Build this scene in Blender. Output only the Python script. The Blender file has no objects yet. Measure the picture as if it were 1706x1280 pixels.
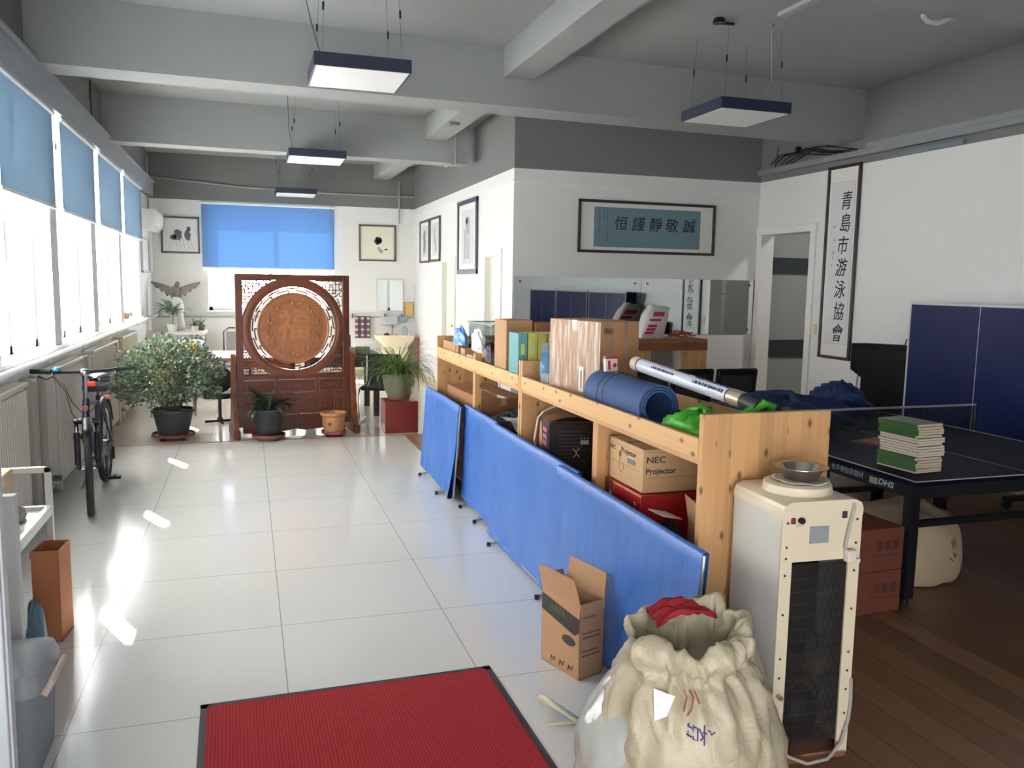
import bpy, bmesh, math, random
from mathutils import Vector, Matrix, Euler
random.seed(7)
scene = bpy.context.scene
C = scene.collection
PI = math.pi
def R(d): return math.radians(d)
def lin(c):
    c = c / 255.0
    return c / 12.92 if c <= 0.04045 else ((c + 0.055) / 1.055) ** 2.4
def rgb(r, g, b): return (lin(r), lin(g), lin(b), 1.0)

# ---------------------------------------------------------------- camera
cam_data = bpy.data.cameras.new('camera')
cam = bpy.data.objects.new('camera', cam_data)
C.objects.link(cam)
cam_data.sensor_fit = 'HORIZONTAL'
cam_data.sensor_width = 36.0
cam_data.lens = 1380.13 / 1706.0 * 36.0
cam_data.clip_start = 0.05
cam_data.clip_end = 300
_R = ((0.95290957, 0.02082503, -0.30253869), (-0.30280096, 0.11988726, -0.94548328), (0.01658082, 0.99256907, 0.12054755))
cam.matrix_world = Matrix.Translation((0, 0, 1.68)) @ Matrix(_R).to_4x4()
scene.camera = cam

# ---------------------------------------------------------------- look, world, sun
scene.view_settings.view_transform = 'Standard'
scene.view_settings.look = 'None'
scene.view_settings.gamma = 1.0
scene.view_settings.use_curve_mapping = False
scene.view_settings.exposure = 1.06
scene.cycles.use_denoising = True
scene.cycles.max_bounces = 10
scene.cycles.diffuse_bounces = 6
scene.cycles.sample_clamp_indirect = 6.0
scene.cycles.caustics_reflective = False
scene.cycles.caustics_refractive = False
w = bpy.data.worlds.new('world'); scene.world = w
w.use_nodes = True
bgn = w.node_tree.nodes['Background']
bgn.inputs[0].default_value = (1.0, 0.985, 1.035, 1)
bgn.inputs[1].default_value = 7.0
sd = bpy.data.lights.new('sun', 'SUN')
sd.energy = 22.0; sd.angle = R(0.6); sd.color = (1.0, 0.95, 0.86)
sun = bpy.data.objects.new('sun', sd); C.objects.link(sun)
_d = Vector((0.43, -0.90, -1.36)).normalized()
sun.rotation_euler = _d.to_track_quat('-Z', 'Y').to_euler()
sun.location = (-8, 16, 12)

# ---------------------------------------------------------------- materials
MATS = {}
def new_mat(name):
    m = bpy.data.materials.new(name); m.use_nodes = True
    nt = m.node_tree
    return m, nt, nt.nodes['Principled BSDF']
def node(nt, typ, **kw):
    n = nt.nodes.new(typ)
    for k, v in kw.items():
        if k.startswith('i'):
            n.inputs[int(k[1:])].default_value = v
        else:
            setattr(n, k, v)
    return n
def math_n(nt, op, a, b=None):
    n = nt.nodes.new('ShaderNodeMath'); n.operation = op
    for i, v in enumerate((a, b)):
        if v is None: continue
        if isinstance(v, (int, float)): n.inputs[i].default_value = v
        else: nt.links.new(v, n.inputs[i])
    return n.outputs[0]
def mixc(nt, f, a, b):
    n = nt.nodes.new('ShaderNodeMix'); n.data_type = 'RGBA'
    for s, v in ((0, f), (6, a), (7, b)):
        if isinstance(v, (int, float)): n.inputs[s].default_value = v
        elif isinstance(v, tuple): n.inputs[s].default_value = v
        else: nt.links.new(v, n.inputs[s])
    return n.outputs[2]
def pm(name, col, rough=0.55, metal=0.0, var=0.0, vscale=6.0, bump=0.0, bscale=40.0, spec=0.5, stretch=(1, 1, 1), trans=0.0):
    """plain procedural material with optional colour variation and bump"""
    if name in MATS: return MATS[name]
    m, nt, b = new_mat(name)
    b.inputs['Roughness'].default_value = rough
    b.inputs['Metallic'].default_value = metal
    b.inputs['Specular IOR Level'].default_value = spec
    b.inputs['Base Color'].default_value = col
    if var or bump:
        tc = node(nt, 'ShaderNodeTexCoord'); mp = node(nt, 'ShaderNodeMapping')
        mp.inputs['Scale'].default_value = stretch
        nt.links.new(tc.outputs['Object'], mp.inputs[0])
    if var:
        nz = node(nt, 'ShaderNodeTexNoise'); nz.inputs['Scale'].default_value = vscale; nz.inputs['Detail'].default_value = 4
        nt.links.new(mp.outputs[0], nz.inputs['Vector'])
        c1 = tuple(max(0, x * (1 - var)) for x in col[:3]) + (1,)
        c2 = tuple(min(1, x * (1 + var)) for x in col[:3]) + (1,)
        nt.links.new(mixc(nt, nz.outputs[0], c1, c2), b.inputs['Base Color'])
    if bump:
        n2 = node(nt, 'ShaderNodeTexNoise'); n2.inputs['Scale'].default_value = bscale; n2.inputs['Detail'].default_value = 3
        nt.links.new(mp.outputs[0], n2.inputs['Vector'])
        bp = node(nt, 'ShaderNodeBump'); bp.inputs['Strength'].default_value = bump; bp.inputs['Distance'].default_value = 0.01
        nt.links.new(n2.outputs[0], bp.inputs['Height']); nt.links.new(bp.outputs[0], b.inputs['Normal'])
    if trans:
        b.inputs['Transmission Weight'].default_value = trans
    MATS[name] = m
    return m
def thin(name, col, translucency=0.4, rough=0.6):
    """thin sheet that lets diffuse light through (blinds, film, leaves, plastic)"""
    if name in MATS: return MATS[name]
    m, nt, b = new_mat(name)
    b.inputs['Base Color'].default_value = col; b.inputs['Roughness'].default_value = rough
    tr = node(nt, 'ShaderNodeBsdfTranslucent'); tr.inputs[0].default_value = col
    mx = node(nt, 'ShaderNodeMixShader'); mx.inputs[0].default_value = translucency
    nt.links.new(b.outputs[0], mx.inputs[1]); nt.links.new(tr.outputs[0], mx.inputs[2])
    nt.links.new(mx.outputs[0], nt.nodes['Material Output'].inputs[0])
    MATS[name] = m
    return m
def clear(name, tint=(0.98, 0.98, 0.98, 1), gloss=0.06, rough=0.02):
    if name in MATS: return MATS[name]
    m, nt, b = new_mat(name)
    t = node(nt, 'ShaderNodeBsdfTransparent'); t.inputs[0].default_value = tint
    g = node(nt, 'ShaderNodeBsdfGlossy'); g.inputs['Roughness'].default_value = rough
    mx = node(nt, 'ShaderNodeMixShader'); mx.inputs[0].default_value = gloss
    nt.links.new(t.outputs[0], mx.inputs[1]); nt.links.new(g.outputs[0], mx.inputs[2])
    nt.links.new(mx.outputs[0], nt.nodes['Material Output'].inputs[0])
    MATS[name] = m
    return m
def pos_xyz(nt):
    g = node(nt, 'ShaderNodeNewGeometry'); s = node(nt, 'ShaderNodeSeparateXYZ')
    nt.links.new(g.outputs['Position'], s.inputs[0])
    return s.outputs
def wood(name, base, width=0.08, across='X', along='Z', knots=True, rough=0.5, contrast=0.16, dark=0.55, glaze=0.5):
    """glued boards: tint per board, stretched grain, knots (object coordinates)"""
    if name in MATS: return MATS[name]
    m, nt, b = new_mat(name)
    b.inputs['Roughness'].default_value = rough; b.inputs['Specular IOR Level'].default_value = glaze
    tc = node(nt, 'ShaderNodeTexCoord'); s = node(nt, 'ShaderNodeSeparateXYZ')
    nt.links.new(tc.outputs['Object'], s.inputs[0])
    ix = 'XYZ'.index(across)
    idx = math_n(nt, 'FLOOR', math_n(nt, 'DIVIDE', s.outputs[ix], width))
    wn = node(nt, 'ShaderNodeTexWhiteNoise', noise_dimensions='1D'); nt.links.new(idx, wn.inputs['W'])
    mp = node(nt, 'ShaderNodeMapping')
    sc = [14.0, 14.0, 14.0]; sc['XYZ'.index(along)] = 0.9
    if across != along: sc[ix] = 30.0
    mp.inputs['Scale'].default_value = sc
    nt.links.new(tc.outputs['Object'], mp.inputs[0])
    nz = node(nt, 'ShaderNodeTexNoise'); nz.inputs['Scale'].default_value = 1.6; nz.inputs['Detail'].default_value = 5
    nz.inputs['Distortion'].default_value = 0.6
    nt.links.new(mp.outputs[0], nz.inputs['Vector'])
    lo = tuple(x * (1 - contrast * 1.6) for x in base[:3]) + (1,)
    hi = tuple(min(1, x * (1 + contrast)) for x in base[:3]) + (1,)
    f = math_n(nt, 'ADD', math_n(nt, 'MULTIPLY', nz.outputs[0], 0.65), math_n(nt, 'MULTIPLY', wn.outputs[0], 0.45))
    col = mixc(nt, f, lo, hi)
    if knots:
        cmb = node(nt, 'ShaderNodeCombineXYZ')
        jit = math_n(nt, 'MULTIPLY', wn.outputs[0], 3.7)
        oth = [c for c in 'XYZ' if c not in (across, along)]
        a_out = s.outputs[ix] if across != along else s.outputs['XYZ'.index(oth[0])]
        nt.links.new(math_n(nt, 'MULTIPLY', math_n(nt, 'ADD', a_out, s.outputs['XYZ'.index(oth[0])]), 9.0), cmb.inputs[0])
        nt.links.new(math_n(nt, 'ADD', math_n(nt, 'MULTIPLY', s.outputs['XYZ'.index(along)], 5.0), jit), cmb.inputs[1])
        vo = node(nt, 'ShaderNodeTexVoronoi', voronoi_dimensions='2D'); vo.inputs['Scale'].default_value = 1.0
        nt.links.new(cmb.outputs[0], vo.inputs['Vector'])
        kf = node(nt, 'ShaderNodeMapRange'); kf.inputs[1].default_value = 0.04; kf.inputs[2].default_value = 0.115
        kf.inputs[3].default_value = 0.9; kf.inputs[4].default_value = 0.0
        nt.links.new(vo.outputs['Distance'], kf.inputs[0])
        col = mixc(nt, kf.outputs[0], col, (base[0] * 0.26, base[1] * 0.17, base[2] * 0.09, 1))
    nt.links.new(col, b.inputs['Base Color'])
    MATS[name] = m
    return m

# ---------------------------------------------------------------- mesh helpers
class MB:
    def __init__(s): s.bm = bmesh.new()
    def box(s, cx, cy, cz, sx, sy, sz, rz=0, bev=0.0, rot=None, seg=2):
        v = bmesh.ops.create_cube(s.bm, size=1.0)['verts']
        M = Matrix.Diagonal((sx, sy, sz, 1))
        bmesh.ops.transform(s.bm, matrix=M, verts=v)
        if bev:
            e = list({e for x in v for e in x.link_edges})
            r = bmesh.ops.bevel(s.bm, geom=e, offset=min(bev, 0.49 * min(sx, sy, sz)), segments=seg, profile=0.5, affect='EDGES')
            v = [x for x in r['verts']]
        rm = Euler(rot).to_matrix().to_4x4() if rot else Matrix.Rotation(rz, 4, 'Z')
        bmesh.ops.transform(s.bm, matrix=Matrix.Translation((cx, cy, cz)) @ rm, verts=v)
        return s
    def bb(s, x0, x1, y0, y1, z0, z1, bev=0.0):
        return s.box((x0 + x1) / 2, (y0 + y1) / 2, (z0 + z1) / 2, abs(x1 - x0), abs(y1 - y0), abs(z1 - z0), bev=bev)
    def cyl(s, p0, p1, r, r2=None, n=16, caps=True):
        p0 = Vector(p0); p1 = Vector(p1); d = p1 - p0
        v = bmesh.ops.create_cone(s.bm, cap_ends=caps, segments=n, radius1=r, radius2=r if r2 is None else r2, depth=d.length)['verts']
        q = d.to_track_quat('Z', 'Y').to_matrix().to_4x4()
        bmesh.ops.transform(s.bm, matrix=Matrix.Translation((p0 + p1) / 2) @ q, verts=v)
        return s
    def tube(s, pts, r, n=8, closed=False, caps=True):
        pts = [Vector(p) for p in pts]; m = len(pts); rings = []
        rr = r if isinstance(r, (list, tuple)) else [r] * m
        prev = None
        for i in range(m):
            if closed: t = pts[(i + 1) % m] - pts[i - 1]
            else: t = pts[min(i + 1, m - 1)] - pts[max(i - 1, 0)]
            if t.length < 1e-9: t = Vector((0, 0, 1))
            t.normalize()
            if prev is None:
                a = Vector((0, 0, 1)) if abs(t.z) < 0.9 else Vector((1, 0, 0))
                u = t.cross(a).normalized()
            else:
                u = prev - t * prev.dot(t)
                if u.length < 1e-6: u = t.orthogonal()
                u.normalize()
            prev = u; v = t.cross(u)
            rings.append([s.bm.verts.new(pts[i] + (u * math.cos(2 * PI * k / n) + v * math.sin(2 * PI * k / n)) * rr[i]) for k in range(n)])
        for i in range(m if closed else m - 1):
            a, b = rings[i], rings[(i + 1) % m]
            for k in range(n):
                s.bm.faces.new((a[k], a[(k + 1) % n], b[(k + 1) % n], b[k]))
        if caps and not closed:
            s.bm.faces.new(rings[0][::-1]); s.bm.faces.new(rings[-1])
        return s
    def lathe(s, prof, n=24, c=(0, 0, 0), caps=True):
        c = Vector(c); rings = []
        for (r, z) in prof:
            rings.append([s.bm.verts.new(c + Vector((r * math.cos(2 * PI * k / n), r * math.sin(2 * PI * k / n), z))) for k in range(n)])
        for a, b in zip(rings, rings[1:]):
            for k in range(n):
                s.bm.faces.new((a[k], a[(k + 1) % n], b[(k + 1) % n], b[k]))
        if caps and prof[0][0] > 1e-5: s.bm.faces.new(rings[0][::-1])
        if caps and prof[-1][0] > 1e-5: s.bm.faces.new(rings[-1])
        return s
    def ball(s, c, r, sc=(1, 1, 1), u=16, v=10):
        vs = bmesh.ops.create_uvsphere(s.bm, u_segments=u, v_segments=v, radius=r)['verts']
        bmesh.ops.transform(s.bm, matrix=Matrix.Translation(c) @ Matrix.Diagonal((sc[0], sc[1], sc[2], 1)), verts=vs)
        return s
    def face(s, pts):
        s.bm.faces.new([s.bm.verts.new(p) for p in pts]); return s
    def prism(s, pts, d):
        """extrude the 3-D polygon pts by the vector d"""
        d = Vector(d)
        a = [s.bm.verts.new(Vector(p)) for p in pts]; b = [s.bm.verts.new(Vector(p) + d) for p in pts]
        n = len(a)
        s.bm.faces.new(a[::-1]); s.bm.faces.new(b)
        for i in range(n): s.bm.faces.new((a[i], a[(i + 1) % n], b[(i + 1) % n], b[i]))
        return s
    def grid(s, f, nu, nv, closeu=False):
        vs = [[s.bm.verts.new(f(i / (nu - (0 if closeu else 1)), j / (nv - 1))) for j in range(nv)] for i in range(nu)]
        for i in range(nu if closeu else nu - 1):
            for j in range(nv - 1):
                a, b = vs[i], vs[(i + 1) % nu]
                s.bm.faces.new((a[j], b[j], b[j + 1], a[j + 1]))
        return s
    def xf(s, M):
        bmesh.ops.transform(s.bm, matrix=M, verts=s.bm.verts[:]); return s
    def build(s, name, mat, parent=None, smooth=False, angle=40, solid=0.0, label=None):
        bmesh.ops.remove_doubles(s.bm, verts=s.bm.verts[:], dist=1e-6)
        bmesh.ops.recalc_face_normals(s.bm, faces=s.bm.faces[:])
        me = bpy.data.meshes.new(name); s.bm.to_mesh(me); s.bm.free()
        if smooth:
            me.polygons.foreach_set('use_smooth', [True] * len(me.polygons))
            me.set_sharp_from_angle(angle=R(angle))
        o = bpy.data.objects.new(name, me); C.objects.link(o)
        if mat: me.materials.append(mat)
        if parent: o.parent = parent
        if solid:
            md = o.modifiers.new('solid', 'SOLIDIFY'); md.thickness = solid; md.offset = 0
        if label: o['label'] = label
        return o
def tag(o, label, cat, group=None, kind=None):
    o['label'] = label; o['category'] = cat
    if group: o['group'] = group
    if kind: o['kind'] = kind
    return o
def thing(name, label, cat, loc=(0, 0, 0), rz=0.0, group=None):
    o = bpy.data.objects.new(name, None); C.objects.link(o)
    o.empty_display_size = 0.1
    o.location = loc; o.rotation_euler = (0, 0, rz)
    return tag(o, label, cat, group)
def struct(name, mb, mat, smooth=False):
    o = mb.build(name, mat, smooth=smooth); o['kind'] = 'structure'; return o
def dup(root, loc, rz, label=None):
    r = root.copy(); C.objects.link(r); r.location = loc; r.rotation_euler = (0, 0, rz)
    if label: r['label'] = label
    for ch in list(root.children):
        c = ch.copy(); C.objects.link(c); c.parent = r
        for g in list(ch.children):
            d = g.copy(); C.objects.link(d); d.parent = c
    return r
def text(name, body, size, mat, parent, loc, rot, extrude=0.0008, offset=0.0, shear=0.0, ax='CENTER', sx=1.0, label=None, space=1.0):
    cu = bpy.data.curves.new(name, 'FONT'); cu.body = body; cu.size = size
    cu.extrude = extrude; cu.offset = offset; cu.shear = shear; cu.align_x = ax; cu.align_y = 'CENTER'
    cu.space_character = space; cu.resolution_u = 3
    t = bpy.data.objects.new(name, cu); C.objects.link(t)
    bpy.context.view_layer.update()
    me = bpy.data.meshes.new_from_object(t.evaluated_get(bpy.context.evaluated_depsgraph_get()))
    bpy.data.objects.remove(t); bpy.data.curves.remove(cu)
    me.name = name; me.materials.clear(); me.materials.append(mat)
    o = bpy.data.objects.new(name, me); C.objects.link(o)
    o.parent = parent; o.location = loc; o.rotation_euler = rot; o.scale = (sx, 1, 1)
    if label: o['label'] = label
    return o
def strokes(name, segs, mat, parent, r=0.003, label=None):
    mb = MB()
    for pts in segs: mb.tube(pts, r, 5)
    return mb.build(name, mat, parent, label=label)
FACE_Y = (R(90), 0, 0)            # text read when looking along +Y
FACE_MX = (R(90), 0, R(-90))      # on a face turned towards -X
FACE_PX = (R(90), 0, R(90))       # on a face turned towards +X
FACE_UP = (0, 0, 0)
# ================================================================ the setting
XL, XI, XR, YF, YM, YB, ZC = -1.50, 2.89, 6.10, 14.97, 9.08, -1.60, 3.71
ZG = 2.97                                    # paint line: white below, grey above
def paint(name, low, high, z=ZG):
    m, nt, b = new_mat(name)
    p = pos_xyz(nt)
    b.inputs['Roughness'].default_value = 0.75; b.inputs['Specular IOR Level'].default_value = 0.25
    nt.links.new(mixc(nt, math_n(nt, 'GREATER_THAN', p[2], z), low, high), b.inputs['Base Color'])
    nz = node(nt, 'ShaderNodeTexNoise'); nz.inputs['Scale'].default_value = 60
    bp = node(nt, 'ShaderNodeBump'); bp.inputs['Strength'].default_value = 0.05
    nt.links.new(nz.outputs[0], bp.inputs['Height']); nt.links.new(bp.outputs[0], b.inputs['Normal'])
    return m
WHITE = rgb(226, 227, 225)
GREY = rgb(122, 124, 123)
wall_m = paint('wall paint', WHITE, GREY)
glass = clear('window glass')
ceil_m = pm('ceiling paint', rgb(160, 164, 162), 0.8, var=0.04, vscale=1.5, spec=0.2)
beam_m = pm('beam paint', rgb(156, 160, 158), 0.75, var=0.03, vscale=1.5, spec=0.25)
trim_m = pm('white trim', rgb(232, 232, 228), 0.4)
wwhite = pm('window white', rgb(235, 240, 240), 0.35)

def tile_mat(name, col, joint, step, x0, y0, rough):
    m, nt, b = new_mat(name)
    p = pos_xyz(nt)
    def line(o, off):
        f = math_n(nt, 'FRACT', math_n(nt, 'DIVIDE', math_n(nt, 'SUBTRACT', o, off - 40 * step), step))
        d = math_n(nt, 'ABSOLUTE', math_n(nt, 'SUBTRACT', f, 0.5))
        return math_n(nt, 'GREATER_THAN', d, 0.5 - 0.0022 / step)
    j = math_n(nt, 'MAXIMUM', line(p[0], x0), line(p[1], y0))
    nz = node(nt, 'ShaderNodeTexNoise'); nz.inputs['Scale'].default_value = 1.3; nz.inputs['Detail'].default_value = 4
    g = node(nt, 'ShaderNodeNewGeometry'); nt.links.new(g.outputs['Position'], nz.inputs['Vector'])
    c = mixc(nt, nz.outputs[0], tuple(x * 0.95 for x in col[:3]) + (1,), tuple(min(1, x * 1.04) for x in col[:3]) + (1,))
    nt.links.new(mixc(nt, j, c, joint), b.inputs['Base Color'])
    n2 = node(nt, 'ShaderNodeTexNoise'); n2.inputs['Scale'].default_value = 2.2; n2.inputs['Detail'].default_value = 5
    nt.links.new(g.outputs['Position'], n2.inputs['Vector'])
    mr = node(nt, 'ShaderNodeMapRange'); mr.inputs[3].default_value = rough * 0.6; mr.inputs[4].default_value = rough * 1.5
    nt.links.new(n2.outputs[0], mr.inputs[0]); nt.links.new(mr.outputs[0], b.inputs['Roughness'])
    b.inputs['Specular IOR Level'].default_value = 0.6
    return m
floor_m = tile_mat('polished tiles', rgb(214, 214, 208), rgb(150, 148, 140), 0.8, 0.127, 4.03, 0.13)
floor2_m = tile_mat('far tiles', rgb(206, 200, 186), rgb(160, 152, 138), 0.6, 0.2, 9.4, 0.12)
# laminate: planks along y
def laminate():
    m, nt, b = new_mat('laminate planks')
    p = pos_xyz(nt)
    ci = math_n(nt, 'FLOOR', math_n(nt, 'DIVIDE', p[0], 0.16))
    wn = node(nt, 'ShaderNodeTexWhiteNoise', noise_dimensions='1D'); nt.links.new(ci, wn.inputs['W'])
    g = node(nt, 'ShaderNodeNewGeometry'); mp = node(nt, 'ShaderNodeMapping'); mp.inputs['Scale'].default_value = (14, 1.1, 1)
    nt.links.new(g.outputs['Position'], mp.inputs[0])
    nz = node(nt, 'ShaderNodeTexNoise'); nz.inputs['Scale'].default_value = 1.8; nz.inputs['Detail'].default_value = 6; nz.inputs['Distortion'].default_value = 0.8
    nt.links.new(mp.outputs[0], nz.inputs['Vector'])
    f = math_n(nt, 'ADD', math_n(nt, 'MULTIPLY', nz.outputs[0], 0.7), math_n(nt, 'MULTIPLY', wn.outputs[0], 0.4))
    c = mixc(nt, f, rgb(80, 57, 40), rgb(150, 114, 84))
    fr = math_n(nt, 'ABSOLUTE', math_n(nt, 'SUBTRACT', math_n(nt, 'FRACT', math_n(nt, 'DIVIDE', p[0], 0.16)), 0.5))
    ln = math_n(nt, 'GREATER_THAN', fr, 0.488)
    nt.links.new(mixc(nt, ln, c, rgb(52, 36, 26)), b.inputs['Base Color'])
    b.inputs['Roughness'].default_value = 0.38
    return m
struct('floor', MB().bb(-1.9, 1.62, YB, 8.93, -0.1, 0.0), floor_m)
struct('floor_far', MB().bb(-1.9, XI, 8.96, YF + 0.2, -0.1, 0.0), floor2_m)
struct('floor_wood', MB().bb(1.62, XR + 3.2, YB, 8.93, -0.1, 0.0).bb(XI, XR + 3.2, 8.93, YM + 0.1, -0.1, 0.0), laminate())
struct('trim_threshold', MB().bb(XL, XI, 8.925, 8.965, -0.05, 0.004), pm('threshold wood', rgb(170, 120, 90), 0.4))
struct('ceiling', MB().bb(-1.70, XR + 3.2, YB - 0.1, YF + 0.2, ZC, ZC + 0.12), ceil_m)

# beams ---------------------------------------------------------------------
mb = MB().prism([(XL, 7.02, 3.22), (XR, 7.30, 3.22), (XR, 7.72, 3.22), (XL, 7.38, 3.22)], (0, 0, ZC - 3.22 + 0.02)); struct('trim_beam_middle', mb, beam_m)
mb = MB().prism([(XL, 10.42, 3.19), (2.74, 10.55, 3.19), (2.74, 10.86, 3.19), (XL, 10.73, 3.19)], (0, 0, ZC - 3.19 + 0.02)); struct('trim_beam_far', mb, beam_m)
struct('trim_beam_near', MB().bb(XL, XR, 3.45, 3.95, 3.22, ZC + 0.02), beam_m)
struct('trim_beam_long', MB().bb(2.17, 2.445, YB, YF, 3.46, ZC + 0.02), beam_m)
# walls ---------------------------------------------------------------------
# left wall: parapet, piers, board above the blinds, outer lintel
ZS = 1.08
piers = [(YB, 4.06), (5.66, 5.98), (7.58, 7.84), (9.44, 9.72), (11.36, 11.60), (13.30, YF + 0.1)]
mb = MB().bb(-1.85, XL, YB, YF + 0.1, -0.1, ZS)
for a, b in piers: mb.bb(-1.85, XL, a, b, ZS, ZC)
for (a0, b0), (a1, b1) in zip(piers, piers[1:]): mb.bb(-1.54, XL, b0, a1, 3.21, ZC)
struct('wall_left', mb, wall_m)
struct('trim_pelmet', MB().bb(XL, XL + 0.07, YB, YF, 3.0, 3.22).bb(XL, XL + 0.1, YB, YF, 3.215, 3.235), pm('pelmet paint', rgb(150, 156, 162), 0.6))
struct('trim_sill', MB().bb(-1.86, XL + 0.03, YB, 13.6, ZS, ZS + 0.03, bev=0.004), trim_m)
film = thin('frosted film', (0.97, 0.97, 0.95, 1), 0.92)
k = 0
for (a0, b0), (a1, b1) in zip(piers, piers[1:]):
    k += 1
    y0, y1 = b0, a1
    mb = MB(); X0, X1 = -1.685, -1.630
    for yy in (y0 + 0.03, (y0 + y1) / 2, y1 - 0.03): mb.bb(X0, X1, yy - 0.03, yy + 0.03, ZS + 0.03, ZC)
    for zz in (ZS + 0.06, 2.85, ZC - 0.03): mb.bb(X0, X1, y0, y1, zz - 0.03, zz + 0.03)
    wf = struct('window_%d' % k, mb, wwhite)
    mb = MB().bb(-1.660, -1.656, y0 + 0.05, y1 - 0.05, ZS + 0.09, 2.82).build('frosted_pane', film, wf)
    mb = MB().bb(-1.660, -1.656, y0 + 0.05, y1 - 0.05, 2.88, ZC - 0.06).build('pane', glass, wf)
# far wall with its window
WX0, WX1, WZ0, WZ1 = -0.62, 1.42, 1.14, 2.90
mb = MB().bb(-1.9, WX0, YF, YF + 0.24, -0.1, ZC).bb(WX1, XI + 0.2, YF, YF + 0.24, -0.1, ZC)
mb.bb(WX0, WX1, YF, YF + 0.24, -0.1, WZ0).bb(WX0, WX1, YF, YF + 0.24, WZ1, ZC)
struct('wall_far', mb, wall_m)
mb = MB()
for xx in (WX0 + 0.03, (WX0 + WX1) / 2, WX1 - 0.03): mb.bb(xx - 0.03, xx + 0.03, YF + 0.14, YF + 0.19, WZ0, WZ1)
for zz in (WZ0 + 0.03, WZ1 - 0.03): mb.bb(WX0, WX1, YF + 0.14, YF + 0.19, zz - 0.03, zz + 0.03)
wf = struct('window_8', mb, wwhite)
MB().bb(WX0 + 0.06, WX1 - 0.06, YF + 0.163, YF + 0.167, WZ0 + 0.06, WZ1 - 0.06).build('pane', glass, wf)
struct('trim_far_sill', MB().bb(WX0 - 0.04, WX1 + 0.04, YF - 0.05, YF + 0.2, WZ0 - 0.03, WZ0, bev=0.004), trim_m)
# inner wall (between the far room and the rooms at right), two door openings
D = [(9.56, 10.20, 2.02), (11.86, 12.62, 2.0)]
mb = MB(); y = YM + 0.14
for a, b, h in D:
    mb.bb(XI, XI + 0.14, y, a, -0.1, ZC).bb(XI, XI + 0.14, a, b, h, ZC); y = b
mb.bb(XI, XI + 0.14, y, YF, -0.1, ZC)
struct('wall_inner', mb, wall_m)
struct('wall_mirror', MB().bb(XI, XR + 0.1, YM, YM + 0.14, -0.1, ZC), wall_m)
struct('trim_mirror_wall', MB().bb(XI + 0.0, XR, YM - 0.012, YM, 2.805, 2.825), trim_m)
struct('trim_inner_wall', MB().bb(XI - 0.012, XI, YM, YF, 2.83, 2.85), trim_m)
doorw = pm('door white', rgb(226, 228, 224), 0.4)
for i, (a, b, h) in enumerate(D):
    mb = MB(); t = 0.07
    mb.bb(XI - 0.02, XI + 0.16, a - t, a + 0.012, 0, h + t).bb(XI - 0.02, XI + 0.16, b - 0.012, b + t, 0, h + t).bb(XI - 0.0195, XI + 0.1595, a, b, h - 0.012, h + t - 0.0005)
    d = struct('door_%d' % (i + 1), mb, trim_m)
    MB().bb(XI + 0.05, XI + 0.09, a, b, 0.01, h, bev=0.004).build('door_leaf', pm('door leaf', rgb(222, 222, 206), 0.4), d)
    MB().bb(XI + 0.015, XI + 0.05, a + 0.05, a + 0.09, 0.92, 1.12, bev=0.004).cyl((XI + 0.0, a + 0.07, 1.04), (XI + 0.0, a + 0.19, 1.04), 0.01).cyl((XI + 0.0, a + 0.07, 1.04), (XI + 0.05, a + 0.07, 1.04), 0.01).build('door_handle', pm('dark steel', rgb(60, 60, 64), 0.3, 0.9), d)
# right wall with doorway
DY0, DY1, DH = 8.02, 8.98, 2.33
mb = MB().bb(XR, XR + 0.14, YB, DY0, -0.1, ZC).bb(XR, XR + 0.14, DY0, DY1, DH, ZC).bb(XR, XR + 0.14, DY1, YM + 0.1, -0.1, ZC)
struct('wall_right', mb, wall_m)
mb = MB(); t = 0.08
mb.bb(XR - 0.025, XR + 0.16, DY0 - t, DY0 + 0.012, 0, DH + t - 0.002).bb(XR - 0.025, XR + 0.16, DY1 - 0.012, DY1 + t, 0, DH + t - 0.002).bb(XR - 0.04, XR + 0.16, DY0 - t - 0.02, DY1 + t, DH - 0.012, DH + t, bev=0.01)
d3 = struct('door_3', mb, trim_m)
EX0, EX1, EH = -1.4, 0.9, 2.15                 # glazed entrance behind the viewer
struct('wall_back', MB().bb(-1.9, EX0, YB - 0.14, YB, -0.1, ZC).bb(EX1, XR + 0.14, YB - 0.14, YB, -0.1, ZC).bb(EX0, EX1, YB - 0.14, YB, EH, ZC), wall_m)
mb = MB()
for xx in (EX0 + 0.03, (EX0 + EX1) / 2, EX1 - 0.03): mb.bb(xx - 0.03, xx + 0.03, YB - 0.10, YB - 0.05, 0, EH)
for zz in (0.03, EH - 0.03): mb.bb(EX0, EX1, YB - 0.10, YB - 0.05, zz - 0.03, zz + 0.03)
d5 = struct('door_5', mb, wwhite)
MB().bb(EX0 + 0.05, EX1 - 0.05, YB - 0.078, YB - 0.072, 0.05, EH - 0.05).build('pane', glass, d5)
# passage beyond the doorway
pas = pm('passage paint', rgb(150, 152, 148), 0.7)
struct('wall_passage', MB().bb(XR + 0.14, XR + 3.0, YM + 0.0, YM + 0.14, -0.1, ZC).bb(XR + 3.0, XR + 3.14, 5.0, YM + 0.14, -0.1, ZC).bb(XR + 0.14, XR + 3.1, 4.9, 5.0, -0.1, ZC), pas)
pl = bpy.data.lights.new('passage_fill_light', 'AREA'); pl.energy = 26; pl.size = 0.5; pl.color = (1.0, 0.97, 0.92)  # added fill light and lamp disc brighten the passage; no lamp known here
plo = bpy.data.objects.new('passage_fill_light', pl); C.objects.link(plo); plo.location = (7.7, 7.2, ZC - 0.09)
tag(MB().cyl((7.7, 7.2, ZC - 0.06), (7.7, 7.2, ZC), 0.28, n=28).build('ceiling_light', pm('added lamp white', rgb(235, 235, 230), 0.4)), 'unseen round lamp disc added to brighten the passage beyond the doorway', 'ceiling light')
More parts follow.
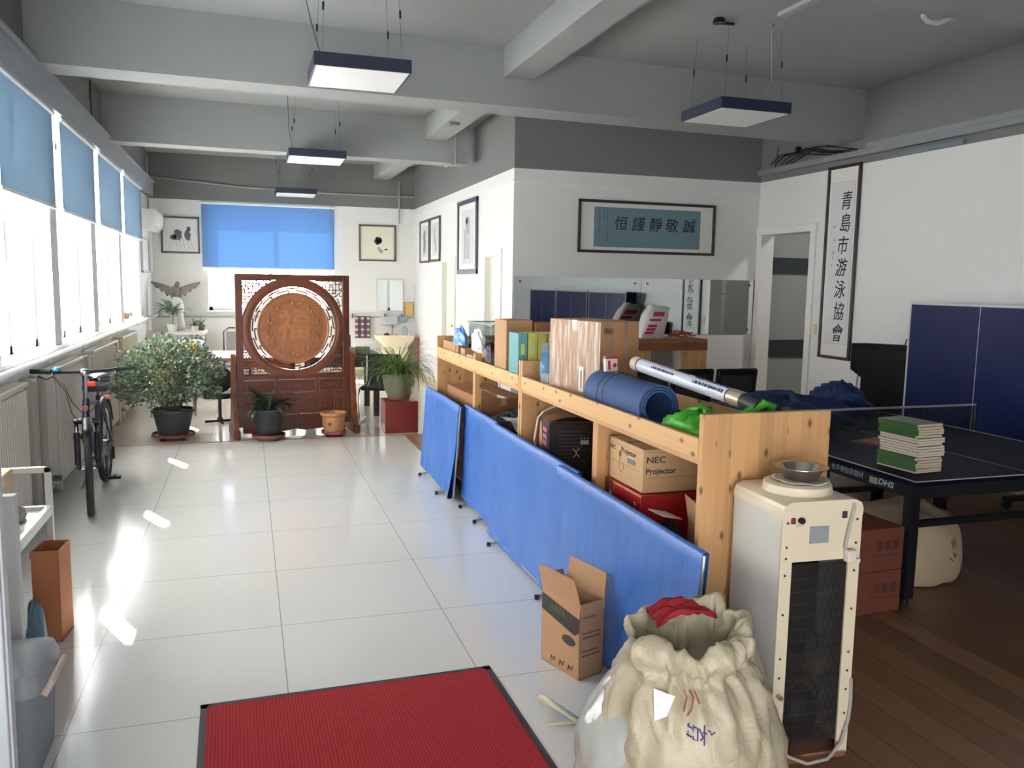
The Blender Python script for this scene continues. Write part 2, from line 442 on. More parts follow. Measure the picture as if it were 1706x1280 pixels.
struct('trim_passage_band', MB().bb(XR + 0.16, XR + 2.99, YM - 0.02, YM, 1.86, 2.06).bb(XR + 0.16, XR + 2.99, YM - 0.02, YM, 0.80, 1.02), pm('dark band', rgb(52, 58, 62), 0.4))
struct('baseboard_inner', MB().bb(XI - 0.015, XI, YM, D[0][0] - 0.07, 0, 0.1).bb(XI - 0.015, XI, D[0][1] + 0.07, D[1][0] - 0.07, 0, 0.1).bb(XI - 0.015, XI, D[1][1] + 0.07, YF, 0, 0.1), pm('baseboard', rgb(196, 178, 150), 0.4))
struct('baseboard_far', MB().bb(XL, XI, YF - 0.015, YF, 0, 0.1), MATS['baseboard'])
struct('baseboard_right', MB().bb(XR - 0.015, XR, YB, DY0 - 0.08, 0, 0.1), MATS['baseboard'])
# blinds ----------------------------------------------------------------------
blind_l = thin('blue blind fabric', rgb(142, 162, 176), 0.36, 0.7)
blind_f = thin('far blind fabric', rgb(120, 160, 200), 0.33, 0.7)
def roller_blind(name_label, p0, p1, z0, z1):
    (xa, ya), (xb, yb) = p0, p1
    L = math.hypot(xb - xa, yb - ya); rz = math.atan2(yb - ya, xb - xa)
    t = thing('roller_blind', name_label, 'blind', ((xa + xb) / 2, (ya + yb) / 2, z0), rz)
    MB().bb(-L / 2, L / 2, -0.0015, 0.0015, 0, z1 - z0).build('fabric', blind_f if xb - xa > 1 else blind_l, t)
    MB().cyl((-L / 2 - 0.01, 0.0, z1 - z0), (L / 2 + 0.01, 0.0, z1 - z0), 0.022).build('roller', wwhite, t, smooth=True)
    MB().bb(-L / 2, L / 2, -0.008, 0.008, -0.025, 0.004, bev=0.003).build('bottom_rail', wwhite, t)
    return t
XBL = -1.462
bl = [
      (4.14, 5.72, 'blue roller blind on the left wall nearest the open door leaf'),
      (6.06, 7.64, 'blue half-lowered roller blind cut by the left picture edge'),
      (7.93, 9.54, 'blue half-lowered roller blind on the left wall, second from the near end, above the bicycle'),
      (9.81, 11.44, 'blue half-lowered roller blind on the left wall, third from the near end'),
      (11.68, 13.52, 'blue half-lowered roller blind on the left wall, farthest, next to the wall air conditioner')]
for a, b, l in bl:
    o = roller_blind(l, (XBL, a), (XBL, b), 2.24, 2.975); o['group'] = 'blue blinds along the left wall'
o = roller_blind('wide blue roller blind on the far wall window above the carved screen', (-0.70, YF - 0.04), (1.47, YF - 0.04), 1.87, 2.93)
# ================================================================ ceiling and wall fixtures
navy = pm('navy lamp housing', rgb(38, 46, 66), 0.4)
diffu = pm('opal diffuser', rgb(240, 242, 242), 0.35)
wire_m = pm('thin steel wire', rgb(90, 92, 92), 0.4, 0.6)
blackp = pm('black plastic', rgb(24, 24, 26), 0.45)
LG = 'square suspended ceiling lights'
def ceiling_light(x, y, label, cord):
    t = thing('ceiling_light', label, 'ceiling light', (x, y, 3.05), 0, LG)
    S = 0.31; H = 0.085
    mb = MB()
    for s in (-1, 1):
        mb.bb(-S, S, s * S - 0.006, s * S + 0.006, 0, H); mb.bb(s * S - 0.006, s * S + 0.006, -S, S, 0, H)
    mb.bb(-S, S, -S, S, H - 0.008, H)
    mb.build('housing', navy, t)
    MB().bb(-S + 0.008, S - 0.008, -S + 0.008, S - 0.008, -0.002, 0.012, bev=0.002).build('diffuser', diffu, t)
    for sx in (-1, 1):
        for sy in (-1, 1):
            px, py = sx * 0.26, sy * 0.26
            wr = MB().cyl((px, py, H), (px * 0.9, py * 0.9, ZC - 3.05), 0.0012, n=6).build('suspension_wire', wire_m, t)
            MB().cyl((px * 0.96, py * 0.96, 0.36), (px * 0.955, py * 0.955, 0.41), 0.007, n=8).build('gripper', blackp, wr)
    MB().tube(cord + [(0.0, 0.0, H)], 0.003, 6).build('power_cord', pm('grey cord', rgb(150, 150, 150), 0.5) if x > 2 else blackp, t)
    MB().cyl((cord[0][0], cord[0][1], ZC - 3.05 - 0.02), (cord[0][0], cord[0][1], ZC - 3.05), 0.018, n=12).build('ceiling_cup', pm('cup grey', rgb(140, 142, 142), 0.5), t)
ceiling_light(0.755, 5.95, 'square white panel light hanging in front of the first beam, nearest on the left', [(-0.33, 0.35, 0.66), (-0.31, -0.1, 0.3), (-0.27, -0.25, 0.09)])
ceiling_light(0.79, 10.05, 'square white panel light hanging in front of the second beam', [(-0.32, -0.3, 0.66), (-0.31, -0.28, 0.3), (-0.27, -0.25, 0.09)])
ceiling_light(0.79, 14.22, 'square white panel light hanging before the far wall above the wide blue blind', [(-0.3, 0.1, 0.66), (-0.28, 0.0, 0.3), (-0.2, 0.0, 0.09)])
ceiling_light(3.82, 6.10, 'square panel light in navy housing hanging over the ping-pong table side', [(0.10, -0.30, 0.66), (0.30, -0.05, 0.3), (0.22, 0.1, 0.09)])
# hooks, small ceiling sensor
tag(MB().cyl((3.47, 5.82, ZC - 0.035), (3.47, 5.82, ZC), 0.05, 0.04, n=16).cyl((3.5, 5.82, ZC - 0.03), (3.62, 5.86, ZC - 0.015), 0.012, n=8).build('ceiling_sensor', blackp), 'small black round sensor on the ceiling above the right light', 'sensor')
tag(MB().bb(3.80, 3.86, 4.2, 5.55, ZC - 0.03, ZC).build('cable_duct', pm('duct grey', rgb(170, 172, 172), 0.5)), 'short pale cable duct on the ceiling leading to the right light cord', 'cable duct')
pipe_m = pm('grey conduit', rgb(158, 162, 162), 0.5)
tag(MB().tube([(3.69, 3.99, 3.30), (3.69, 3.985, 3.22), (3.72, 3.985, 3.20), (3.79, 3.985, 3.197), (3.94, 3.985, 3.262), (4.12, 3.985, 3.37)], 0.016, 8).build('pipe', pm('pale pipe', rgb(190, 190, 196), 0.4), smooth=True), 'pale bent pipe under the near beam at the top right', 'pipe')
def conduit(label, pts, r=0.012, nm='conduit', m=pipe_m):
    return tag(MB().tube(pts, r, 8).build(nm, m, smooth=True), label, 'conduit')
conduit('long white conduit running across the grey band of the far wall', [(-1.48, 14.95, 3.31), (0.0, 14.95, 3.21), (1.2, 14.95, 3.18), (2.88, 14.95, 3.18)], 0.013)
conduit('vertical conduit on the far wall dropping right of the flower painting', [(2.612, 14.93, 3.44), (2.612, 14.93, 2.70)], 0.013)
conduit('vertical conduit in the far left corner above the air conditioner', [(-1.47, 14.55, 3.6), (-1.47, 14.55, 2.76)], 0.016)
conduit('vertical conduit on the front of the second beam near its right end', [(2.56, 10.50, 3.62), (2.56, 10.50, 3.16), (2.50, 10.52, 3.17), (2.48, 10.75, 3.17)], 0.013)
conduit('dark cable on the left wall between the first and second beam', [(-1.49, 9.72, 3.68), (-1.485, 9.70, 3.32), (-1.43, 9.75, 3.26), (-1.43, 14.2, 3.26)], 0.01, m=pm('dark cable', rgb(70, 72, 74), 0.5))
tag(MB().bb(2.20, 2.31, 9.3, 9.42, 3.43, 3.46).build('junction_box', pm('junction grey', rgb(120, 122, 122), 0.5)), 'small junction box under the long ceiling beam beyond the first cross beam', 'junction box')
# cable tray on right wall with loose cables above the door
tag(MB().bb(XR - 0.075, XR - 0.005, YB + 0.05, 9.05, 3.045, 3.105, bev=0.004).bb(XR - 0.04, XR - 0.005, YB + 0.05, 7.2, 3.10, 3.165).build('cable_trunking', pm('trunking grey', rgb(136, 140, 142), 0.5)), 'long grey cable trunking along the right wall just above the white paint line', 'cable trunking')
tag(MB().box(XR - 0.03, 6.35, 2.995, 0.05, 0.75, 0.04, bev=0.01).build('batten_light', pm('batten blue grey', rgb(120, 134, 148), 0.3)), 'short blue grey batten light under the right wall trunking', 'light')
segs = MB()
for k in range(5):
    y0 = 7.55 + 0.1 * k
    segs.tube([(XR - 0.03, y0 + 0.9, 3.118 + 0.01 * k), (XR - 0.05, y0 + 0.7, 3.16 + 0.02 * k), (XR - 0.04, y0 + 0.4, 3.24 + 0.01 * math.sin(k)), (XR - 0.06, y0 + 0.15, 3.18 + 0.02 * math.cos(k * 2)), (XR - 0.03, y0 - 0.2, 3.122)], 0.007, 6)
segs.tube([(XR - 0.03, 8.75, 3.12), (XR - 0.02, 8.72, 3.35)], 0.006, 6).box(XR - 0.05, 8.3, 3.25, 0.05, 0.05, 0.07).box(XR - 0.05, 7.75, 3.24, 0.05, 0.08, 0.04)
tag(segs.build('cable_bundle', blackp), 'tangle of black cables lying on the trunking above the doorway', 'cables')
# heating ------------------------------------------------------------------------
ivory = pm('radiator ivory', rgb(206, 202, 190), 0.42)
for a, b, lab in ((4.35, 6.12, 'ivory ribbed radiator under the left windows, nearest, cut by the left edge'), (7.02, 8.10, 'ivory ribbed radiator on the left wall behind the bicycle handlebar'), (8.62, 10.05, 'ivory ribbed radiator on the left wall behind the bushy plant'), (10.55, 11.95, 'ivory ribbed radiator on the left wall, farthest one beyond the bushy plant')):
    t = thing('radiator', lab, 'radiator', (-1.44, (a + b) / 2, 0), 0, 'radiators under the left windows')
    L = (b - a) / 2
    mb = MB().bb(-0.045, 0.03, -L, L, 0.07, 0.96, bev=0.01)
    n = int(2 * L / 0.05)
    for i in range(n):
        mb.box(0.038, -L + 0.03 + i * (2 * L - 0.06) / (n - 1), 0.515, 0.022, 0.026, 0.84, bev=0.008)
    mb.build('panel', ivory, t)
    MB().bb(-0.05, 0.055, -L - 0.004, L + 0.004, 0.955, 0.985, bev=0.006).build('top_grille', ivory, t)
    MB().cyl((0, -L - 0.06, 0.14), (0, -L, 0.14), 0.016, n=10).cyl((0.0, -L - 0.05, 0.14), (0.06, -L - 0.05, 0.14), 0.022, n=10).build('valve', pm('valve grey', rgb(150, 150, 150), 0.35, 0.6), t)
    for s in (-1, 1):
        MB().bb(-0.02, 0.02, s * (L - 0.15) - 0.02, s * (L - 0.15) + 0.02, 0, 0.075).build('foot', ivory, t)
hp = thing('heating_pipe', 'white heating pipe running along the left wall under the window sill', 'pipe', (-1.43, 0, 1.066))
MB().tube([(0, -1.5, 0), (0, 14.9, 0)], 0.024, 12).build('pipe', trim_m, hp, smooth=True)
for y in (3.2, 5.1, 6.9, 8.3, 10.3, 12.2, 14.0): MB().bb(-0.064, 0.028, y - 0.015, y + 0.015, -0.03, 0.012).build('bracket', trim_m, hp)
for y, lab in ((6.42, 'first grey riser pipe left of the bicycle'), (6.66, 'second grey riser pipe just left of the bicycle front wheel'), (8.36, 'grey riser pipe between two radiators behind the bicycle'), (10.3, 'grey riser pipe between the two far radiators')):
    tag(MB().bb(-1.494, -1.41, y - 0.07, y + 0.07, 0.0, 0.97, bev=0.012).build('riser_pipe', pm('riser grey', rgb(166, 162, 150), 0.45)), lab, 'pipe', 'riser pipes on the left wall')
hp2 = tag(MB().tube([(XL + 0.02, 14.92, 1.04), (1.72, 14.92, 1.04)], 0.018, 8).build('heating_pipe', pm('grey far pipe', rgb(170, 174, 172), 0.4), smooth=True), 'thin pipe running along the far wall below the window', 'pipe')
# air conditioner
t = thing('air_conditioner', 'white wall-mounted air conditioner in the far left corner', 'air conditioner', (XL + 0.005, 14.25, 2.40))
MB().prism([(0, -0.45, 0.02), (0.16, -0.45, 0.0), (0.23, -0.45, 0.10), (0.23, -0.45, 0.27), (0.20, -0.45, 0.31), (0, -0.45, 0.31)], (0, 0.9, 0)).build('body', trim_m, t)
MB().box(0.185, 0, 0.03, 0.08, 0.8, 0.012, rot=(0, R(-50), 0)).build('louvre', pm('louvre grey', rgb(196, 198, 198), 0.4), t)
MB().tube([(0.03, 0.40, 0.02), (0.03, 0.42, -0.1), (0.035, 0.40, -0.35), (0.03, 0.42, -0.62)], 0.018, 8).build('drain_hose', trim_m, t)

# pictures --------------------------------------------------------------------
paper = pm('mount paper', rgb(226, 226, 220), 0.7)
xuan = pm('rice paper', rgb(224, 224, 222), 0.7)
ink = pm('ink', rgb(22, 22, 26), 0.6)
inkg = pm('pale ink', rgb(96, 100, 110), 0.6)
def picture(label, x, y, z, wd, h, rz, fr, fw=0.03, name='picture_frame', mount=paper, inner=None, inner_m=None, cat='picture', grp=None):
    t = thing(name, label, cat, (x, y, z), rz, grp)
    mb = MB()
    for s in (-1, 1):
        mb.bb(s * (wd / 2 - fw / 2) - fw / 2, s * (wd / 2 - fw / 2) + fw / 2, -0.028, 0, -h / 2, h / 2, bev=0.004)
        mb.bb(-wd / 2, wd / 2, -0.028, 0, s * (h / 2 - fw / 2) - fw / 2, s * (h / 2 - fw / 2) + fw / 2, bev=0.004)
    mb.build('frame', fr, t)
    MB().bb(-wd / 2 + fw, wd / 2 - fw, -0.010, -0.002, -h / 2 + fw, h / 2 - fw).build('mount', mount, t)
    art = None
    if inner:
        x0, x1, z0, z1 = inner
        art = MB().bb(x0, x1, -0.0125, -0.0095, z0, z1).build('artwork', inner_m or xuan, t)
    return t, art
def blot(mb, x, z, rx, rz_, n=18, seed=0):
    rr = random.Random(seed)
    pts = []
    for k in range(n):
        a = 2 * PI * k / n; q = 0.75 + 0.35 * rr.random()
        pts.append((x + rx * q * math.cos(a), -0.0128, z + rz_ * q * math.sin(a)))
    mb.prism(pts, (0, -0.0008, 0))
dkf = pm('dark frame', rgb(58, 50, 52), 0.4)
dkg = pm('grey brown frame', rgb(92, 86, 84), 0.45)
t, a = picture('framed ink painting of two dark birds left of the wide blue blind', -1.035, YF - 0.003, 2.387, 0.60, 0.60, 0, dkg, 0.028, inner=(-0.25, 0.25, -0.25, 0.25))
mb = MB(); blot(mb, -0.04, 0.0, 0.07, 0.10, seed=1); blot(mb, -0.11, -0.04, 0.05, 0.05, seed=5); blot(mb, 0.11, 0.0, 0.05, 0.09, seed=2); blot(mb, 0.13, 0.10, 0.035, 0.05, seed=3)
mb.build('ink_bird', inkg, a)
mb = MB()
for x0 in (-0.08, -0.02, 0.03, 0.10, 0.15): mb.tube([(x0, -0.0128, -0.05), (x0 + 0.02, -0.0128, -0.15), (x0 + 0.05, -0.0128, -0.24)], 0.003, 4)
mb.build('ink_reed', pm('grey ink', rgb(160, 160, 165), 0.6), a)
t, a = picture('framed ink painting of a dark grape cluster right of the wide blue blind', 2.232, YF - 0.003, 2.352, 0.655, 0.635, 0, dkg, 0.028, mount=pm('cream paper', rgb(224, 221, 204), 0.7), inner=(-0.26, 0.26, -0.26, 0.26), inner_m=pm('cream art', rgb(228, 225, 206), 0.7))
mb = MB()
for i, (px, pz) in enumerate(((0.0, 0.05), (0.04, 0.07), (-0.03, 0.03), (0.03, 0.02), (0.0, 0.0), (0.05, 0.04), (-0.01, 0.08))): blot(mb, px, pz, 0.035, 0.035, 12, i)
mb.build('ink_leaf', pm('purple ink', rgb(66, 60, 84), 0.6), a)
mb = MB()
for i, (px, pz) in enumerate(((0.02, -0.09), (0.05, -0.12), (0.08, -0.14), (0.03, -0.13), (0.06, -0.16))): blot(mb, px, pz, 0.022, 0.022, 10, i + 20)
mb.tube([(0.0, -0.013, 0.1), (0.07, -0.013, 0.16)], 0.003, 4)
mb.build('ink_grape', pm('faint ink', rgb(160, 156, 160), 0.6), a)
mb = MB(); blot(mb, 0.15, -0.11, 0.03, 0.016, 10, 33); mb.build('ink_insect', ink, a)
def side_pic(label, y0, y1, z0, z1, fr, fw, kind, lean=0):
    wd, h = y1 - y0, z1 - z0
    t, a = picture(label, XI - 0.003, (y0 + y1) / 2, (z0 + z1) / 2, wd, h, R(-90), fr, fw, inner=(-wd * 0.3, wd * 0.3, -h * 0.36, h * 0.36), inner_m=pm('wash paper', rgb(204, 206, 204), 0.7))
    mb = MB()
    if kind == 0:
        for i in range(5): blot(mb, -0.03 + 0.02 * (i % 3), -0.14 + 0.07 * i, 0.10, 0.06, 16, i + 40)
    elif kind == 1:
        for i in range(4): mb.tube([(-0.05, -0.0128, 0.2 - i * 0.06), (0.02 + 0.03 * i, -0.0128, 0.0 - 0.05 * i), (0.05, -0.0128, -0.2)], 0.007, 4)
    else:
        blot(mb, 0.04, 0.16, 0.11, 0.12, 20, 51); blot(mb, -0.04, 0.22, 0.08, 0.05, 16, 52)
        for i in range(4): mb.tube([(-0.12 + 0.08 * i, -0.0128, 0.1), (-0.10 + 0.07 * i, -0.0128, -0.12), (-0.13 + 0.08 * i, -0.0128, -0.3)], 0.008, 4)
    mb.build('ink_wash', pm('pale wash ink', rgb(164, 168, 168), 0.7), a)
side_pic('narrow framed ink picture on the inner side wall, farthest of the three', 13.57, 14.33, 2.0, 2.705, dkg, 0.035, 0)
side_pic('narrow framed ink picture on the inner side wall, middle of the three', 12.78, 13.50, 2.005, 2.71, dkg, 0.035, 1)
side_pic('tall framed ink scroll picture on the inner side wall, nearest and largest of three', 10.575, 11.62, 1.80, 2.80, pm('slate frame', rgb(74, 80, 92), 0.4), 0.06, 2)
t, a = picture('pale narrow picture on the left wall just past the last blue blind', XL + 0.003, 14.05, 2.02, 0.9, 0.54, R(90), pm('pale frame', rgb(190, 196, 200), 0.5), 0.03, inner=(-0.3, 0.3, -0.18, 0.18))
# blue calligraphy panel
t, a = picture('wide dark framed blue calligraphy panel above the mirror', 4.572, YM - 0.003, 2.36, 1.80, 0.61, 0, dkf, 0.032, inner=(-0.70, 0.70, -0.235, 0.225), inner_m=pm('blue silk paper', rgb(112, 142, 152), 0.7, var=0.08, vscale=5), cat='calligraphy')
# written right to left, so laid out left to right here
for ch, px in zip('恒謹靜敬誠', (-0.36, -0.135, 0.09, 0.31, 0.545)):
    text('character', ch, 0.175, ink, a, (px, -0.0135, 0.03), FACE_Y, 0.0006, 0.0006, 0.12)
rr = random.Random(4)
for px, zt, zb in ((-0.535, 0.19, -0.19), (-0.58, 0.19, 0.09), (-0.635, 0.19, -0.09)):
    z = zt; mb = MB()
    while z > zb:
        for q in range(3):
            x0 = px + rr.uniform(-0.010, 0.004); z0 = z + rr.uniform(-0.006, 0.006)
            mb.tube([(x0, -0.013, z0), (x0 + rr.uniform(0.004, 0.014), -0.013, z0 + rr.uniform(-0.008, 0.008))], 0.0019, 4)
        z -= 0.024
    mb.build('inscription_column', ink, a)
# tall scroll on the right wall
t, a = picture('tall dark framed white calligraphy scroll on the right wall beside the doorway', XR - 0.003, 7.525, 1.955, 0.51, 2.07, R(-90), pm('plum frame', rgb(62, 46, 54), 0.4), 0.032, name='calligraphy_scroll', inner=(-0.175, 0.175, -0.865, 0.855), inner_m=pm('white silk', rgb(218, 219, 219), 0.65), cat='calligraphy')
for i, ch in enumerate('青島市游泳協會'):
    text('character', ch, 0.205, ink, a, (0.03 + (0.02 if i < 2 else 0), -0.0135, 0.645 - i * 0.235), FACE_Y, 0.0006, 0.0012, 0.15, sx=0.86)
mb = MB()
for i, z in enumerate((0.38, 0.25, 0.13, 0.06, -0.03)):
    s = 0.022 if i < 3 else 0.014
    for q in range(5):
        x0 = -0.115 + rr.uniform(-s, s); z0 = z + rr.uniform(-s, s)
        mb.tube([(x0, -0.013, z0), (x0 + rr.uniform(-s, s), -0.013, z0 + rr.uniform(-s, s) * 0.8)], 0.0022, 4)
mb.build('small_signature', pm('grey ink marks', rgb(70, 70, 74), 0.6), a)
MB().bb(-0.178, 0.178, -0.0112, -0.0108, -0.868, 0.858).build('border_line', pm('border grey', rgb(150, 152, 156), 0.6), t)
# light switch beside the door
tag(MB().box(XR - 0.008, 7.875, 1.22, 0.016, 0.05, 0.12, bev=0.003).build('light_switch', pm('switch cream', rgb(220, 208, 180), 0.4)), 'small cream switch plate on the right wall between door frame and scroll', 'switch')
# mirror on the wall under the blue calligraphy
t = thing('wall_mirror', 'long frameless wall mirror of two panes under the blue calligraphy panel', 'mirror', (4.51, YM - 0.001, 1.09))
mir = pm('mirror glass', (0.74, 0.80, 0.80, 1), 0.02, 1.0)
MB().bb(-1.60, -0.003, -0.008, 0, 0, 0.675).build('pane', mir, t)
MB().bb(0.003, 1.585, -0.008, 0, 0, 0.675).build('pane', mir, t)
for px in (-1.53, -0.08, 0.08, 1.5):
    for pz in (0.06, 0.615):
        MB().cyl((px, -0.014, pz), (px, -0.008, pz), 0.014, n=12).build('screw_cap', pm('steel', rgb(150, 150, 150), 0.25, 1.0), t)
# ================================================================ large things on the floor
from mathutils import noise as mn
def nz3(x, y, z, s=1.0): return mn.noise(Vector((x * s, y * s, z * s)))
# --- red mat
def mat_red():
    m, nt, b = new_mat('red ribbed mat')
    tc = node(nt, 'ShaderNodeTexCoord'); sp = node(nt, 'ShaderNodeSeparateXYZ'); nt.links.new(tc.outputs['Object'], sp.inputs[0])
    wv = math_n(nt, 'SINE', math_n(nt, 'MULTIPLY', sp.outputs[0], 2 * PI / 0.0125))
    nz = node(nt, 'ShaderNodeTexNoise'); nz.inputs['Scale'].default_value = 90
    nt.links.new(tc.outputs['Object'], nz.inputs['Vector'])
    f = math_n(nt, 'ADD', math_n(nt, 'MULTIPLY', wv, 0.25), nz.outputs[0])
    nt.links.new(mixc(nt, f, rgb(128, 12, 22), rgb(178, 28, 38)), b.inputs['Base Color'])
    b.inputs['Roughness'].default_value = 0.85; b.inputs['Sheen Weight'].default_value = 0.05; b.inputs['Specular IOR Level'].default_value = 0.2
    bp = node(nt, 'ShaderNodeBump'); bp.inputs['Strength'].default_value = 0.5; bp.inputs['Distance'].default_value = 0.004
    nt.links.new(f, bp.inputs['Height']); nt.links.new(bp.outputs[0], b.inputs['Normal'])
    return m
t = thing('door_mat', 'red ribbed entrance mat with dark rubber border lying on the white tiles', 'mat', (0.405, 2.56, 0), R(1.0))
MB().bb(-0.575, 0.565, -0.74, 0.735, 0.0, 0.012, bev=0.003).build('pile', mat_red(), t)
mb = MB(); nn = 40
def rag(i, s): return 0.006 * mn.noise(Vector((i * 0.7, s * 9.1, 0)))
for (x0, x1, y0, y1) in ((-0.60, -0.57, -0.77, 0.765), (0.56, 0.592, -0.77, 0.765), (-0.60, 0.592, 0.732, 0.765), (-0.60, 0.592, -0.77, -0.735)):
    mb.bb(x0, x1, y0, y1, 0.0, 0.006)
mb.build('rubber_border', pm('mat rubber', rgb(62, 60, 62), 0.7), t)

# --- blue barriers
def barrier_mat():
    m, nt, b = new_mat('blue barrier cover')
    tc = node(nt, 'ShaderNodeTexCoord'); mp = node(nt, 'ShaderNodeMapping'); mp.inputs['Scale'].default_value = (1, 2.2, 0.8)
    nt.links.new(tc.outputs['Object'], mp.inputs[0])
    nz = node(nt, 'ShaderNodeTexNoise'); nz.inputs['Scale'].default_value = 3.0; nz.inputs['Detail'].default_value = 4; nt.links.new(mp.outputs[0], nz.inputs['Vector'])
    nt.links.new(mixc(nt, nz.outputs[0], rgb(40, 92, 170), rgb(64, 118, 194)), b.inputs['Base Color'])
    b.inputs['Roughness'].default_value = 0.42
    n2 = node(nt, 'ShaderNodeTexNoise'); n2.inputs['Scale'].default_value = 5.0; nt.links.new(mp.outputs[0], n2.inputs['Vector'])
    bp = node(nt, 'ShaderNodeBump'); bp.inputs['Strength'].default_value = 0.25; bp.inputs['Distance'].default_value = 0.03
    nt.links.new(n2.outputs[0], bp.inputs['Height']); nt.links.new(bp.outputs[0], b.inputs['Normal'])
    return m
bar_m = barrier_mat()
metal_g = pm('grey metal tube', rgb(176, 180, 180), 0.3, 0.8)
def barrier(label, y0, y1, xb, lean, rz=0.0, seed=0, fold=0.0, rise=0.03, ins=0.28):
    L = y1 - y0; H = 0.745
    t = thing('court_barrier', label, 'barrier', (xb, (y0 + y1) / 2, 0), rz, 'blue ping-pong court barriers before the shelves')
    th = 0.014; prof = []
    for i in range(13): prof.append((-1, rise + (H - rise) * i / 12))
    prof.append((-0.5, H + 0.008)); prof.append((0.5, H + 0.008))
    for i in range(13): prof.append((1, H - (H - rise) * i / 12))
    m = len(prof); nv = 34
    def f(u, v):
        sd_, z = prof[int(round(u * m)) % m]
        y = -L / 2 + L * v
        wv = 0.010 * mn.noise(Vector((y * 3.0 + seed * 7, z * 2.0, seed))) + 0.006 * mn.noise(Vector((y * 9.0, z * 5.0, seed + 3)))
        if fold: wv -= fold * math.exp(-((y + L / 2 - 0.16 + 0.25 * (0.7 - z)) / 0.07) ** 2) * (1 - z / H)
        x = sd_ * th + wv * (1.0 - 0.75 * (z / H)) + lean * z / H
        zz = z
        if z <= rise + 1e-4: zz = z + 0.012 * mn.noise(Vector((y * 4, seed, 0)))
        return Vector((x, y, zz))
    mb = MB().grid(f, m, nv, closeu=True)
    o = mb.build('cover', bar_m, t, smooth=True, angle=60)
    for s in (-1, 1):
        MB().tube([(lean + 0.0, s * (L / 2 - 0.012), H - 0.005), (0.0, s * (L / 2 - 0.012), 0.03)], 0.009, 8).build('frame_tube', metal_g, t, smooth=True)
        ft = MB().tube([(-0.07, s * (L / 2 - ins), 0.014), (0.0, s * (L / 2 - ins), 0.026), (0.02, s * (L / 2 - ins), 0.014)], 0.009, 8).build('foot_bar', metal_g, t, smooth=True)
        MB().bb(-0.085, -0.06, s * (L / 2 - ins) - 0.012, s * (L / 2 - ins) + 0.012, 0.0, 0.026, bev=0.005).build('rubber_tip', blackp, ft)
    MB().tube([(-0.004, -L / 2 + 0.02, 0.03), (-0.004, L / 2 - 0.02, 0.03)], 0.009, 8).build('bottom_tube', metal_g, t, smooth=True)
barrier('blue fabric court barrier leaning on the shelf, farthest one beside the red plant box', 6.04, 7.27, 1.478, 0.05, seed=1, fold=0.05)
barrier('blue fabric court barrier second from the far end, partly behind its neighbours', 5.25, 6.10, 1.562, 0.026, seed=2, ins=0.22)
barrier('blue fabric court barrier third from the far end, behind the nearest one', 3.74, 5.235, 1.518, 0.044, 0.0, seed=3, rise=0.012)
barrier('blue fabric court barrier nearest the water dispenser and open carton', 2.47, 3.93, 1.472, 0.048, R(-0.4), seed=4)

# --- pine shelf units
pine_e = wood('pine end boards', rgb(206, 160, 108), 0.062, 'X', 'Z', contrast=0.2)
pine_r = wood('pine rail', rgb(212, 170, 116), 0.4, 'Z', 'Y')
pine_b = wood('pine boards', rgb(200, 156, 106), 0.075, 'X', 'Y')
def shelf(label, x0, y0, L, D, mids, far_label=None):
    t = thing('wooden_shelf', label, 'shelf', (x0, y0, 0), 0)
    for ya in (0, L - 0.03):
        MB().bb(0, D, ya, ya + 0.03, 0, 1.203, bev=0.002).build('end_panel', pine_e, t)
    MB().bb(-0.004, 0.018, 0.03, L - 0.03, 1.028, 1.108, bev=0.002).build('front_rail', pine_r, t)
    MB().bb(D - 0.018, D, 0.03, L - 0.03, 1.028, 1.108, bev=0.002).build('back_rail', pine_r, t)
    for z in (1.006, 0.50, 0.08):
        MB().bb(0.004, D - 0.004, 0.03, L - 0.03, z, z + 0.022).build('board', pine_b, t)
    for (ym, top, deep) in mids:
        MB().bb(-0.002, 0.05, ym - 0.03, ym + 0.03, 0, top, bev=0.002).build('post', pine_e, t)
        if deep: MB().bb(0.05, D, ym - 0.012, ym + 0.012, 0.0, 1.004).build('divider', pine_e, t)
        else: MB().bb(D - 0.05, D, ym - 0.03, ym + 0.03, 0, top - 0.14, bev=0.002).build('post', pine_e, t)
    return t
shelf('pine storage shelf nearest the water dispenser with knotty end panel', 1.62, 2.70, 2.19, 0.57, [(1.00, 1.006, True)])
shelf('pine storage shelf farther away, reaching towards the spider plant', 1.62, 4.90, 2.40, 0.57, [(1.10, 1.15, False)])

# --- water dispenser seen from behind
t = thing('water_dispenser', 'old cream water dispenser seen from behind against the shelf end', 'water dispenser', (1.882, 2.478, 0), R(-3.0))
cream = pm('dispenser cream', rgb(216, 204, 176), 0.4, var=0.06, vscale=5)
creamw = pm('dispenser side', rgb(200, 198, 188), 0.4, var=0.04, vscale=4)
mb = MB().bb(-0.157, -0.153, -0.16, 0.16, 0.025, 0.93).bb(0.153, 0.157, -0.16, 0.16, 0.025, 0.93).bb(-0.155, 0.155, 0.155, 0.16, 0.025, 0.93)
mb.build('side_panel', creamw, t)
mb = MB().bb(-0.157, -0.112, -0.162, -0.155, 0.02, 0.92).bb(0.112, 0.157, -0.162, -0.155, 0.02, 0.92).bb(-0.112, 0.112, -0.162, -0.155, 0.745, 0.92)
mb.build('back_plate', cream, t)
mb = MB()
pr = [(-0.158, 0.90), (-0.158, 0.925), (-0.150, 0.945), (-0.125, 0.957), (0.125, 0.957), (0.150, 0.945), (0.158, 0.925), (0.158, 0.90)]
mb.prism([(x, -0.164, z) for x, z in pr], (0, 0.328, 0)).lathe([(0.125, 0.950), (0.118, 0.985), (0.105, 0.992), (0.07, 0.988), (0.06, 0.975), (0, 0.972)], 32, (0.0, 0.0, 0.0))
mb.build('top_cover', cream, t, smooth=True, angle=35)
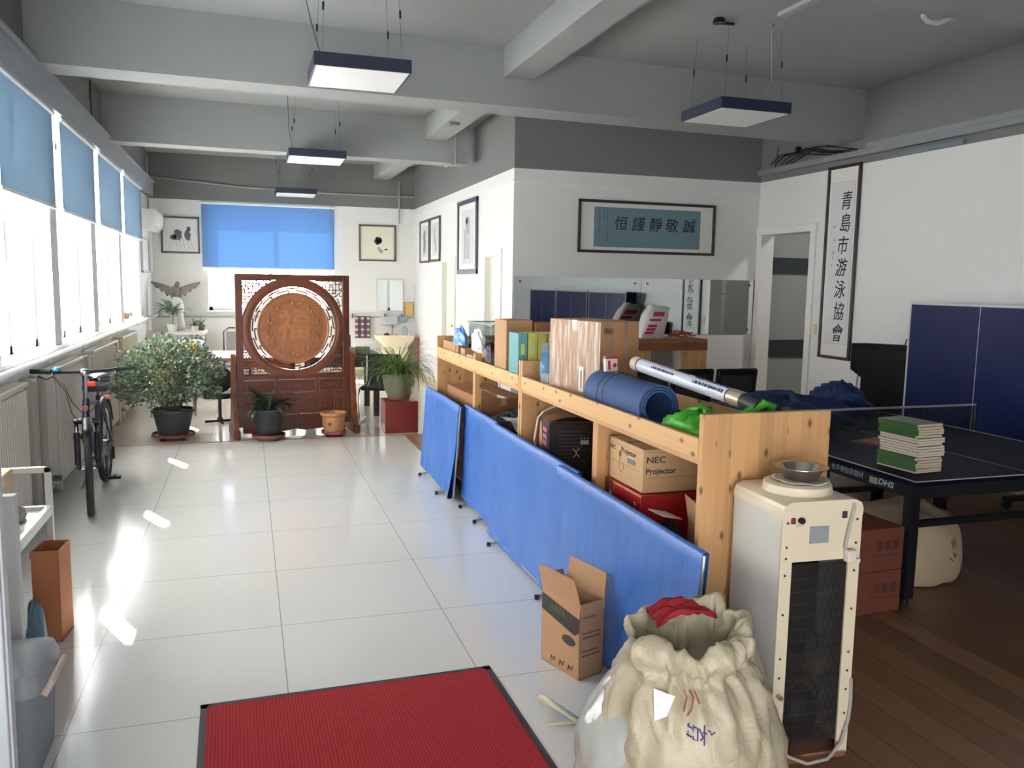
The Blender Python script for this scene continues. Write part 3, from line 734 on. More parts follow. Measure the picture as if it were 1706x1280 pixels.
# inside: dark cavity, tanks, compressor, condenser
MB().bb(-0.112, 0.112, 0.05, 0.06, 0.03, 0.745).build('inner_wall', pm('cavity dark', rgb(70, 66, 62), 0.7), t)
MB().cyl((0.0, -0.03, 0.46), (0.0, -0.03, 0.70), 0.075, n=20).lathe([(0.075, 0.46), (0.06, 0.43), (0.0, 0.42)], 20, (0, -0.03, 0)).build('cold_tank', pm('tank foam', rgb(40, 44, 46), 0.8), t, smooth=True)
MB().lathe([(0, 0.05), (0.07, 0.06), (0.085, 0.11), (0.085, 0.17), (0.06, 0.215), (0, 0.225)], 20, (0.01, -0.04, 0)).build('compressor', pm('compressor', rgb(40, 40, 42), 0.4), t, smooth=True)
MB().tube([(-0.07, -0.08, 0.1), (-0.06, -0.10, 0.25), (0.05, -0.09, 0.3), (0.07, -0.08, 0.42), (0.02, -0.09, 0.5)], 0.006, 8).tube([(0.05, -0.1, 0.1), (0.06, -0.11, 0.24), (-0.02, -0.1, 0.36)], 0.005, 8).build('copper_line', pm('pipe brown', rgb(120, 96, 76), 0.4, 0.6), t, smooth=True)
MB().box(0.045, -0.10, 0.34, 0.05, 0.02, 0.07).build('relay_box', pm('relay', rgb(150, 140, 120), 0.5), t)
gm = pm('condenser black', rgb(58, 56, 54), 0.45, 0.3)
mb = MB()
for i in range(15):
    z = 0.085 + i * 0.0455
    mb.tube([(-0.114, -0.150, z), (0.114, -0.150, z)], 0.0028, 6)
for i in range(46):
    x = -0.11 + i * 0.22 / 45
    mb.bb(x - 0.0008, x + 0.0008, -0.1545, -0.1515, 0.07, 0.735)
mb.build('condenser_grille', gm, t)
MB().bb(-0.157, 0.157, -0.162, 0.16, 0.0, 0.03, bev=0.004).build('base', pm('rusty base', rgb(128, 84, 62), 0.8, var=0.4, vscale=30), t)
MB().box(-0.118, -0.165, 0.893, 0.015, 0.01, 0.022, bev=0.002).build('rocker_switch', pm('red switch', rgb(120, 36, 34), 0.4), t)
MB().cyl((-0.088, -0.176, 0.893), (-0.088, -0.16, 0.893), 0.011, n=16).build('thermostat_knob', blackp, t)
MB().box(-0.09, -0.1625, 0.875, 0.028, 0.002, 0.010).build('knob_scale', pm('scale grey', rgb(186, 182, 172), 0.5), t)
np_ = MB().box(-0.012, -0.163, 0.838, 0.076, 0.002, 0.06).build('nameplate', pm('nameplate grey', rgb(150, 158, 156), 0.4, 0.2), t)
MB().box(0.083, -0.165, 0.905, 0.016, 0.008, 0.024).build('socket', pm('socket dark', rgb(60, 56, 52), 0.5), t)
mb = MB()
mb.tube([(0.118, -0.165, 0.945), (0.115, -0.172, 0.93), (0.098, -0.175, 0.86), (0.086, -0.175, 0.79), (0.10, -0.178, 0.765)], 0.0055, 8)
mb.build('upper_cord', pm('cord grey', rgb(170, 164, 156), 0.5), t, smooth=True)
mb = MB().box(0.104, -0.18, 0.76, 0.036, 0.03, 0.045, bev=0.006).box(0.122, -0.187, 0.745, 0.03, 0.012, 0.012)
mb.build('plug', pm('plug white', rgb(206, 200, 188), 0.4), t)
mb = MB().tube([(-0.133, -0.166, 0.085), (-0.10, -0.19, 0.05), (-0.03, -0.20, 0.02), (0.06, -0.19, 0.02), (0.12, -0.18, 0.07), (0.150, -0.17, 0.15), (0.158, -0.166, 0.22), (0.155, -0.164, 0.30)], 0.006, 8)
mb.build('lower_cord', MATS['cord grey'], t, smooth=True)
for sx in (-0.137, 0.137):
    for z in (0.10, 0.17, 0.26, 0.33, 0.40, 0.56, 0.70, 0.76, 0.80, 0.885):
        MB().cyl((sx, -0.1645, z), (sx, -0.162, z), 0.0045, n=8).build('screw', pm('dark screw', rgb(84, 76, 66), 0.4, 0.5), t)
MB().cyl((-0.137, -0.185, 0.265), (-0.137, -0.162, 0.265), 0.008, n=10).build('drain_nozzle', pm('nozzle', rgb(170, 160, 140), 0.3, 0.6), t)
# bowl on the dispenser
t = tag(MB().lathe([(0.052, 0.0), (0.057, 0.003), (0.068, 0.026), (0.080, 0.044), (0.094, 0.047), (0.094, 0.049), (0.079, 0.047), (0.066, 0.028), (0.052, 0.006), (0, 0.005)], 40, (0, 0, 0)).build('steel_bowl', pm('brushed steel', rgb(186, 180, 170), 0.22, 1.0), smooth=True), 'shallow stainless steel bowl on top of the water dispenser', 'bowl')
t.location = (1.895, 2.475, 0.995)
tag(MB().grid(lambda u, v: Vector((1.895 + 0.10 * math.cos(2 * PI * u) * (0.35 + 0.65 * v), 2.475 + 0.10 * math.sin(2 * PI * u) * (0.35 + 0.65 * v), 0.9945 + 0.0025 * (1 + math.sin(u * 40)) * v)), 40, 6, True).build('cleaning_cloth', pm('cloth beige', rgb(212, 200, 186), 0.9), smooth=True, solid=0.002), 'crumpled pale cloth under the steel bowl', 'cloth')

# --- open carton on the floor
kraft = pm('kraft cardboard', rgb(184, 144, 106), 0.75, var=0.07, vscale=9)
kraft_d = pm('kraft inside', rgb(166, 124, 88), 0.8, var=0.06, vscale=9)
def carton_open(name, label, loc, rz, sx, sy, h, flaps, m=kraft, th=0.004):
    t = thing(name, label, 'box', loc, rz)
    mb = MB().bb(-sx / 2, sx / 2, -sy / 2, sy / 2, 0.001, 0.006)
    mb.bb(-sx / 2, sx / 2, -sy / 2, -sy / 2 + th, 0, h).bb(-sx / 2, sx / 2, sy / 2 - th, sy / 2, 0, h)
    mb.bb(-sx / 2, -sx / 2 + th, -sy / 2, sy / 2, 0, h).bb(sx / 2 - th, sx / 2, -sy / 2, sy / 2, 0, h)
    mb.build('body', m, t)
    for (side, ang, ln) in flaps:
        a = R(ang); dz = ln * math.sin(a); dn = ln * math.cos(a)
        if side in ('-x', '+x'):
            s = -1 if side == '-x' else 1; x = s * sx / 2
            pts = [(x, -sy / 2, h), (x, sy / 2, h), (x + s * dn, sy / 2 * 0.97, h + dz), (x + s * dn, -sy / 2 * 0.9, h + dz * 0.93)]
        else:
            s = -1 if side == '-y' else 1; y = s * sy / 2
            pts = [(-sx / 2, y, h), (sx / 2, y, h), (sx / 2 * 0.95, y + s * dn, h + dz * 0.94), (-sx / 2 * 0.97, y + s * dn, h + dz)]
        MB().face(pts).build('flap', m, t, solid=th)
    return t
cb = carton_open('open_carton', 'open worn cardboard carton with raised flaps standing on the floor by the barrier', (1.337, 3.25, 0), R(18), 0.135, 0.26, 0.335, [('-x', 78, 0.12), ('+x', 80, 0.12), ('+y', 70, 0.06), ('-y', -75, 0.04)])
inkk = pm('carton print', rgb(62, 56, 54), 0.7)
grn = pm('print green', rgb(70, 120, 60), 0.7)
X0 = -0.0686
MB().prism([(X0, 0.129, 0.24), (X0, -0.10, 0.19), (X0, -0.127, 0.21), (X0, -0.129, 0.27), (X0, 0.0, 0.29), (X0, 0.129, 0.315)], (-0.0008, 0, 0)).build('printed_band', inkk, cb)
text('lettering', 'RAN', 0.05, grn, cb, (X0 - 0.001, 0.02, 0.265), FACE_MX, 0.0005)
mb = MB().prism([(X0, -0.06 + 0.045 * math.cos(k * PI / 8), 0.155 + 0.022 * math.sin(k * PI / 8)) for k in range(16)], (-0.0008, 0, 0)); mb.build('oval_mark', inkk, cb)
mb = MB()
for k in range(3): mb.tube([(X0, 0.06 - 0.06 * k, 0.02), (X0, 0.055 - 0.06 * k, 0.045), (X0, 0.035 - 0.06 * k, 0.03), (X0, 0.03 - 0.06 * k, 0.05)], 0.0025, 4)
mb.build('pen_scribble', inkk, cb)
for (x0, x1, z) in ((-0.05, 0.02, 0.27), (-0.05, 0.05, 0.20), (-0.05, 0.05, 0.18), (-0.05, 0.04, 0.12), (-0.05, 0.05, 0.10)):
    MB().bb(x0, x1, -0.1315, -0.1302, z, z + 0.006).build('printed_line', pm('brown print', rgb(120, 84, 58), 0.7), cb)

# --- woven sack
def weave():
    m, nt, b = new_mat('woven sack')
    tc = node(nt, 'ShaderNodeTexCoord')
    nz = node(nt, 'ShaderNodeTexNoise'); nz.inputs['Scale'].default_value = 5; nz.inputs['Detail'].default_value = 5
    nt.links.new(tc.outputs['Object'], nz.inputs['Vector'])
    nt.links.new(mixc(nt, nz.outputs[0], rgb(150, 141, 116), rgb(196, 186, 158)), b.inputs['Base Color'])
    b.inputs['Roughness'].default_value = 0.42
    ck = node(nt, 'ShaderNodeTexChecker'); ck.inputs['Scale'].default_value = 320; nt.links.new(tc.outputs['Object'], ck.inputs[0])
    n2 = node(nt, 'ShaderNodeTexNoise'); n2.inputs['Scale'].default_value = 13; n2.inputs['Detail'].default_value = 6; n2.inputs['Distortion'].default_value = 1.2; nt.links.new(tc.outputs['Object'], n2.inputs['Vector'])
    bp = node(nt, 'ShaderNodeBump'); bp.inputs['Strength'].default_value = 0.25; bp.inputs['Distance'].default_value = 0.001
    b2 = node(nt, 'ShaderNodeBump'); b2.inputs['Strength'].default_value = 0.5; b2.inputs['Distance'].default_value = 0.02
    nt.links.new(ck.outputs[1], bp.inputs['Height']); nt.links.new(n2.outputs[0], b2.inputs['Height'])
    nt.links.new(b2.outputs[0], bp.inputs['Normal']); nt.links.new(bp.outputs[0], b.inputs['Normal'])
    return m
sack_m = weave()
t = thing('woven_sack', 'big bulging woven plastic sack with open rumpled mouth beside the water dispenser', 'sack', (1.285, 2.20, 0))
PROF = [(0.0, 0.004), (0.20, 0.004), (0.28, 0.02), (0.325, 0.09), (0.338, 0.19), (0.330, 0.29), (0.305, 0.38), (0.268, 0.46), (0.225, 0.515), (0.196, 0.540), (0.200, 0.565), (0.222, 0.580), (0.236, 0.605), (0.226, 0.635), (0.196, 0.645), (0.168, 0.630), (0.152, 0.59), (0.145, 0.53), (0.12, 0.47), (0.0, 0.45)]
def catm(P, t_):
    n = len(P) - 1; x = t_ * n; i = min(int(x), n - 1); f = x - i
    p0, p1, p2, p3 = P[max(i - 1, 0)], P[i], P[i + 1], P[min(i + 2, n)]
    return tuple(0.5 * ((2 * b) + (c - a) * f + (2 * a - 5 * b + 4 * c - d) * f * f + (3 * b - a - 3 * c + d) * f ** 3) for a, b, c, d in zip(p0, p1, p2, p3))
def sackf(u, v):
    a = 2 * PI * u
    r, z = catm(PROF, v); r = max(r, 0.0)
    ca, sa = math.cos(a), math.sin(a)
    if 0.46 < v < 0.86:
        kk = 0.75 + 1.1 * mn.noise(Vector((ca * 1.7 + 11, sa * 1.7, 2.0))) - 0.35 * sa
        r = 0.188 + (r - 0.188) * max(0.15, kk); z = 0.53 + (z - 0.53) * max(0.35, min(1.3, 0.6 + 0.5 * kk))
    up = max(0.0, min(1.0, (z - 0.10) / 0.45))
    big_ = 0.055 * mn.noise(Vector((ca * 1.6 + 3, sa * 1.6, z * 2.6 + 5)))
    pleat = up * (0.042 * mn.noise(Vector((ca * 3.2, sa * 3.2, z * 1.8))) + 0.007 * mn.noise(Vector((ca * 11.0, sa * 11.0, z * 4.0))))
    cz_ = mn.noise(Vector((ca * 4.0 + z * 5, sa * 4.0 - z * 3, z * 7.0)))
    crease = 0.020 * (1 - abs(cz_) * 3.0) * (abs(cz_) < 0.33)
    rr_ = r + (big_ + pleat * 1.3 + crease) * min(1, r / 0.15)
    ex = 1.0 + 0.08 * ca * (1 - up)
    x = rr_ * ca * ex + 0.005 * up; y = rr_ * sa * 0.86 - 0.015 * up
    tilt = max(0.0, min(1.0, (z - 0.36) / 0.18))
    zz = z + tilt * (0.15 * y + 0.06 * x) + 0.030 * up * mn.noise(Vector((ca * 2.5, sa * 2.5, z * 5))) + 0.018 * up * mn.noise(Vector((ca * 7, sa * 7, z * 9)))
    return Vector((x * 0.88, y * 0.88, max(zz * 1.0, 0.003)))
MB().grid(sackf, 150, 90, True).build('bag', sack_m, t, smooth=True, angle=180)
MB().grid(lambda u, v: Vector((0.03 + (u - 0.5) * 0.21, 0.075 + (v - 0.5) * 0.09, 0.62 + 0.03 * math.sin(u * 3.1) + 0.02 * v + 0.02 * mn.noise(Vector((u * 5, v * 5, 2))))), 20, 12).build('red_cloth', pm('red cloth', rgb(150, 24, 36), 0.8), t, smooth=True, solid=0.006)
filmm = pm('grey plastic film', rgb(168, 172, 164), 0.18, var=0.15, vscale=6, bump=0.6, bscale=14)
def lobe(u, v):
    a = 2 * PI * u; z = 0.50 * v
    ca, sa = math.cos(a), math.sin(a)
    q = (0.15 + 0.05 * math.sin(v * 3.0)) * (1 - 0.6 * v ** 4) + 0.025 * mn.noise(Vector((ca * 3, sa * 3, v * 4)))
    return Vector((-0.155 + q * ca * 0.92 + 0.03 * v, 0.06 + q * sa, 0.006 + z + 0.05 * v * ca))
MB().grid(lobe, 48, 24, True).build('plastic_liner', filmm, t, smooth=True, angle=180)
def on_sack(ang, z):                           # point just outside the sack surface
    best = None
    for k in range(300):
        p = sackf(ang / 360.0, 0.08 + 0.37 * k / 299)
        if best is None or abs(p.z - z) < abs(best.z - z): best = p
    o_ = Vector((best.x, best.y, 0)).normalized()
    return best + o_ * 0.003
SLIP = [on_sack(218, 0.50), on_sack(236, 0.49), on_sack(232, 0.44), on_sack(224, 0.42)]
SLIP = [p * 1.01 for p in SLIP]
MB().face([*SLIP]).build('paper_slip', pm('white slip', rgb(226, 226, 226), 0.6), t, solid=0.002)
pen = pm('blue pen ink', rgb(48, 46, 120), 0.6)
mb = MB()
for seg in ([(287, .245), (291, .24)], [(288, .25), (288, .215)], [(286.5, .222), (291, .218)], [(292, .248), (292, .212), (295, .212), (295, .245), (292, .245)], [(296, .245), (299, .222), (297, .215)], [(300, .255), (300, .2)], [(299, .235), (302, .232)], [(303, .24), (305, .235), (306, .225), (309, .232)]):
    mb.tube([on_sack(246 + (a - 287) * 0.8, z + 0.175) for a, z in seg], 0.0022, 5)
mb.build('pen_writing', pen, t)
mb = MB()
for seg in ([(272, .42), (275, .40), (273, .37)], [(277, .44), (280, .41), (279, .38), (276, .36)], [(281, .43), (284, .40)]):
    mb.tube([on_sack(a - 30, z + 0.08) for a, z in seg], 0.003, 5)
mb.build('red_writing', pm('faded red ink', rgb(150, 84, 72), 0.6), t)
tag(MB().grid(lambda u, v: Vector((1.08 - 0.055 * math.sin(u * PI) + 0.10 * u, 2.93 - 0.20 * u + 0.03 * v, 0.012 + 0.055 * math.sin(u * PI) + 0.02 * v)), 24, 2).tube([(1.06, 2.80, 0.006), (1.20, 2.78, 0.006)], 0.006, 6).build('packing_strap', pm('yellow strap', rgb(206, 202, 170), 0.5), smooth=True, solid=0.002), 'loop of pale yellow packing strap on the floor between carton and sack', 'strap')
# ================================================================ things on and in the shelves
TB = 1.0285                                     # top board surface
LB = 0.5225                                     # lower board surface
tape_m = pm('clear tape', rgb(196, 170, 130), 0.15)
wh = pm('label white', rgb(228, 226, 222), 0.5)
redp = pm('print red', rgb(178, 34, 40), 0.5)
def carton(name, label, loc, rz, sx, sy, h, m=kraft, tape='y', cat='box', grp=None, lid=True):
    t = thing(name, label, cat, loc, rz, grp)
    MB().bb(-sx / 2, sx / 2, -sy / 2, sy / 2, 0, h, bev=0.004).build('body', m, t)
    if lid:
        if tape == 'y': MB().bb(-0.025, 0.025, -sy / 2 - 0.0008, sy / 2 + 0.0008, h - 0.06, h + 0.0008).build('tape', tape_m, t)
        else: MB().bb(-sx / 2 - 0.0008, sx / 2 + 0.0008, -0.025, 0.025, h - 0.06, h + 0.0008).build('tape', tape_m, t)
    return t
# big wrapped carton: local -y face turned to the camera
W_, D_, H_ = 0.265, 0.48, 0.455
a = R(14)
cx = 1.80 + (W_ / 2) * math.cos(a) - (D_ / 2) * math.sin(a); cy = 4.08 + (W_ / 2) * math.sin(a) + (D_ / 2) * math.cos(a)
big = carton('wrapped_carton', 'largest carton on the near shelf, wrapped in shiny clear film with a small label', (cx, cy, TB), a, W_, D_, H_, pm('kraft big', rgb(178, 134, 92), 0.7, var=0.06, vscale=5), 'x')
fm, nt, b = new_mat('stretch film')
tc = node(nt, 'ShaderNodeTexCoord'); mp = node(nt, 'ShaderNodeMapping'); mp.inputs['Scale'].default_value = (3, 14, 2.0); nt.links.new(tc.outputs['Object'], mp.inputs[0])
nzf = node(nt, 'ShaderNodeTexNoise'); nzf.inputs['Scale'].default_value = 3; nzf.inputs['Detail'].default_value = 5; nt.links.new(mp.outputs[0], nzf.inputs['Vector'])
bp = node(nt, 'ShaderNodeBump'); bp.inputs['Strength'].default_value = 0.9; bp.inputs['Distance'].default_value = 0.03; nt.links.new(nzf.outputs[0], bp.inputs['Height'])
gl = node(nt, 'ShaderNodeBsdfGlossy'); gl.inputs['Roughness'].default_value = 0.22; nt.links.new(bp.outputs[0], gl.inputs['Normal'])
df = node(nt, 'ShaderNodeBsdfDiffuse'); df.inputs[0].default_value = rgb(222, 214, 200)
tr = node(nt, 'ShaderNodeBsdfTransparent')
m1 = node(nt, 'ShaderNodeMixShader'); m1.inputs[0].default_value = 0.35; nt.links.new(gl.outputs[0], m1.inputs[1]); nt.links.new(df.outputs[0], m1.inputs[2])
m2 = node(nt, 'ShaderNodeMixShader'); mr = node(nt, 'ShaderNodeMapRange'); mr.inputs[1].default_value = 0.42; mr.inputs[2].default_value = 0.66; mr.inputs[3].default_value = 0.10; mr.inputs[4].default_value = 0.45
nt.links.new(nzf.outputs[0], mr.inputs[0]); nt.links.new(mr.outputs[0], m2.inputs[0])
nt.links.new(tr.outputs[0], m2.inputs[1]); nt.links.new(m1.outputs[0], m2.inputs[2]); nt.links.new(m2.outputs[0], nt.nodes['Material Output'].inputs[0])
MATS['stretch film'] = fm
mb = MB().grid(lambda u, v: Vector((-W_ / 2 - 0.003, -D_ / 2 + D_ * u, 0.01 + (H_ - 0.012) * v)), 10, 8)
mb.grid(lambda u, v: Vector((-W_ / 2 + 0.09 * u, -D_ / 2 - 0.003, 0.01 + (H_ - 0.012) * v)), 4, 8)
mb.build('film_wrap', fm, big)
MB().bb(0.03, 0.05, -D_ / 2 - 0.002, -D_ / 2 - 0.0005, 0.25, H_).build('film_strand', fm, big)
MB().bb(-0.115, -0.045, -D_ / 2 - 0.002, -D_ / 2 - 0.0005, 0.385, 0.42).build('label_frame', pm('label brown', rgb(150, 104, 70), 0.7), big)
text('lettering', '装箱', 0.026, inkk, big, (-0.08, -D_ / 2 - 0.0025, 0.402), FACE_Y, 0.0004, 0.0008)
MB().bb(-W_ / 2 - 0.0045, -W_ / 2 - 0.0035, -0.10, -0.055, 0.06, 0.20).build('shipping_label', wh, big)
MB().bb(-W_ / 2 - 0.0055, -W_ / 2 - 0.0045, -0.085, -0.075, 0.08, 0.18).build('label_print', redp, big)
mb = MB().prism([(-W_ / 2 - 0.0045, -0.17 + 0.062 * math.cos(k * PI / 12), 0.03 + 0.072 * math.sin(k * PI / 12)) for k in range(13)] + [(-W_ / 2 - 0.0045, -0.17 + 0.062 * math.cos(k * PI / 12), 0.0 + 0.062 * math.sin(k * PI / 12)) for k in range(12, -1, -1)], (-0.0008, 0, 0))
mb.build('round_logo', pm('logo teal', rgb(70, 100, 98), 0.6), big)
# small red and white box on the mat, leaning on the big carton
sb = thing('small_box', 'small red and white packet box leaning against the big wrapped carton', 'box', (1.78, 3.90, 1.226), R(12))
MB().box(0, 0, 0.045, 0.075, 0.022, 0.09, rot=(R(-6), 0, 0), bev=0.002).build('body', pm('packet white', rgb(226, 214, 206), 0.5), sb)
MB().box(0, 0.0, 0.083, 0.077, 0.024, 0.012, rot=(R(-6), 0, 0)).build('red_top', redp, sb)
MB().box(-0.016, -0.0122, 0.045, 0.014, 0.002, 0.045, rot=(R(-6), 0, 0)).build('red_bar', redp, sb)
MB().cyl((0.018, -0.013, 0.044), (0.018, -0.0105, 0.044), 0.011, n=12).build('red_dot', redp, sb)
# yoga mats
def roll_mat(name, label, cat, p0, p1, r0, turns, th, m, strap_m, straps=(0.34, 0.44)):
    p0 = Vector(p0); p1 = Vector(p1); L = (p1 - p0).length
    t = thing(name, label, cat, p0); t.rotation_euler = (p1 - p0).to_track_quat('Y', 'Z').to_euler()
    mb = MB(); pts = []; n = int(turns * 36)
    for i in range(n + 1):
        a = 2 * PI * i / 36 - PI * 0.6; r = r0 - (th * 1.35) * (n - i) / 36
        pts.append((r * math.cos(a), r * math.sin(a)))
    ins = [( (r0 * 0 + math.hypot(x, z) - th) / math.hypot(x, z) * x, (math.hypot(x, z) - th) / math.hypot(x, z) * z) for x, z in pts]
    rows = []
    for y in (0, L):
        rows.append(([mb.bm.verts.new((x, y, z)) for x, z in pts], [mb.bm.verts.new((x, y, z)) for x, z in ins]))
    (oa, ia), (ob, ib) = rows; F = mb.bm.faces.new
    for i in range(n):
        F((oa[i], oa[i + 1], ob[i + 1], ob[i])); F((ia[i + 1], ia[i], ib[i], ib[i + 1]))
        F((oa[i + 1], oa[i], ia[i], ia[i + 1])); F((ob[i], ob[i + 1], ib[i + 1], ib[i]))
    F((oa[0], ob[0], ib[0], ia[0])); F((oa[n], ia[n], ib[n], ob[n]))
    mb.build('mat_sheet', m, t, smooth=True, angle=40)
    for f in straps:
        MB().tube([((r0 + 0.002) * math.cos(2 * PI * k / 32), L * f, (r0 + 0.002) * math.sin(2 * PI * k / 32)) for k in range(32)], 0.0022, 6, closed=True).build('strap', strap_m, t)
    return t
foam = pm('blue foam mat', rgb(54, 82, 128), 0.7, bump=0.15, bscale=160)
roll_mat('yoga_mat', 'thick rolled blue exercise mat lying on the near shelf behind the front rail', 'exercise mat', (1.752, 3.30, TB + 0.112), (1.76, 3.95, TB + 0.112), 0.108, 3.3, 0.009, foam, pm('strap navy', rgb(36, 56, 96), 0.6), (0.62, 0.72))
# white poly tube
tb = thing('mailing_tube', 'long white printed cardboard tube lying across the blue mat and green bag', 'tube', (1.945, 2.93, 1.215)); tb.rotation_euler = (Vector((1.885, 3.82, 1.285)) - Vector((1.945, 2.93, 1.215))).to_track_quat('Y', 'Z').to_euler()
MB().cyl((0, 0.08, 0), (0, 0.85, 0), 0.034, n=28).build('tube_body', pm('tube white', rgb(214, 220, 230), 0.35), tb, smooth=True)
MB().cyl((0, 0.0, 0), (0, 0.085, 0), 0.036, n=28).build('foil_end', pm('foil tan', rgb(190, 172, 150), 0.35, 0.4), tb, smooth=True)
MB().cyl((0, 0.845, 0), (0, 0.90, 0), 0.0355, n=28).build('cream_end', pm('tube cream', rgb(224, 206, 190), 0.5), tb, smooth=True)
MB().cyl((0, -0.10, -0.005), (0, 0.0, 0), 0.028, 0.034, n=20).build('dark_plug', pm('dark plug', rgb(40, 44, 54), 0.5), tb, smooth=True)
nav = pm('navy print', rgb(34, 54, 100), 0.5)
for k, (y0, y1) in enumerate(((0.086, 0.096), (0.835, 0.845))): MB().cyl((0, y0, 0), (0, y1, 0), 0.0346, n=28).build('blue_ring', nav, tb)
mb = MB(); rr = random.Random(11)
for ang, ya, yb, hh in ((100, 0.11, 0.36, 0.012), (148, 0.12, 0.34, 0.016), (148, 0.50, 0.70, 0.013), (100, 0.40, 0.52, 0.008), (66, 0.10, 0.40, 0.012)):
    A = R(ang); y = ya
    while y < yb:
        w_ = rr.uniform(0.006, 0.013); c_ = Vector((0.0345 * math.cos(A), y, 0.0345 * math.sin(A)))
        mb.box(c_.x, c_.y, c_.z, 0.0012, w_, hh * rr.uniform(0.7, 1.0), rot=(0, -A, 0)); y += w_ + 0.005
mb.build('printed_lettering', nav, tb)
# green bag with grey pouch
gb = thing('green_bag', 'bright green crumpled fabric bag lying on the near end of the shelf', 'bag', (1.86, 3.04, TB))
def blob(c, rx, ry, h, seed, amp=0.25, fr=2.2, floor=0.0):
    def f(u, v):
        a = 2 * PI * u; p = v * PI / 2
        ca, sa = math.cos(a), math.sin(a)
        n_ = 1 + amp * mn.noise(Vector((ca * fr + seed, sa * fr, math.sin(p) * fr))) + amp * 0.5 * mn.noise(Vector((ca * fr * 3 + seed, sa * fr * 3, math.sin(p) * fr * 3)))
        return Vector((c[0] + rx * ca * math.cos(p) * n_, c[1] + ry * sa * math.cos(p) * n_, c[2] + max(floor, h * math.sin(p) * n_)))
    return f
green = pm('green nylon', rgb(70, 172, 42), 0.5, bump=0.4, bscale=18)
mb = MB().grid(blob((-0.06, 0.0, 0), 0.12, 0.20, 0.135, 3, 0.3), 60, 22, True).grid(blob((0.11, -0.06, 0.01), 0.10, 0.11, 0.10, 8, 0.35, 3), 40, 16, True)
mb.build('bag_body', green, gb, smooth=True, angle=180)
MB().tube([(-0.02, -0.10, 0.11), (0.03, -0.18, 0.14), (0.11, -0.21, 0.19), (0.165, -0.19, 0.175), (0.18, -0.12, 0.08)], [0.012, 0.016, 0.018, 0.016, 0.01], 10).build('carry_strap', green, gb, smooth=True)
MB().box(-0.19, -0.10, 0.05, 0.012, 0.03, 0.035, rot=(0.3, 0.2, 0.4)).build('red_tag', pm('tag red', rgb(206, 62, 40), 0.5), gb)
tag(MB().grid(blob((2.105, 2.85, TB), 0.05, 0.09, 0.15, 14, 0.2, 3), 40, 16, True).tube([(2.045, 2.80, 1.17), (2.07, 2.83, 1.19), (2.10, 2.84, 1.185)], 0.012, 8).build('grey_pouch', pm('grey olive cloth', rgb(120, 116, 100), 0.8, bump=0.3, bscale=20, var=0.15), smooth=True, angle=180), 'grey brown cloth pouch beside the green bag at the shelf end', 'pouch')
# blue plastic pack and file boxes
bpk = thing('plastic_pack', 'blue and white clear plastic pack standing on the shelf left of the big carton', 'pack', (1.738, 4.66, TB), R(20))
def pack(u, v):
    x = -0.085 + 0.17 * u; z = 0.30 * v
    return Vector((x + 0.006 * math.sin(v * 9), -0.045 * math.sin(PI * u) * math.sin(PI * min(1, v * 1.15 if v < 0.87 else 1)) + 0.006 * mn.noise(Vector((u * 6, v * 6, 3))), z))
def packmat():
    m, nt, b = new_mat('blue pack print')
    tc = node(nt, 'ShaderNodeTexCoord'); s = node(nt, 'ShaderNodeSeparateXYZ'); nt.links.new(tc.outputs['Object'], s.inputs[0])
    nz = node(nt, 'ShaderNodeTexNoise'); nz.inputs['Scale'].default_value = 22; nt.links.new(tc.outputs['Object'], nz.inputs['Vector'])
    z = math_n(nt, 'ADD', s.outputs[2], math_n(nt, 'MULTIPLY', math_n(nt, 'SUBTRACT', nz.outputs[0], 0.5), 0.05))
    c = mixc(nt, math_n(nt, 'GREATER_THAN', z, 0.06), rgb(190, 164, 96), rgb(206, 222, 232))
    c = mixc(nt, math_n(nt, 'GREATER_THAN', z, 0.125), c, rgb(120, 176, 224))
    c = mixc(nt, math_n(nt, 'GREATER_THAN', z, 0.245), c, rgb(170, 198, 222))
    nt.links.new(c, b.inputs['Base Color']); b.inputs['Roughness'].default_value = 0.16
    bp = node(nt, 'ShaderNodeBump'); bp.inputs['Strength'].default_value = 0.5; bp.inputs['Distance'].default_value = 0.02
    nt.links.new(nz.outputs[0], bp.inputs['Height']); nt.links.new(bp.outputs[0], b.inputs['Normal']); return m
mb = MB().grid(pack, 18, 22).grid(lambda u, v: Vector((-0.085 + 0.17 * u, 0.02 * math.sin(PI * u), 0.30 * v)), 18, 22)
mb.build('pouch', packmat(), bpk, smooth=True)
MB().bb(0.03, 0.06, -0.046, -0.040, 0.07, 0.115).build('red_print', redp, bpk)
MB().bb(-0.06, -0.01, -0.040, -0.035, 0.055, 0.11).build('white_panel', wh, bpk)
teal = pm('file teal', rgb(96, 158, 160), 0.5); yel = pm('file yellow', rgb(206, 208, 96), 0.5); yel2 = pm('file pale', rgb(206, 212, 170), 0.5)
for i in range(5):
    x = 1.675 + i * 0.068
    lab = ['teal-spined file box at the left end of the row on the shelf', 'second yellow file box from the left on the shelf', 'third yellow file box from the left on the shelf', 'fourth pale green file box on the shelf, behind the blue pack', 'rightmost pale green file box, next to the big wrapped carton'][i]
    f = thing('file_box', lab, 'file box', (x, 5.12, TB), 0, 'file boxes standing on the shelf')
    MB().bb(-0.031, 0.031, -0.10, 0.10, 0, 0.10, bev=0.002).build('lower_part', teal, f)
    MB().bb(-0.031, 0.031, -0.10, 0.10, 0.10, 0.335, bev=0.002).build('upper_part', [teal, yel, yel, yel2, yel2][i], f)
    MB().bb(-0.012, 0.012, -0.1015, -0.1, 0.20, 0.27).build('spine_label', [yel, yel2, yel2, wh, wh][i], f)
kb = pm('kraft brown', rgb(160, 112, 76), 0.75, var=0.06, vscale=8)
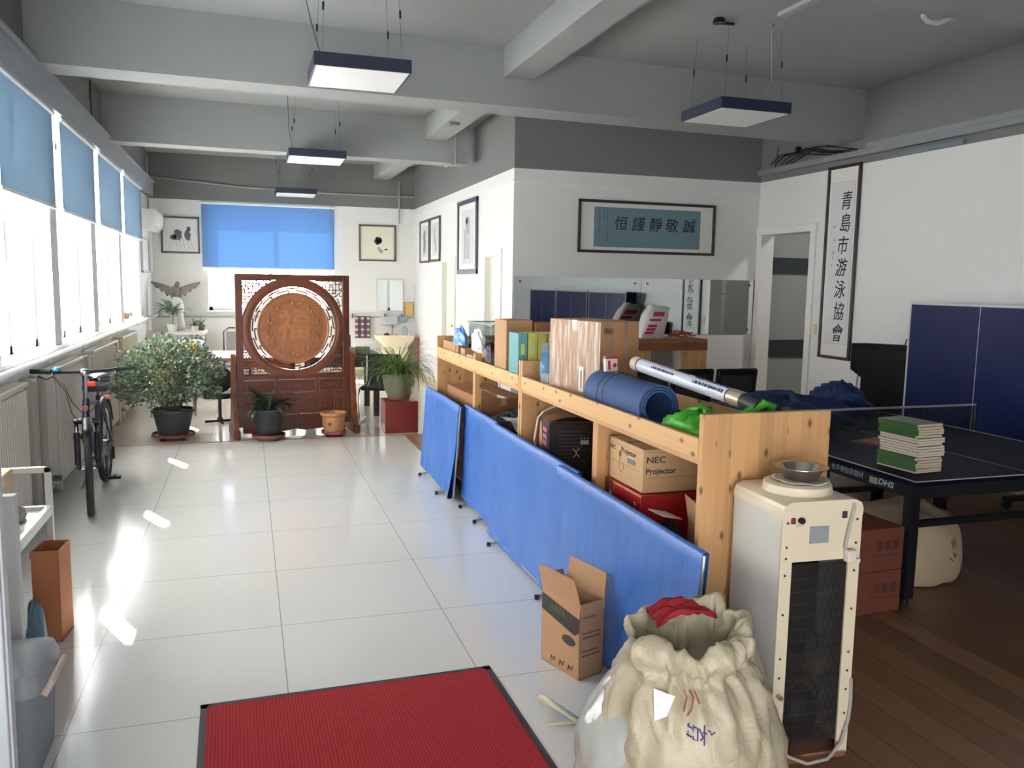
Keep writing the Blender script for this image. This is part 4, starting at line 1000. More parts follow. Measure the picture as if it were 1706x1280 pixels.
carton('tall_carton', 'tall narrow kraft carton standing on the far shelf beside the file boxes', (1.755, 5.475, TB), R(2), 0.19, 0.25, 0.405, kraft, lid=False)
carton('brown_carton', 'tall brown carton standing behind the tall narrow kraft carton', (1.955, 5.42, TB), R(-3), 0.17, 0.22, 0.385, kb, lid=False)
ob = carton_open('tray_carton', 'open brown carton on the shelf in front of the leaning white and red sack reflection', (2.075, 5.06, TB), 0, 0.16, 0.22, 0.30, [('-x', 88, 0.05), ('+x', 80, 0.05), ('-y', 20, 0.06)], kb)
carton('flat_carton', 'kraft carton under the clear plastic bin on the far shelf', (1.925, 6.22, TB), R(1), 0.38, 0.60, 0.115, kraft)
# clear bin with bags
cb_ = thing('storage_bin', 'clear plastic bin with a metal handle, filled with bags, on the far shelf', 'bin', (1.925, 6.26, TB + 0.116), R(1))
clearp = clear('clear plastic', (0.86, 0.90, 0.90, 1), 0.12, 0.1)
mb = MB()
sx, sy, h = 0.19, 0.33, 0.215
for (x0, x1, y0, y1) in ((-sx, -sx + .003, -sy, sy), (sx - .003, sx, -sy, sy), (-sx, sx, -sy, -sy + .003), (-sx, sx, sy - .003, sy)): mb.bb(x0, x1, y0, y1, 0, h)
mb.bb(-sx, sx, -sy, sy, 0, 0.003).build('tub', clearp, cb_)
mb = MB()
for s in (-1, 1): mb.bb(s * sx - 0.008, s * sx + 0.008, -sy - 0.008, sy + 0.008, h, h + 0.010); mb.bb(-sx, sx, s * sy - 0.008, s * sy + 0.008, h, h + 0.010)
mb.build('rim', pm('bin rim', rgb(150, 160, 156), 0.3), cb_)
MB().tube([(-0.05, -sy - 0.006, 0.20), (-0.05, -sy - 0.03, 0.19), (-0.05, -sy - 0.03, 0.07), (-0.05, -sy - 0.006, 0.06)], 0.004, 8).tube([(0.05, -sy - 0.006, 0.20), (0.05, -sy - 0.03, 0.19), (0.05, -sy - 0.03, 0.07)], 0.004, 8).build('handle', pm('dark wire', rgb(60, 62, 60), 0.4, 0.6), cb_)
def bag(name, label, c, rx, ry, h, seed, m, amp=0.3, cat='bag', fr=2.4):
    return tag(MB().grid(blob(c, rx, ry, h, seed, amp, fr), 44, 18, True).build(name, m, smooth=True, angle=180), label, cat)
bag('blue_bag', 'crumpled bright blue plastic bag lying left of the clear bin on the far shelf', (1.675, 6.66, TB + 0.146), 0.042, 0.18, 0.13, 21, pm('blue plastic', rgb(96, 152, 220), 0.3))
bag('white_bag', 'crumpled white plastic bag heaped in front of the clear bin', (1.688, 6.14, TB + 0.13), 0.032, 0.17, 0.15, 22, pm('white plastic', rgb(222, 222, 224), 0.3), 0.35)
bk = bag('black_bag', 'small black bag squeezed between the white bag and the tall narrow carton', (1.69, 5.80, TB + 0.06), 0.04, 0.09, 0.15, 23, pm('black nylon', rgb(30, 30, 36), 0.5), 0.15)
bag('foil_bag', 'crinkled silvery plastic wrap on the shelf beside the tall carton', (1.672, 5.70, TB), 0.022, 0.06, 0.06, 24, pm('silver film', rgb(190, 196, 204), 0.15, 0.7, bump=0.8, bscale=30), 0.5, 'wrap', 4)
sbx = carton('kraft_carton', 'kraft carton marked with a large S at the far end of the far shelf', (1.87, 6.945, TB), 0, 0.42, 0.54, 0.145, kraft)
text('lettering', 'S', 0.09, inkk, sbx, (-0.2108, -0.20, 0.085), FACE_MX, 0.0004, 0.002)
carton('small_carton', 'small upright kraft box before the carton marked S', (1.69, 6.50, TB), 0, 0.07, 0.14, 0.125, kraft, lid=False)
carton('tiny_carton', 'tiny kraft box on the far shelf just below the white plastic bag', (1.664, 6.24, TB), 0, 0.042, 0.20, 0.09, pm('kraft pale', rgb(206, 172, 136), 0.75), lid=False)
# ---- compartments of the near shelf
nec = carton('projector_carton', 'kraft projector carton lettered NEC Projector in the near shelf compartment', (1.895, 3.478, LB + 0.2255), 0, 0.43, 0.36, 0.20, pm('kraft nec', rgb(196, 160, 116), 0.7, var=0.05, vscale=7), 'x')
F1 = -0.1808
text('lettering', 'NEC', 0.040, inkk, nec, (-0.15, F1, 0.150), FACE_Y, 0.0004, 0.0006, ax='CENTER', sx=1.25)
text('lettering', 'Projector', 0.036, inkk, nec, (-0.125, F1, 0.098), FACE_Y, 0.0004, 0.0010, sx=1.1)
mb = MB()
for z in (0.068, 0.185): mb.bb(-0.20, 0.10, F1 - 0.0002, F1 + 0.0006, z, z + 0.0015)
mb.build('ruled_lines', pm('faint print', rgb(130, 100, 72), 0.7), nec)
F2 = -0.2158
text('lettering', 'NEC', 0.030, inkk, nec, (F2, 0.145, 0.155), FACE_MX, 0.0004, 0.0004, sx=1.2)
text('lettering', 'Projector', 0.036, inkk, nec, (F2, -0.03, 0.158), FACE_MX, 0.0004, 0.0008, sx=1.15)
MB().bb(F2 - 0.0005, F2 + 0.0008, -0.105, -0.02, 0.108, 0.132).build('grey_bar', pm('grey print', rgb(120, 112, 104), 0.6), nec)
mb = MB().prism([(F2, 0.06 + 0.013 * math.cos(k * PI / 8), 0.135 + 0.016 * math.sin(k * PI / 8)) for k in range(16)], (-0.0006, 0, 0)); mb.build('lens_mark', pm('grey print dark', rgb(90, 84, 80), 0.6), nec)
mb = MB().tube([(F2, 0.06, 0.118), (F2, 0.07, 0.08), (F2, 0.045, 0.05), (F2, 0.02, 0.07), (F2, 0.03, 0.1)], 0.0012, 4).bb(F2 - 0.0004, F2 + 0.0008, -0.15, 0.17, 0.178, 0.1792).bb(F2 - 0.0004, F2 + 0.0008, -0.15, 0.17, 0.092, 0.0932)
mb.build('line_drawing', MATS['faint print'], nec)
rc = carton('red_carton', 'deep red gift carton under the projector carton', (1.88, 3.460, LB), 0, 0.44, 0.39, 0.222, pm('carton red', rgb(164, 26, 32), 0.35, var=0.08, vscale=4), lid=False)
F3 = -0.2208
MB().bb(F3 - 0.0006, F3 + 0.0004, 0.10, 0.195, 0.0, 0.222).build('dark_band', pm('dark red', rgb(96, 22, 34), 0.4), rc)
mb = MB().prism([(F3 - 0.0008, 0.13, 0.17), (F3 - 0.0008, 0.11, 0.155), (F3 - 0.0008, 0.12, 0.14), (F3 - 0.0008, 0.135, 0.12), (F3 - 0.0008, 0.14, 0.145), (F3 - 0.0008, 0.15, 0.155), (F3 - 0.0008, 0.14, 0.16), (F3 - 0.0008, 0.135, 0.185)], (-0.0006, 0, 0)); mb.build('white_bird_mark', wh, rc)
mb = MB()
for s in (-0.19, 0.1): mb.bb(F3 - 0.0008, F3 + 0.0004, s - 0.003, s, 0.0, 0.222)
mb.bb(F3 - 0.0008, F3 + 0.0004, -0.19, 0.1, 0.214, 0.219); mb.build('gold_line', pm('gold line', rgb(226, 120, 84), 0.4), rc)
mb = MB()
for k in range(4): mb.tube([(F3 - 0.0008, -0.13 + 0.01 * k, 0.18 - 0.03 * k), (F3 - 0.0008, -0.145 + 0.005 * k, 0.165 - 0.03 * k)], 0.004, 5)
mb.build('pale_mark', pm('pale pink', rgb(226, 170, 150), 0.5), rc)
tag(MB().grid(blob((1.93, 3.48, LB + 0.427), 0.17, 0.155, 0.045, 31, 0.12), 44, 14, True).build('teal_bag', pm('teal cloth', rgb(58, 98, 104), 0.8), smooth=True, angle=180), 'flat dark teal cloth bag squeezed on top of the projector carton', 'bag')
oc = carton_open('half_open_carton', 'open kraft carton with a raised flap low in the near shelf by the end panel', (1.96, 2.99, LB), R(-12), 0.30, 0.30, 0.14, [('-x', 80, 0.11), ('+y', 60, 0.08)], kraft)
tag(MB().box(1.725, 3.16, LB + 0.165, 0.12, 0.10, 0.003, rot=(0.1, 0.25, 0.3)).build('paper_sheet', wh), 'sheet of white paper lying on the open carton in the near shelf', 'paper')
tag(MB().grid(blob((1.73, 3.15, LB), 0.07, 0.09, 0.12, 35, 0.3), 30, 12, True).build('dark_bag', pm('dark blue cloth', rgb(34, 38, 56), 0.7), smooth=True, angle=180), 'dark crumpled cloth low in the near shelf in front of the red carton', 'cloth')
# black appliance box with cord handles
bx = carton_open('black_carton', 'black printed appliance carton with brown open top and white cord in the near shelf', (1.835, 4.60, LB), R(-8), 0.30, 0.32, 0.355, [('-y', -8, 0.02)], pm('black print', rgb(26, 24, 28), 0.35))
MB().prism([(-0.15, -0.16, 0.355), (0.15, -0.16, 0.355), (0.15, 0.16, 0.355), (-0.15, 0.16, 0.355)], (0, 0, 0.004)).grid(lambda u, v: Vector((-0.155 + 0.31 * u, -0.165 + 0.33 * v, 0.365 + 0.025 * math.sin(u * PI) + 0.01 * mn.noise(Vector((u * 4, v * 4, 1)))))  , 16, 16).build('top_flaps', pm('brown top', rgb(124, 92, 66), 0.7, var=0.12, vscale=10), bx, smooth=True)
BX = -0.151
MB().bb(BX - 0.001, BX, -0.155, 0.155, 0.03, 0.35).build('photo_panel', pm('panel plum', rgb(58, 34, 52), 0.35, var=0.4, vscale=9), bx)
MB().prism([(BX - 0.0012, 0.085 + 0.04 * math.cos(k * PI / 10), 0.20 + 0.13 * math.sin(k * PI / 10)) for k in range(20)], (-0.0008, 0, 0)).build('pale_figure', pm('figure tan', rgb(204, 148, 120), 0.5, var=0.25, vscale=20), bx)
mb = MB(); rr = random.Random(5)
for r_ in range(3):
    for c_ in range(3): mb.box(BX - 0.0016, 0.0 - 0.035 * c_, 0.295 - r_ * 0.04, 0.001, 0.024, 0.026)
mb.build('pink_lettering', pm('pink print', rgb(214, 140, 150), 0.5), bx)
BY = -0.161
mb = MB()
for r_ in range(11):
    z = 0.30 - r_ * 0.022
    mb.bb(-0.10, -0.10 + rr.uniform(0.08, 0.17), BY - 0.0008, BY, z, z + 0.004)
mb.build('small_print', pm('dim print', rgb(84, 66, 84), 0.5), bx)
mb = MB().bb(0.035, 0.085, BY - 0.001, BY, 0.225, 0.25)
for k in range(3): mb.box(0.04 + 0.02 * k, BY - 0.0005, 0.262, 0.008, 0.001, 0.006)
mb.build('white_sticker', pm('sticker grey', rgb(176, 176, 176), 0.5), bx)
strokes('white_motif', [[(-0.01, BY, 0.20), (0.015, BY, 0.17), (-0.005, BY, 0.15)], [(0.03, BY, 0.205), (0.01, BY, 0.175), (0.03, BY, 0.15)]], pm('motif white', rgb(190, 190, 190), 0.5), bx, 0.003)
MB().tube([(-0.16, 0.10, 0.10), (-0.185, 0.12, 0.20), (-0.165, 0.12, 0.34), (-0.14, 0.08, 0.385), (-0.05, 0.10, 0.42), (0.08, 0.06, 0.405), (0.12, -0.04, 0.385)], 0.006, 8).build('white_cord', pm('cord cream', rgb(222, 206, 180), 0.5), bx, smooth=True)
# ---- compartments of the far shelf
bc = carton('brown_flat_carton', 'long brown corrugated carton low in the far shelf', (1.88, 6.62, LB), R(2), 0.38, 0.98, 0.265, kb)
wb = tag(MB().grid(lambda u, v: Vector((1.66 + 0.30 * u, 5.02 + 0.62 * v, LB + 0.20 + 0.06 * math.sin(PI * v) * (0.6 + 0.4 * u) + 0.03 * mn.noise(Vector((u * 4, v * 5, 2))) - 0.05 * u)), 20, 26).grid(lambda u, v: Vector((1.66 + 0.30 * u, 5.02 + 0.62 * v, LB + 0.01)), 4, 4).build('white_sack', pm('white woven', rgb(214, 216, 220), 0.5), smooth=True, angle=180), 'flat white plastic sack lettered in blue low in the far shelf', 'sack')
text('lettering', 'ZDN', 0.10, pm('print teal', rgb(40, 90, 110), 0.5), wb, (1.75, 5.30, LB + 0.262), (R(10), R(12), R(-75)), 0.001, 0.002)
tag(MB().grid(blob((1.86, 5.85, LB), 0.18, 0.17, 0.19, 37, 0.25), 40, 14, True).build('grey_bag', pm('grey nylon', rgb(84, 84, 88), 0.6), smooth=True, angle=180), 'dark grey crumpled bag low in the far shelf beside the post', 'bag')
# crate and things behind the far shelf
cr = thing('blue_crate', 'blue plastic crate with a black lid on the floor behind the far shelf', 'crate', (2.50, 5.75, 0), R(3))
MB().bb(-0.19, 0.19, -0.5, 0.5, 0, 0.78, bev=0.01).build('tub', pm('crate blue', rgb(42, 62, 134), 0.45), cr)
MB().bb(-0.2, 0.2, -0.1, 0.51, 0.78, 0.83, bev=0.008).build('lid', blackp, cr)
carton('floor_carton', 'kraft carton on the floor behind the shelves, seen through the far shelf', (2.50, 5.0, 0), 0, 0.3, 0.34, 0.86, kraft)
# ================================================================ table tennis side of the room
tblue = pm('table blue', rgb(15, 19, 38), 0.5, spec=0.06)
tblk = pm('table black steel', rgb(24, 26, 32), 0.4, 0.2)
tline = pm('table line', rgb(196, 196, 200), 0.5)
TX, TY, TZ = 3.05, 3.12, 0.76
TW, TL = 1.525, 2.66
t = thing('ping_pong_table', 'dark blue ping-pong table with white edge lines standing behind the near shelf', 'table', (TX, TY, 0))
for k in (0, 1):
    y0 = k * TL / 2
    tp = MB().bb(0, TW, y0 + 0.002, y0 + TL / 2 - 0.002, TZ - 0.022, TZ, bev=0.002).build('tabletop', tblue, t)
    mb = MB().bb(0.0, 0.018, y0 + .003, y0 + TL / 2 - .003, TZ, TZ + 0.0006).bb(TW - 0.018, TW, y0 + .003, y0 + TL / 2 - .003, TZ, TZ + 0.0006).bb(TW / 2 - 0.0015, TW / 2 + 0.0015, y0 + .003, y0 + TL / 2 - .003, TZ, TZ + 0.0006)
    ye = (0.003, 0.021) if k == 0 else (TL - 0.021, TL - 0.003)
    mb.bb(0.018, TW - 0.018, ye[0], ye[1], TZ, TZ + 0.0006)
    mb.build('white_lines', tline, tp)
    mb = MB()
    ya, yb = y0 + 0.012, y0 + TL / 2 - 0.012
    for x in (0.014, TW - 0.014): mb.bb(x - 0.010, x + 0.010, ya, yb, TZ - 0.085, TZ - 0.022)
    for y in (ya, yb): mb.bb(0.024, TW - 0.024, y - 0.010 + (0.01 if y == ya else -0.01), y + 0.010 + (0.01 if y == ya else -0.01), TZ - 0.085, TZ - 0.022)
    fr = mb.build('apron', tblk, t)
    if k == 0:
        lt = pm('apron lettering', rgb(150, 154, 160), 0.5)
        text('lettering', '世乒赛指定器材', 0.036, lt, fr, (0.0032, 0.49, TZ - 0.05), FACE_MX, 0.0003)
        text('lettering', 'DHS', 0.042, pm('logo pale', rgb(170, 182, 196), 0.4), fr, (0.0032, 0.205, TZ - 0.052), FACE_MX, 0.0003, 0.0012, 0.2, sx=1.3)
        MB().bb(0.0030, 0.0042, 0.262, 0.318, TZ - 0.072, TZ - 0.038).build('sticker', pm('sticker olive', rgb(134, 138, 112), 0.5), fr)
for y in (0.33, 1.05, TL - 1.05, TL - 0.33):
    for x in (0.30, TW - 0.30):
        lg = MB().bb(x - 0.03, x + 0.03, y - 0.03, y + 0.03, 0.03, TZ - 0.05, bev=0.004).build('leg', tblk, t)
        MB().cyl((x, y, 0.0), (x, y, 0.035), 0.022, n=12).build('foot_pad', blackp, lg)
    MB().bb(0.33, TW - 0.33, y - 0.015, y + 0.015, 0.42, 0.455).build('crossbar', tblk, t)
net = thing('table_net', 'dark table tennis net with grey top tape stretched across the ping-pong table', 'net', (TX, TY + TL / 2 - 0.08, TZ + 0.001))
def netm():
    m, nt, b = new_mat('net mesh')
    tc = node(nt, 'ShaderNodeTexCoord'); s = node(nt, 'ShaderNodeSeparateXYZ'); nt.links.new(tc.outputs['Object'], s.inputs[0])
    def ln(o): return math_n(nt, 'GREATER_THAN', math_n(nt, 'ABSOLUTE', math_n(nt, 'SUBTRACT', math_n(nt, 'FRACT', math_n(nt, 'DIVIDE', math_n(nt, 'ADD', o, 10.0), 0.0125)), 0.5)), 0.40)
    f = math_n(nt, 'MAXIMUM', ln(s.outputs[0]), ln(s.outputs[2]))
    b.inputs['Base Color'].default_value = rgb(44, 46, 52)
    tr = node(nt, 'ShaderNodeBsdfTransparent'); mx = node(nt, 'ShaderNodeMixShader')
    nt.links.new(f, mx.inputs[0]); nt.links.new(tr.outputs[0], mx.inputs[1]); nt.links.new(b.outputs[0], mx.inputs[2]); nt.links.new(mx.outputs[0], nt.nodes['Material Output'].inputs[0])
    return m
MB().bb(-0.14, TW + 0.14, -0.001, 0.001, 0.005, 0.145).build('mesh', netm(), net)
MB().bb(-0.15, TW + 0.15, -0.004, 0.004, 0.143, 0.157, bev=0.002).build('top_tape', pm('tape grey', rgb(150, 150, 158), 0.6), net)
for x in (-0.15, TW + 0.15):
    MB().cyl((x, 0, -0.06), (x, 0, 0.16), 0.011, n=12).bb(min(x, x * 0.1 + 0.9 * (0 if x < 0 else TW)), max(x, x * 0.1 + 0.9 * (0 if x < 0 else TW)), -0.015, 0.015, -0.06, -0.035).build('post', tblk, net)
# books: a pile on the near end of the table
bookg = pm('book cover green', rgb(64, 106, 58), 0.4); bookw = pm('book cover cream', rgb(214, 204, 190), 0.45); pages = pm('book pages', rgb(214, 196, 166), 0.8, var=0.08, vscale=60, stretch=(1, 1, 12))
rr = random.Random(21)
specs = ['w'] + ['g'] * 5 + ['w'] * 7 + ['g'] * 5
ords = ['lowest', 'second', 'third', 'fourth', 'fifth', 'sixth', 'seventh', 'eighth', 'ninth', 'tenth', 'eleventh', 'twelfth', 'thirteenth', 'fourteenth', 'fifteenth', 'sixteenth', 'seventeenth', 'topmost']
z = TZ + 0.001
BW, BH = 0.178, 0.25
for i, s in enumerate(specs):
    th = 0.0138 if i else 0.010
    spine = s == 'g'
    col = 'green-backed' if s == 'g' else 'pale paper-edged'
    lab = '%s book, %s from the bottom of the pile on the table' % (col, ords[i]) if i not in (0, 17) else ('pale thin book, lowest of the pile on the ping-pong table' if i == 0 else 'green-covered book, topmost of the pile on the ping-pong table')
    b_ = thing('book', lab, 'book', (3.262 + rr.uniform(-.007, .007) + (0.010 if s == 'w' else 0), 3.405 + rr.uniform(-.006, .006), z), R(4 + rr.uniform(-2.0, 2.0)) , 'books piled on the ping-pong table')
    cm = bookg if s == 'g' else bookw
    MB().bb(-BW / 2, BW / 2, -BH / 2, BH / 2, 0, 0.0012).bb(-BW / 2, BW / 2, -BH / 2, BH / 2, th - 0.0012, th).build('cover', bookg, b_)
    if spine: MB().bb(-BW / 2 - 0.0006, -BW / 2 + 0.001, -BH / 2, BH / 2, 0, th).build('spine', bookg, b_)
    MB().bb(-BW / 2 + 0.0012, BW / 2 - 0.001, -BH / 2 + 0.001, BH / 2 - 0.001, 0.0012, th - 0.0012).build('pages', pages if spine else pm('fore edge', rgb(222, 208, 190), 0.8), b_)
    z += th + 0.0003
# papers and bats behind the pile
tag(MB().box(3.62, 4.02, TZ + 0.004, 0.30, 0.21, 0.006, rz=0.3).build('magazine', pm('dark magazine', rgb(44, 44, 50), 0.4)), 'dark magazine lying on the table behind the book pile', 'magazine')
tag(MB().box(3.60, 4.00, TZ + 0.012, 0.20, 0.15, 0.006, rz=0.2).build('red_notebook', pm('notebook red', rgb(140, 28, 36), 0.4)), 'thin red notebook lying on the dark magazine', 'notebook')
tag(MB().box(3.90, 4.12, TZ + 0.002, 0.21, 0.16, 0.002, rz=-0.4).build('paper_sheet', wh), 'white sheet of paper on the table right of the red notebook', 'paper')
bt = thing('table_tennis_bat', 'dark table tennis bat lying on papers near the net', 'bat', (3.86, 4.13, TZ + 0.006), 0.5)
MB().prism([(0.075 * math.cos(k * PI / 12), 0.08 * math.sin(k * PI / 12), 0) for k in range(24)], (0, 0, 0.012)).build('blade', pm('bat rubber', rgb(30, 28, 30), 0.6), bt)
MB().bb(-0.014, 0.014, -0.18, -0.07, -0.003, 0.018, bev=0.005).build('handle', pm('bat wood', rgb(180, 150, 110), 0.5), bt)
# blue cloth heap on the far half
clo = pm('navy cloth', rgb(24, 42, 88), 0.75, bump=0.35, bscale=10)
tag(MB().grid(blob((3.70, 5.02, TZ + 0.002), 0.40, 0.42, 0.15, 51, 0.42, 2.0), 90, 26, True).build('cloth_heap', clo, smooth=True, angle=180), 'heap of dark blue cloth on the far half of the ping-pong table', 'cloth')
tag(MB().grid(blob((4.37, 5.30, TZ + 0.002), 0.17, 0.28, 0.18, 57, 0.35, 2.0), 60, 22, True).build('cloth_heap', pm('navy cloth bright', rgb(24, 48, 98), 0.7, bump=0.3, bscale=10), smooth=True, angle=180), 'tallest dark blue cloth bundle beside the larger heap, right of it', 'cloth')
# black chairs with mesh backs in front of the mirror
def chair(x, y, rz, label, first=[None]):
    if first[0]:
        return dup(first[0], (x, y, 0), rz, label)
    t = thing('office_chair', label, 'chair', (x, y, 0), rz, 'black chairs before the mirror wall')
    chrome = pm('chrome', rgb(190, 190, 194), 0.15, 1.0); blk = pm('chair black', rgb(22, 24, 32), 0.5)
    MB().bb(-0.23, 0.23, -0.22, 0.24, 0.42, 0.48, bev=0.02).build('seat', blk, t)
    mb = MB()
    for s in (-1, 1): mb.box(s * 0.205, -0.245, 0.69, 0.06, 0.03, 0.34, rot=(R(8), 0, 0), bev=0.012)
    mb.box(0, -0.265, 0.825, 0.46, 0.03, 0.07, rot=(R(8), 0, 0), bev=0.014).box(0, -0.222, 0.54, 0.44, 0.03, 0.05, rot=(R(8), 0, 0), bev=0.01)
    mb.build('backrest', blk, t)
    MB().box(0, -0.245, 0.68, 0.36, 0.006, 0.27, rot=(R(8), 0, 0)).build('mesh_panel', pm('chair mesh', rgb(64, 66, 74), 0.7), t)
    for s in (-1, 1):
        MB().tube([(s * 0.222, -0.285, 0.84), (s * 0.222, -0.24, 0.50), (s * 0.222, -0.20, 0.42), (s * 0.222, 0.2, 0.42), (s * 0.222, 0.24, 0.36), (s * 0.222, 0.22, 0.02), (s * 0.222, -0.22, 0.012)], 0.011, 8).build('side_frame', chrome, t, smooth=True)
    first[0] = t
    return t
chair(4.73, 7.55, R(0), 'black mesh-backed chair before the mirror, right one, nearest the doorway')
chair(4.24, 7.58, R(0), 'black mesh-backed chair before the mirror, middle of the three')
chair(3.76, 7.62, R(0), 'black mesh-backed chair before the mirror, left one behind the wrapped carton')
# pine shelf against the mirror wall with a rice sack
ms = thing('wooden_shelf', 'pine shelf with dark top standing against the mirror wall behind the chairs', 'shelf', (4.05, 8.50, 0))
for x in (0.0, 0.72): MB().bb(x + (0.0 if x == 0 else 0), x + 0.33, 0.0, 0.03, 0, 1.045).build('end_board', pine_e, ms)
MB().bb(0, 1.05, -0.01, 0.50, 1.045, 1.075, bev=0.003).build('top_board', pm('pine dark', rgb(150, 96, 66), 0.5), ms)
MB().bb(0, 1.05, -0.012, 0.012, 0.945, 1.04).build('front_rail', pm('pine reddish', rgb(140, 88, 60), 0.5), ms)
MB().bb(0, 0.03, 0.03, 0.50, 0, 1.045).bb(1.02, 1.05, 0.03, 0.50, 0, 1.045).build('side_board', pine_e, ms)
MB().bb(0.03, 1.02, 0.03, 0.50, 0.46, 0.485).build('board', pine_b, ms)
rs = thing('rice_sack', 'white and pink plastic sack with red lettering leaning on the shelf by the mirror', 'sack', (4.47, 8.68, 1.076), R(8))
def rsack(u, v):
    a = 2 * PI * u; z = 0.37 * v
    w_ = 0.165 * (1 - 0.25 * v ** 3); d_ = 0.085 * math.sin(PI * (0.12 + 0.80 * (1 - v * 0.95))) + 0.012
    c_, s_ = math.cos(a), math.sin(a)
    sg = lambda q: math.copysign(abs(q) ** 0.55, q)
    return Vector((w_ * sg(c_) + 0.13 * v * v + 0.01 * mn.noise(Vector((c_ * 2, s_ * 2, v * 5))), d_ * sg(s_) + 0.05 * v, z + 0.02 * mn.noise(Vector((c_ * 3, s_, 3))) * v - 0.06 * v * c_ * 0.5))
MB().grid(rsack, 48, 22, True).build('sack_body', pm('sack white', rgb(214, 208, 208), 0.4), rs, smooth=True, angle=180)
for sd_ in (-1, 1):
    mb = MB()
    for (x0, x1, z0, z1) in ((-0.09, 0.06, 0.255, 0.305), (-0.12, 0.0, 0.13, 0.16), (-0.13, -0.01, 0.09, 0.12), (-0.14, -0.02, 0.05, 0.08), (-0.12, 0.03, 0.20, 0.225)):
        def sp(x, z): return (x + 0.13 * (z / 0.37) ** 2, sd_ * (0.085 * math.sin(PI * (0.12 + 0.80 * (1 - z / 0.37 * 0.95))) + 0.016) + 0.05 * z / 0.37, z)
        mb.prism([sp(x0, z0), sp(x1, z0), sp(x1, z1), sp(x0, z1)], (0, -0.006 * sd_, 0))
    mb.build('red_lettering_blocks', pm('sack red', rgb(190, 44, 66), 0.5), rs)
MB().tube([rsack(k / 24, 0.985) for k in range(24)], 0.012, 6, closed=True).build('rolled_top', pm('clear grey', rgb(196, 202, 206), 0.25), rs)
rr = random.Random(9); mb = MB()
for k in range(10):
    c0 = Vector((4.86 + rr.uniform(-.10, .10), 8.68 + rr.uniform(-.08, .08), 1.096 + 0.006 * k))
    mb.tube([c0 + Vector((0.07 * math.cos(a_ * 0.7 + k), 0.05 * math.sin(a_ * 0.7 + k), 0.012 * math.sin(a_ * 1.9))) for a_ in range(10)], 0.006, 6, closed=False)
tag(mb.build('rope_pile', pm('orange rope', rgb(186, 76, 60), 0.7), smooth=True), 'tangle of orange red rope on the shelf by the mirror', 'rope')
# folded ping-pong tables standing against the right wall
fb = pm('folded table blue', rgb(14, 28, 76), 0.35, spec=0.14)
def folded(y0, label, first=[None]):
    if first[0]: return dup(first[0], (5.74, y0, 0), 0, label)
    t = thing('folded_ping_pong_table', label, 'table', (5.74, y0, 0), 0, 'folded ping-pong tables along the right wall')
    for x in (0.0, 0.17):
        h = MB().bb(x - 0.011, x + 0.011, 0, 1.525, 0.20, 1.572, bev=0.003).build('table_half', fb, t)
        s = -1 if x == 0 else 1
        xx = x + s * 0.0115
        mb = MB()
        for (a, b, c, d) in ((0.0, 0.02, 0.2, 1.572), (1.505, 1.525, 0.2, 1.572), (0.76, 0.765, 0.2, 1.572), (0.02, 1.505, 1.552, 1.572)): mb.bb(xx - 0.0004, xx + 0.0004, a, b, c, d)
        mb.bb(x - 0.012, x + 0.012, 0.0, 1.525, 1.571, 1.5735)
        mb.build('white_lines', tline, h)
    for y in (0.25, 1.27):
        MB().bb(0.06, 0.11, y - 0.02, y + 0.02, 0.08, 1.1).bb(-0.16, 0.26, y - 0.02, y + 0.02, 0.06, 0.10).build('frame_post', tblk, t)
        for x in (-0.14, 0.24): MB().cyl((x, y - 0.015, 0.04), (x, y + 0.015, 0.04), 0.04, n=16).build('caster', blackp, t)
    first[0] = t
    return t
folded(4.57, 'upright folded blue ping-pong table at the right wall, beside the black screen')
folded(2.98, 'upright folded blue ping-pong table along the right wall, second from the doorway')
folded(1.40, 'upright folded blue ping-pong table along the right wall, nearest the viewer')
# black screen board behind
bs = thing('black_cabinet', 'black upright casing with a cut-away lower corner against the right wall', 'cabinet', (5.86, 6.26, 0))
MB().prism([(0, 0.72, 1.135), (0, 0.72, 0.87), (0, 0.56, 0.80), (0, 0.56, 0.03), (0, -0.1, 0.03), (0, -0.1, 1.165)], (0.18, 0, 0)).build('casing', pm('casing black', rgb(15, 15, 15), 0.6, spec=0.15), bs)
MB().bb(-0.01, 0.0, -0.06, 0.66, 0.90, 1.10).build('front_panel', pm('panel black', rgb(10, 10, 10), 0.5, spec=0.15), bs)
MB().cyl((0.05, 0.06, 1.15), (0.05, 0.04, 1.22), 0.006, n=8).build('antenna', blackp, bs)
mb = MB()
for k, (y_, z_) in enumerate(((7.1, 0.95), (7.02, 0.85))):
    tag(MB().cyl((5.98, y_, 0.0), (6.06, y_ - 0.02, z_ - 0.03), 0.008, n=8).build('stick', pm('grey stick', rgb(150, 150, 150), 0.4)), ['taller thin grey stick leaning at the right wall below the scroll', 'shorter thin grey stick leaning at the right wall beside the black cabinet'][k], 'stick')
# under the table: cartons and white sack
brc = pm('red brown carton', rgb(116, 64, 50), 0.75, var=0.06, vscale=6)
for k, lab in ((0, 'red brown printed carton on the floor under the table, lower of two'), (1, 'red brown printed carton under the table, stacked on another')):
    c = thing('printed_carton', lab, 'box', (3.04, 3.56, k * 0.228), R(3), 'red brown cartons under the table')
    MB().bb(-0.20, 0.20, -0.19, 0.19, 0, 0.226, bev=0.004).build('body', brc, c)
    mb = MB()
    for q in range(3): mb.bb(0.02 + 0.055 * q, 0.055 + 0.055 * q, -0.1915, -0.1905, 0.11, 0.16)
    mb.bb(0.0, 0.17, -0.1915, -0.1905, 0.08, 0.086)
    mb.build('handling_marks', pm('carton marks', rgb(86, 50, 42), 0.7), c)
tag(MB().box(2.845, 3.355, 0.06, 0.05, 0.003, 0.11, rz=R(3)).build('paper_label', wh), 'white paper label slip at the foot of the red brown cartons', 'label')
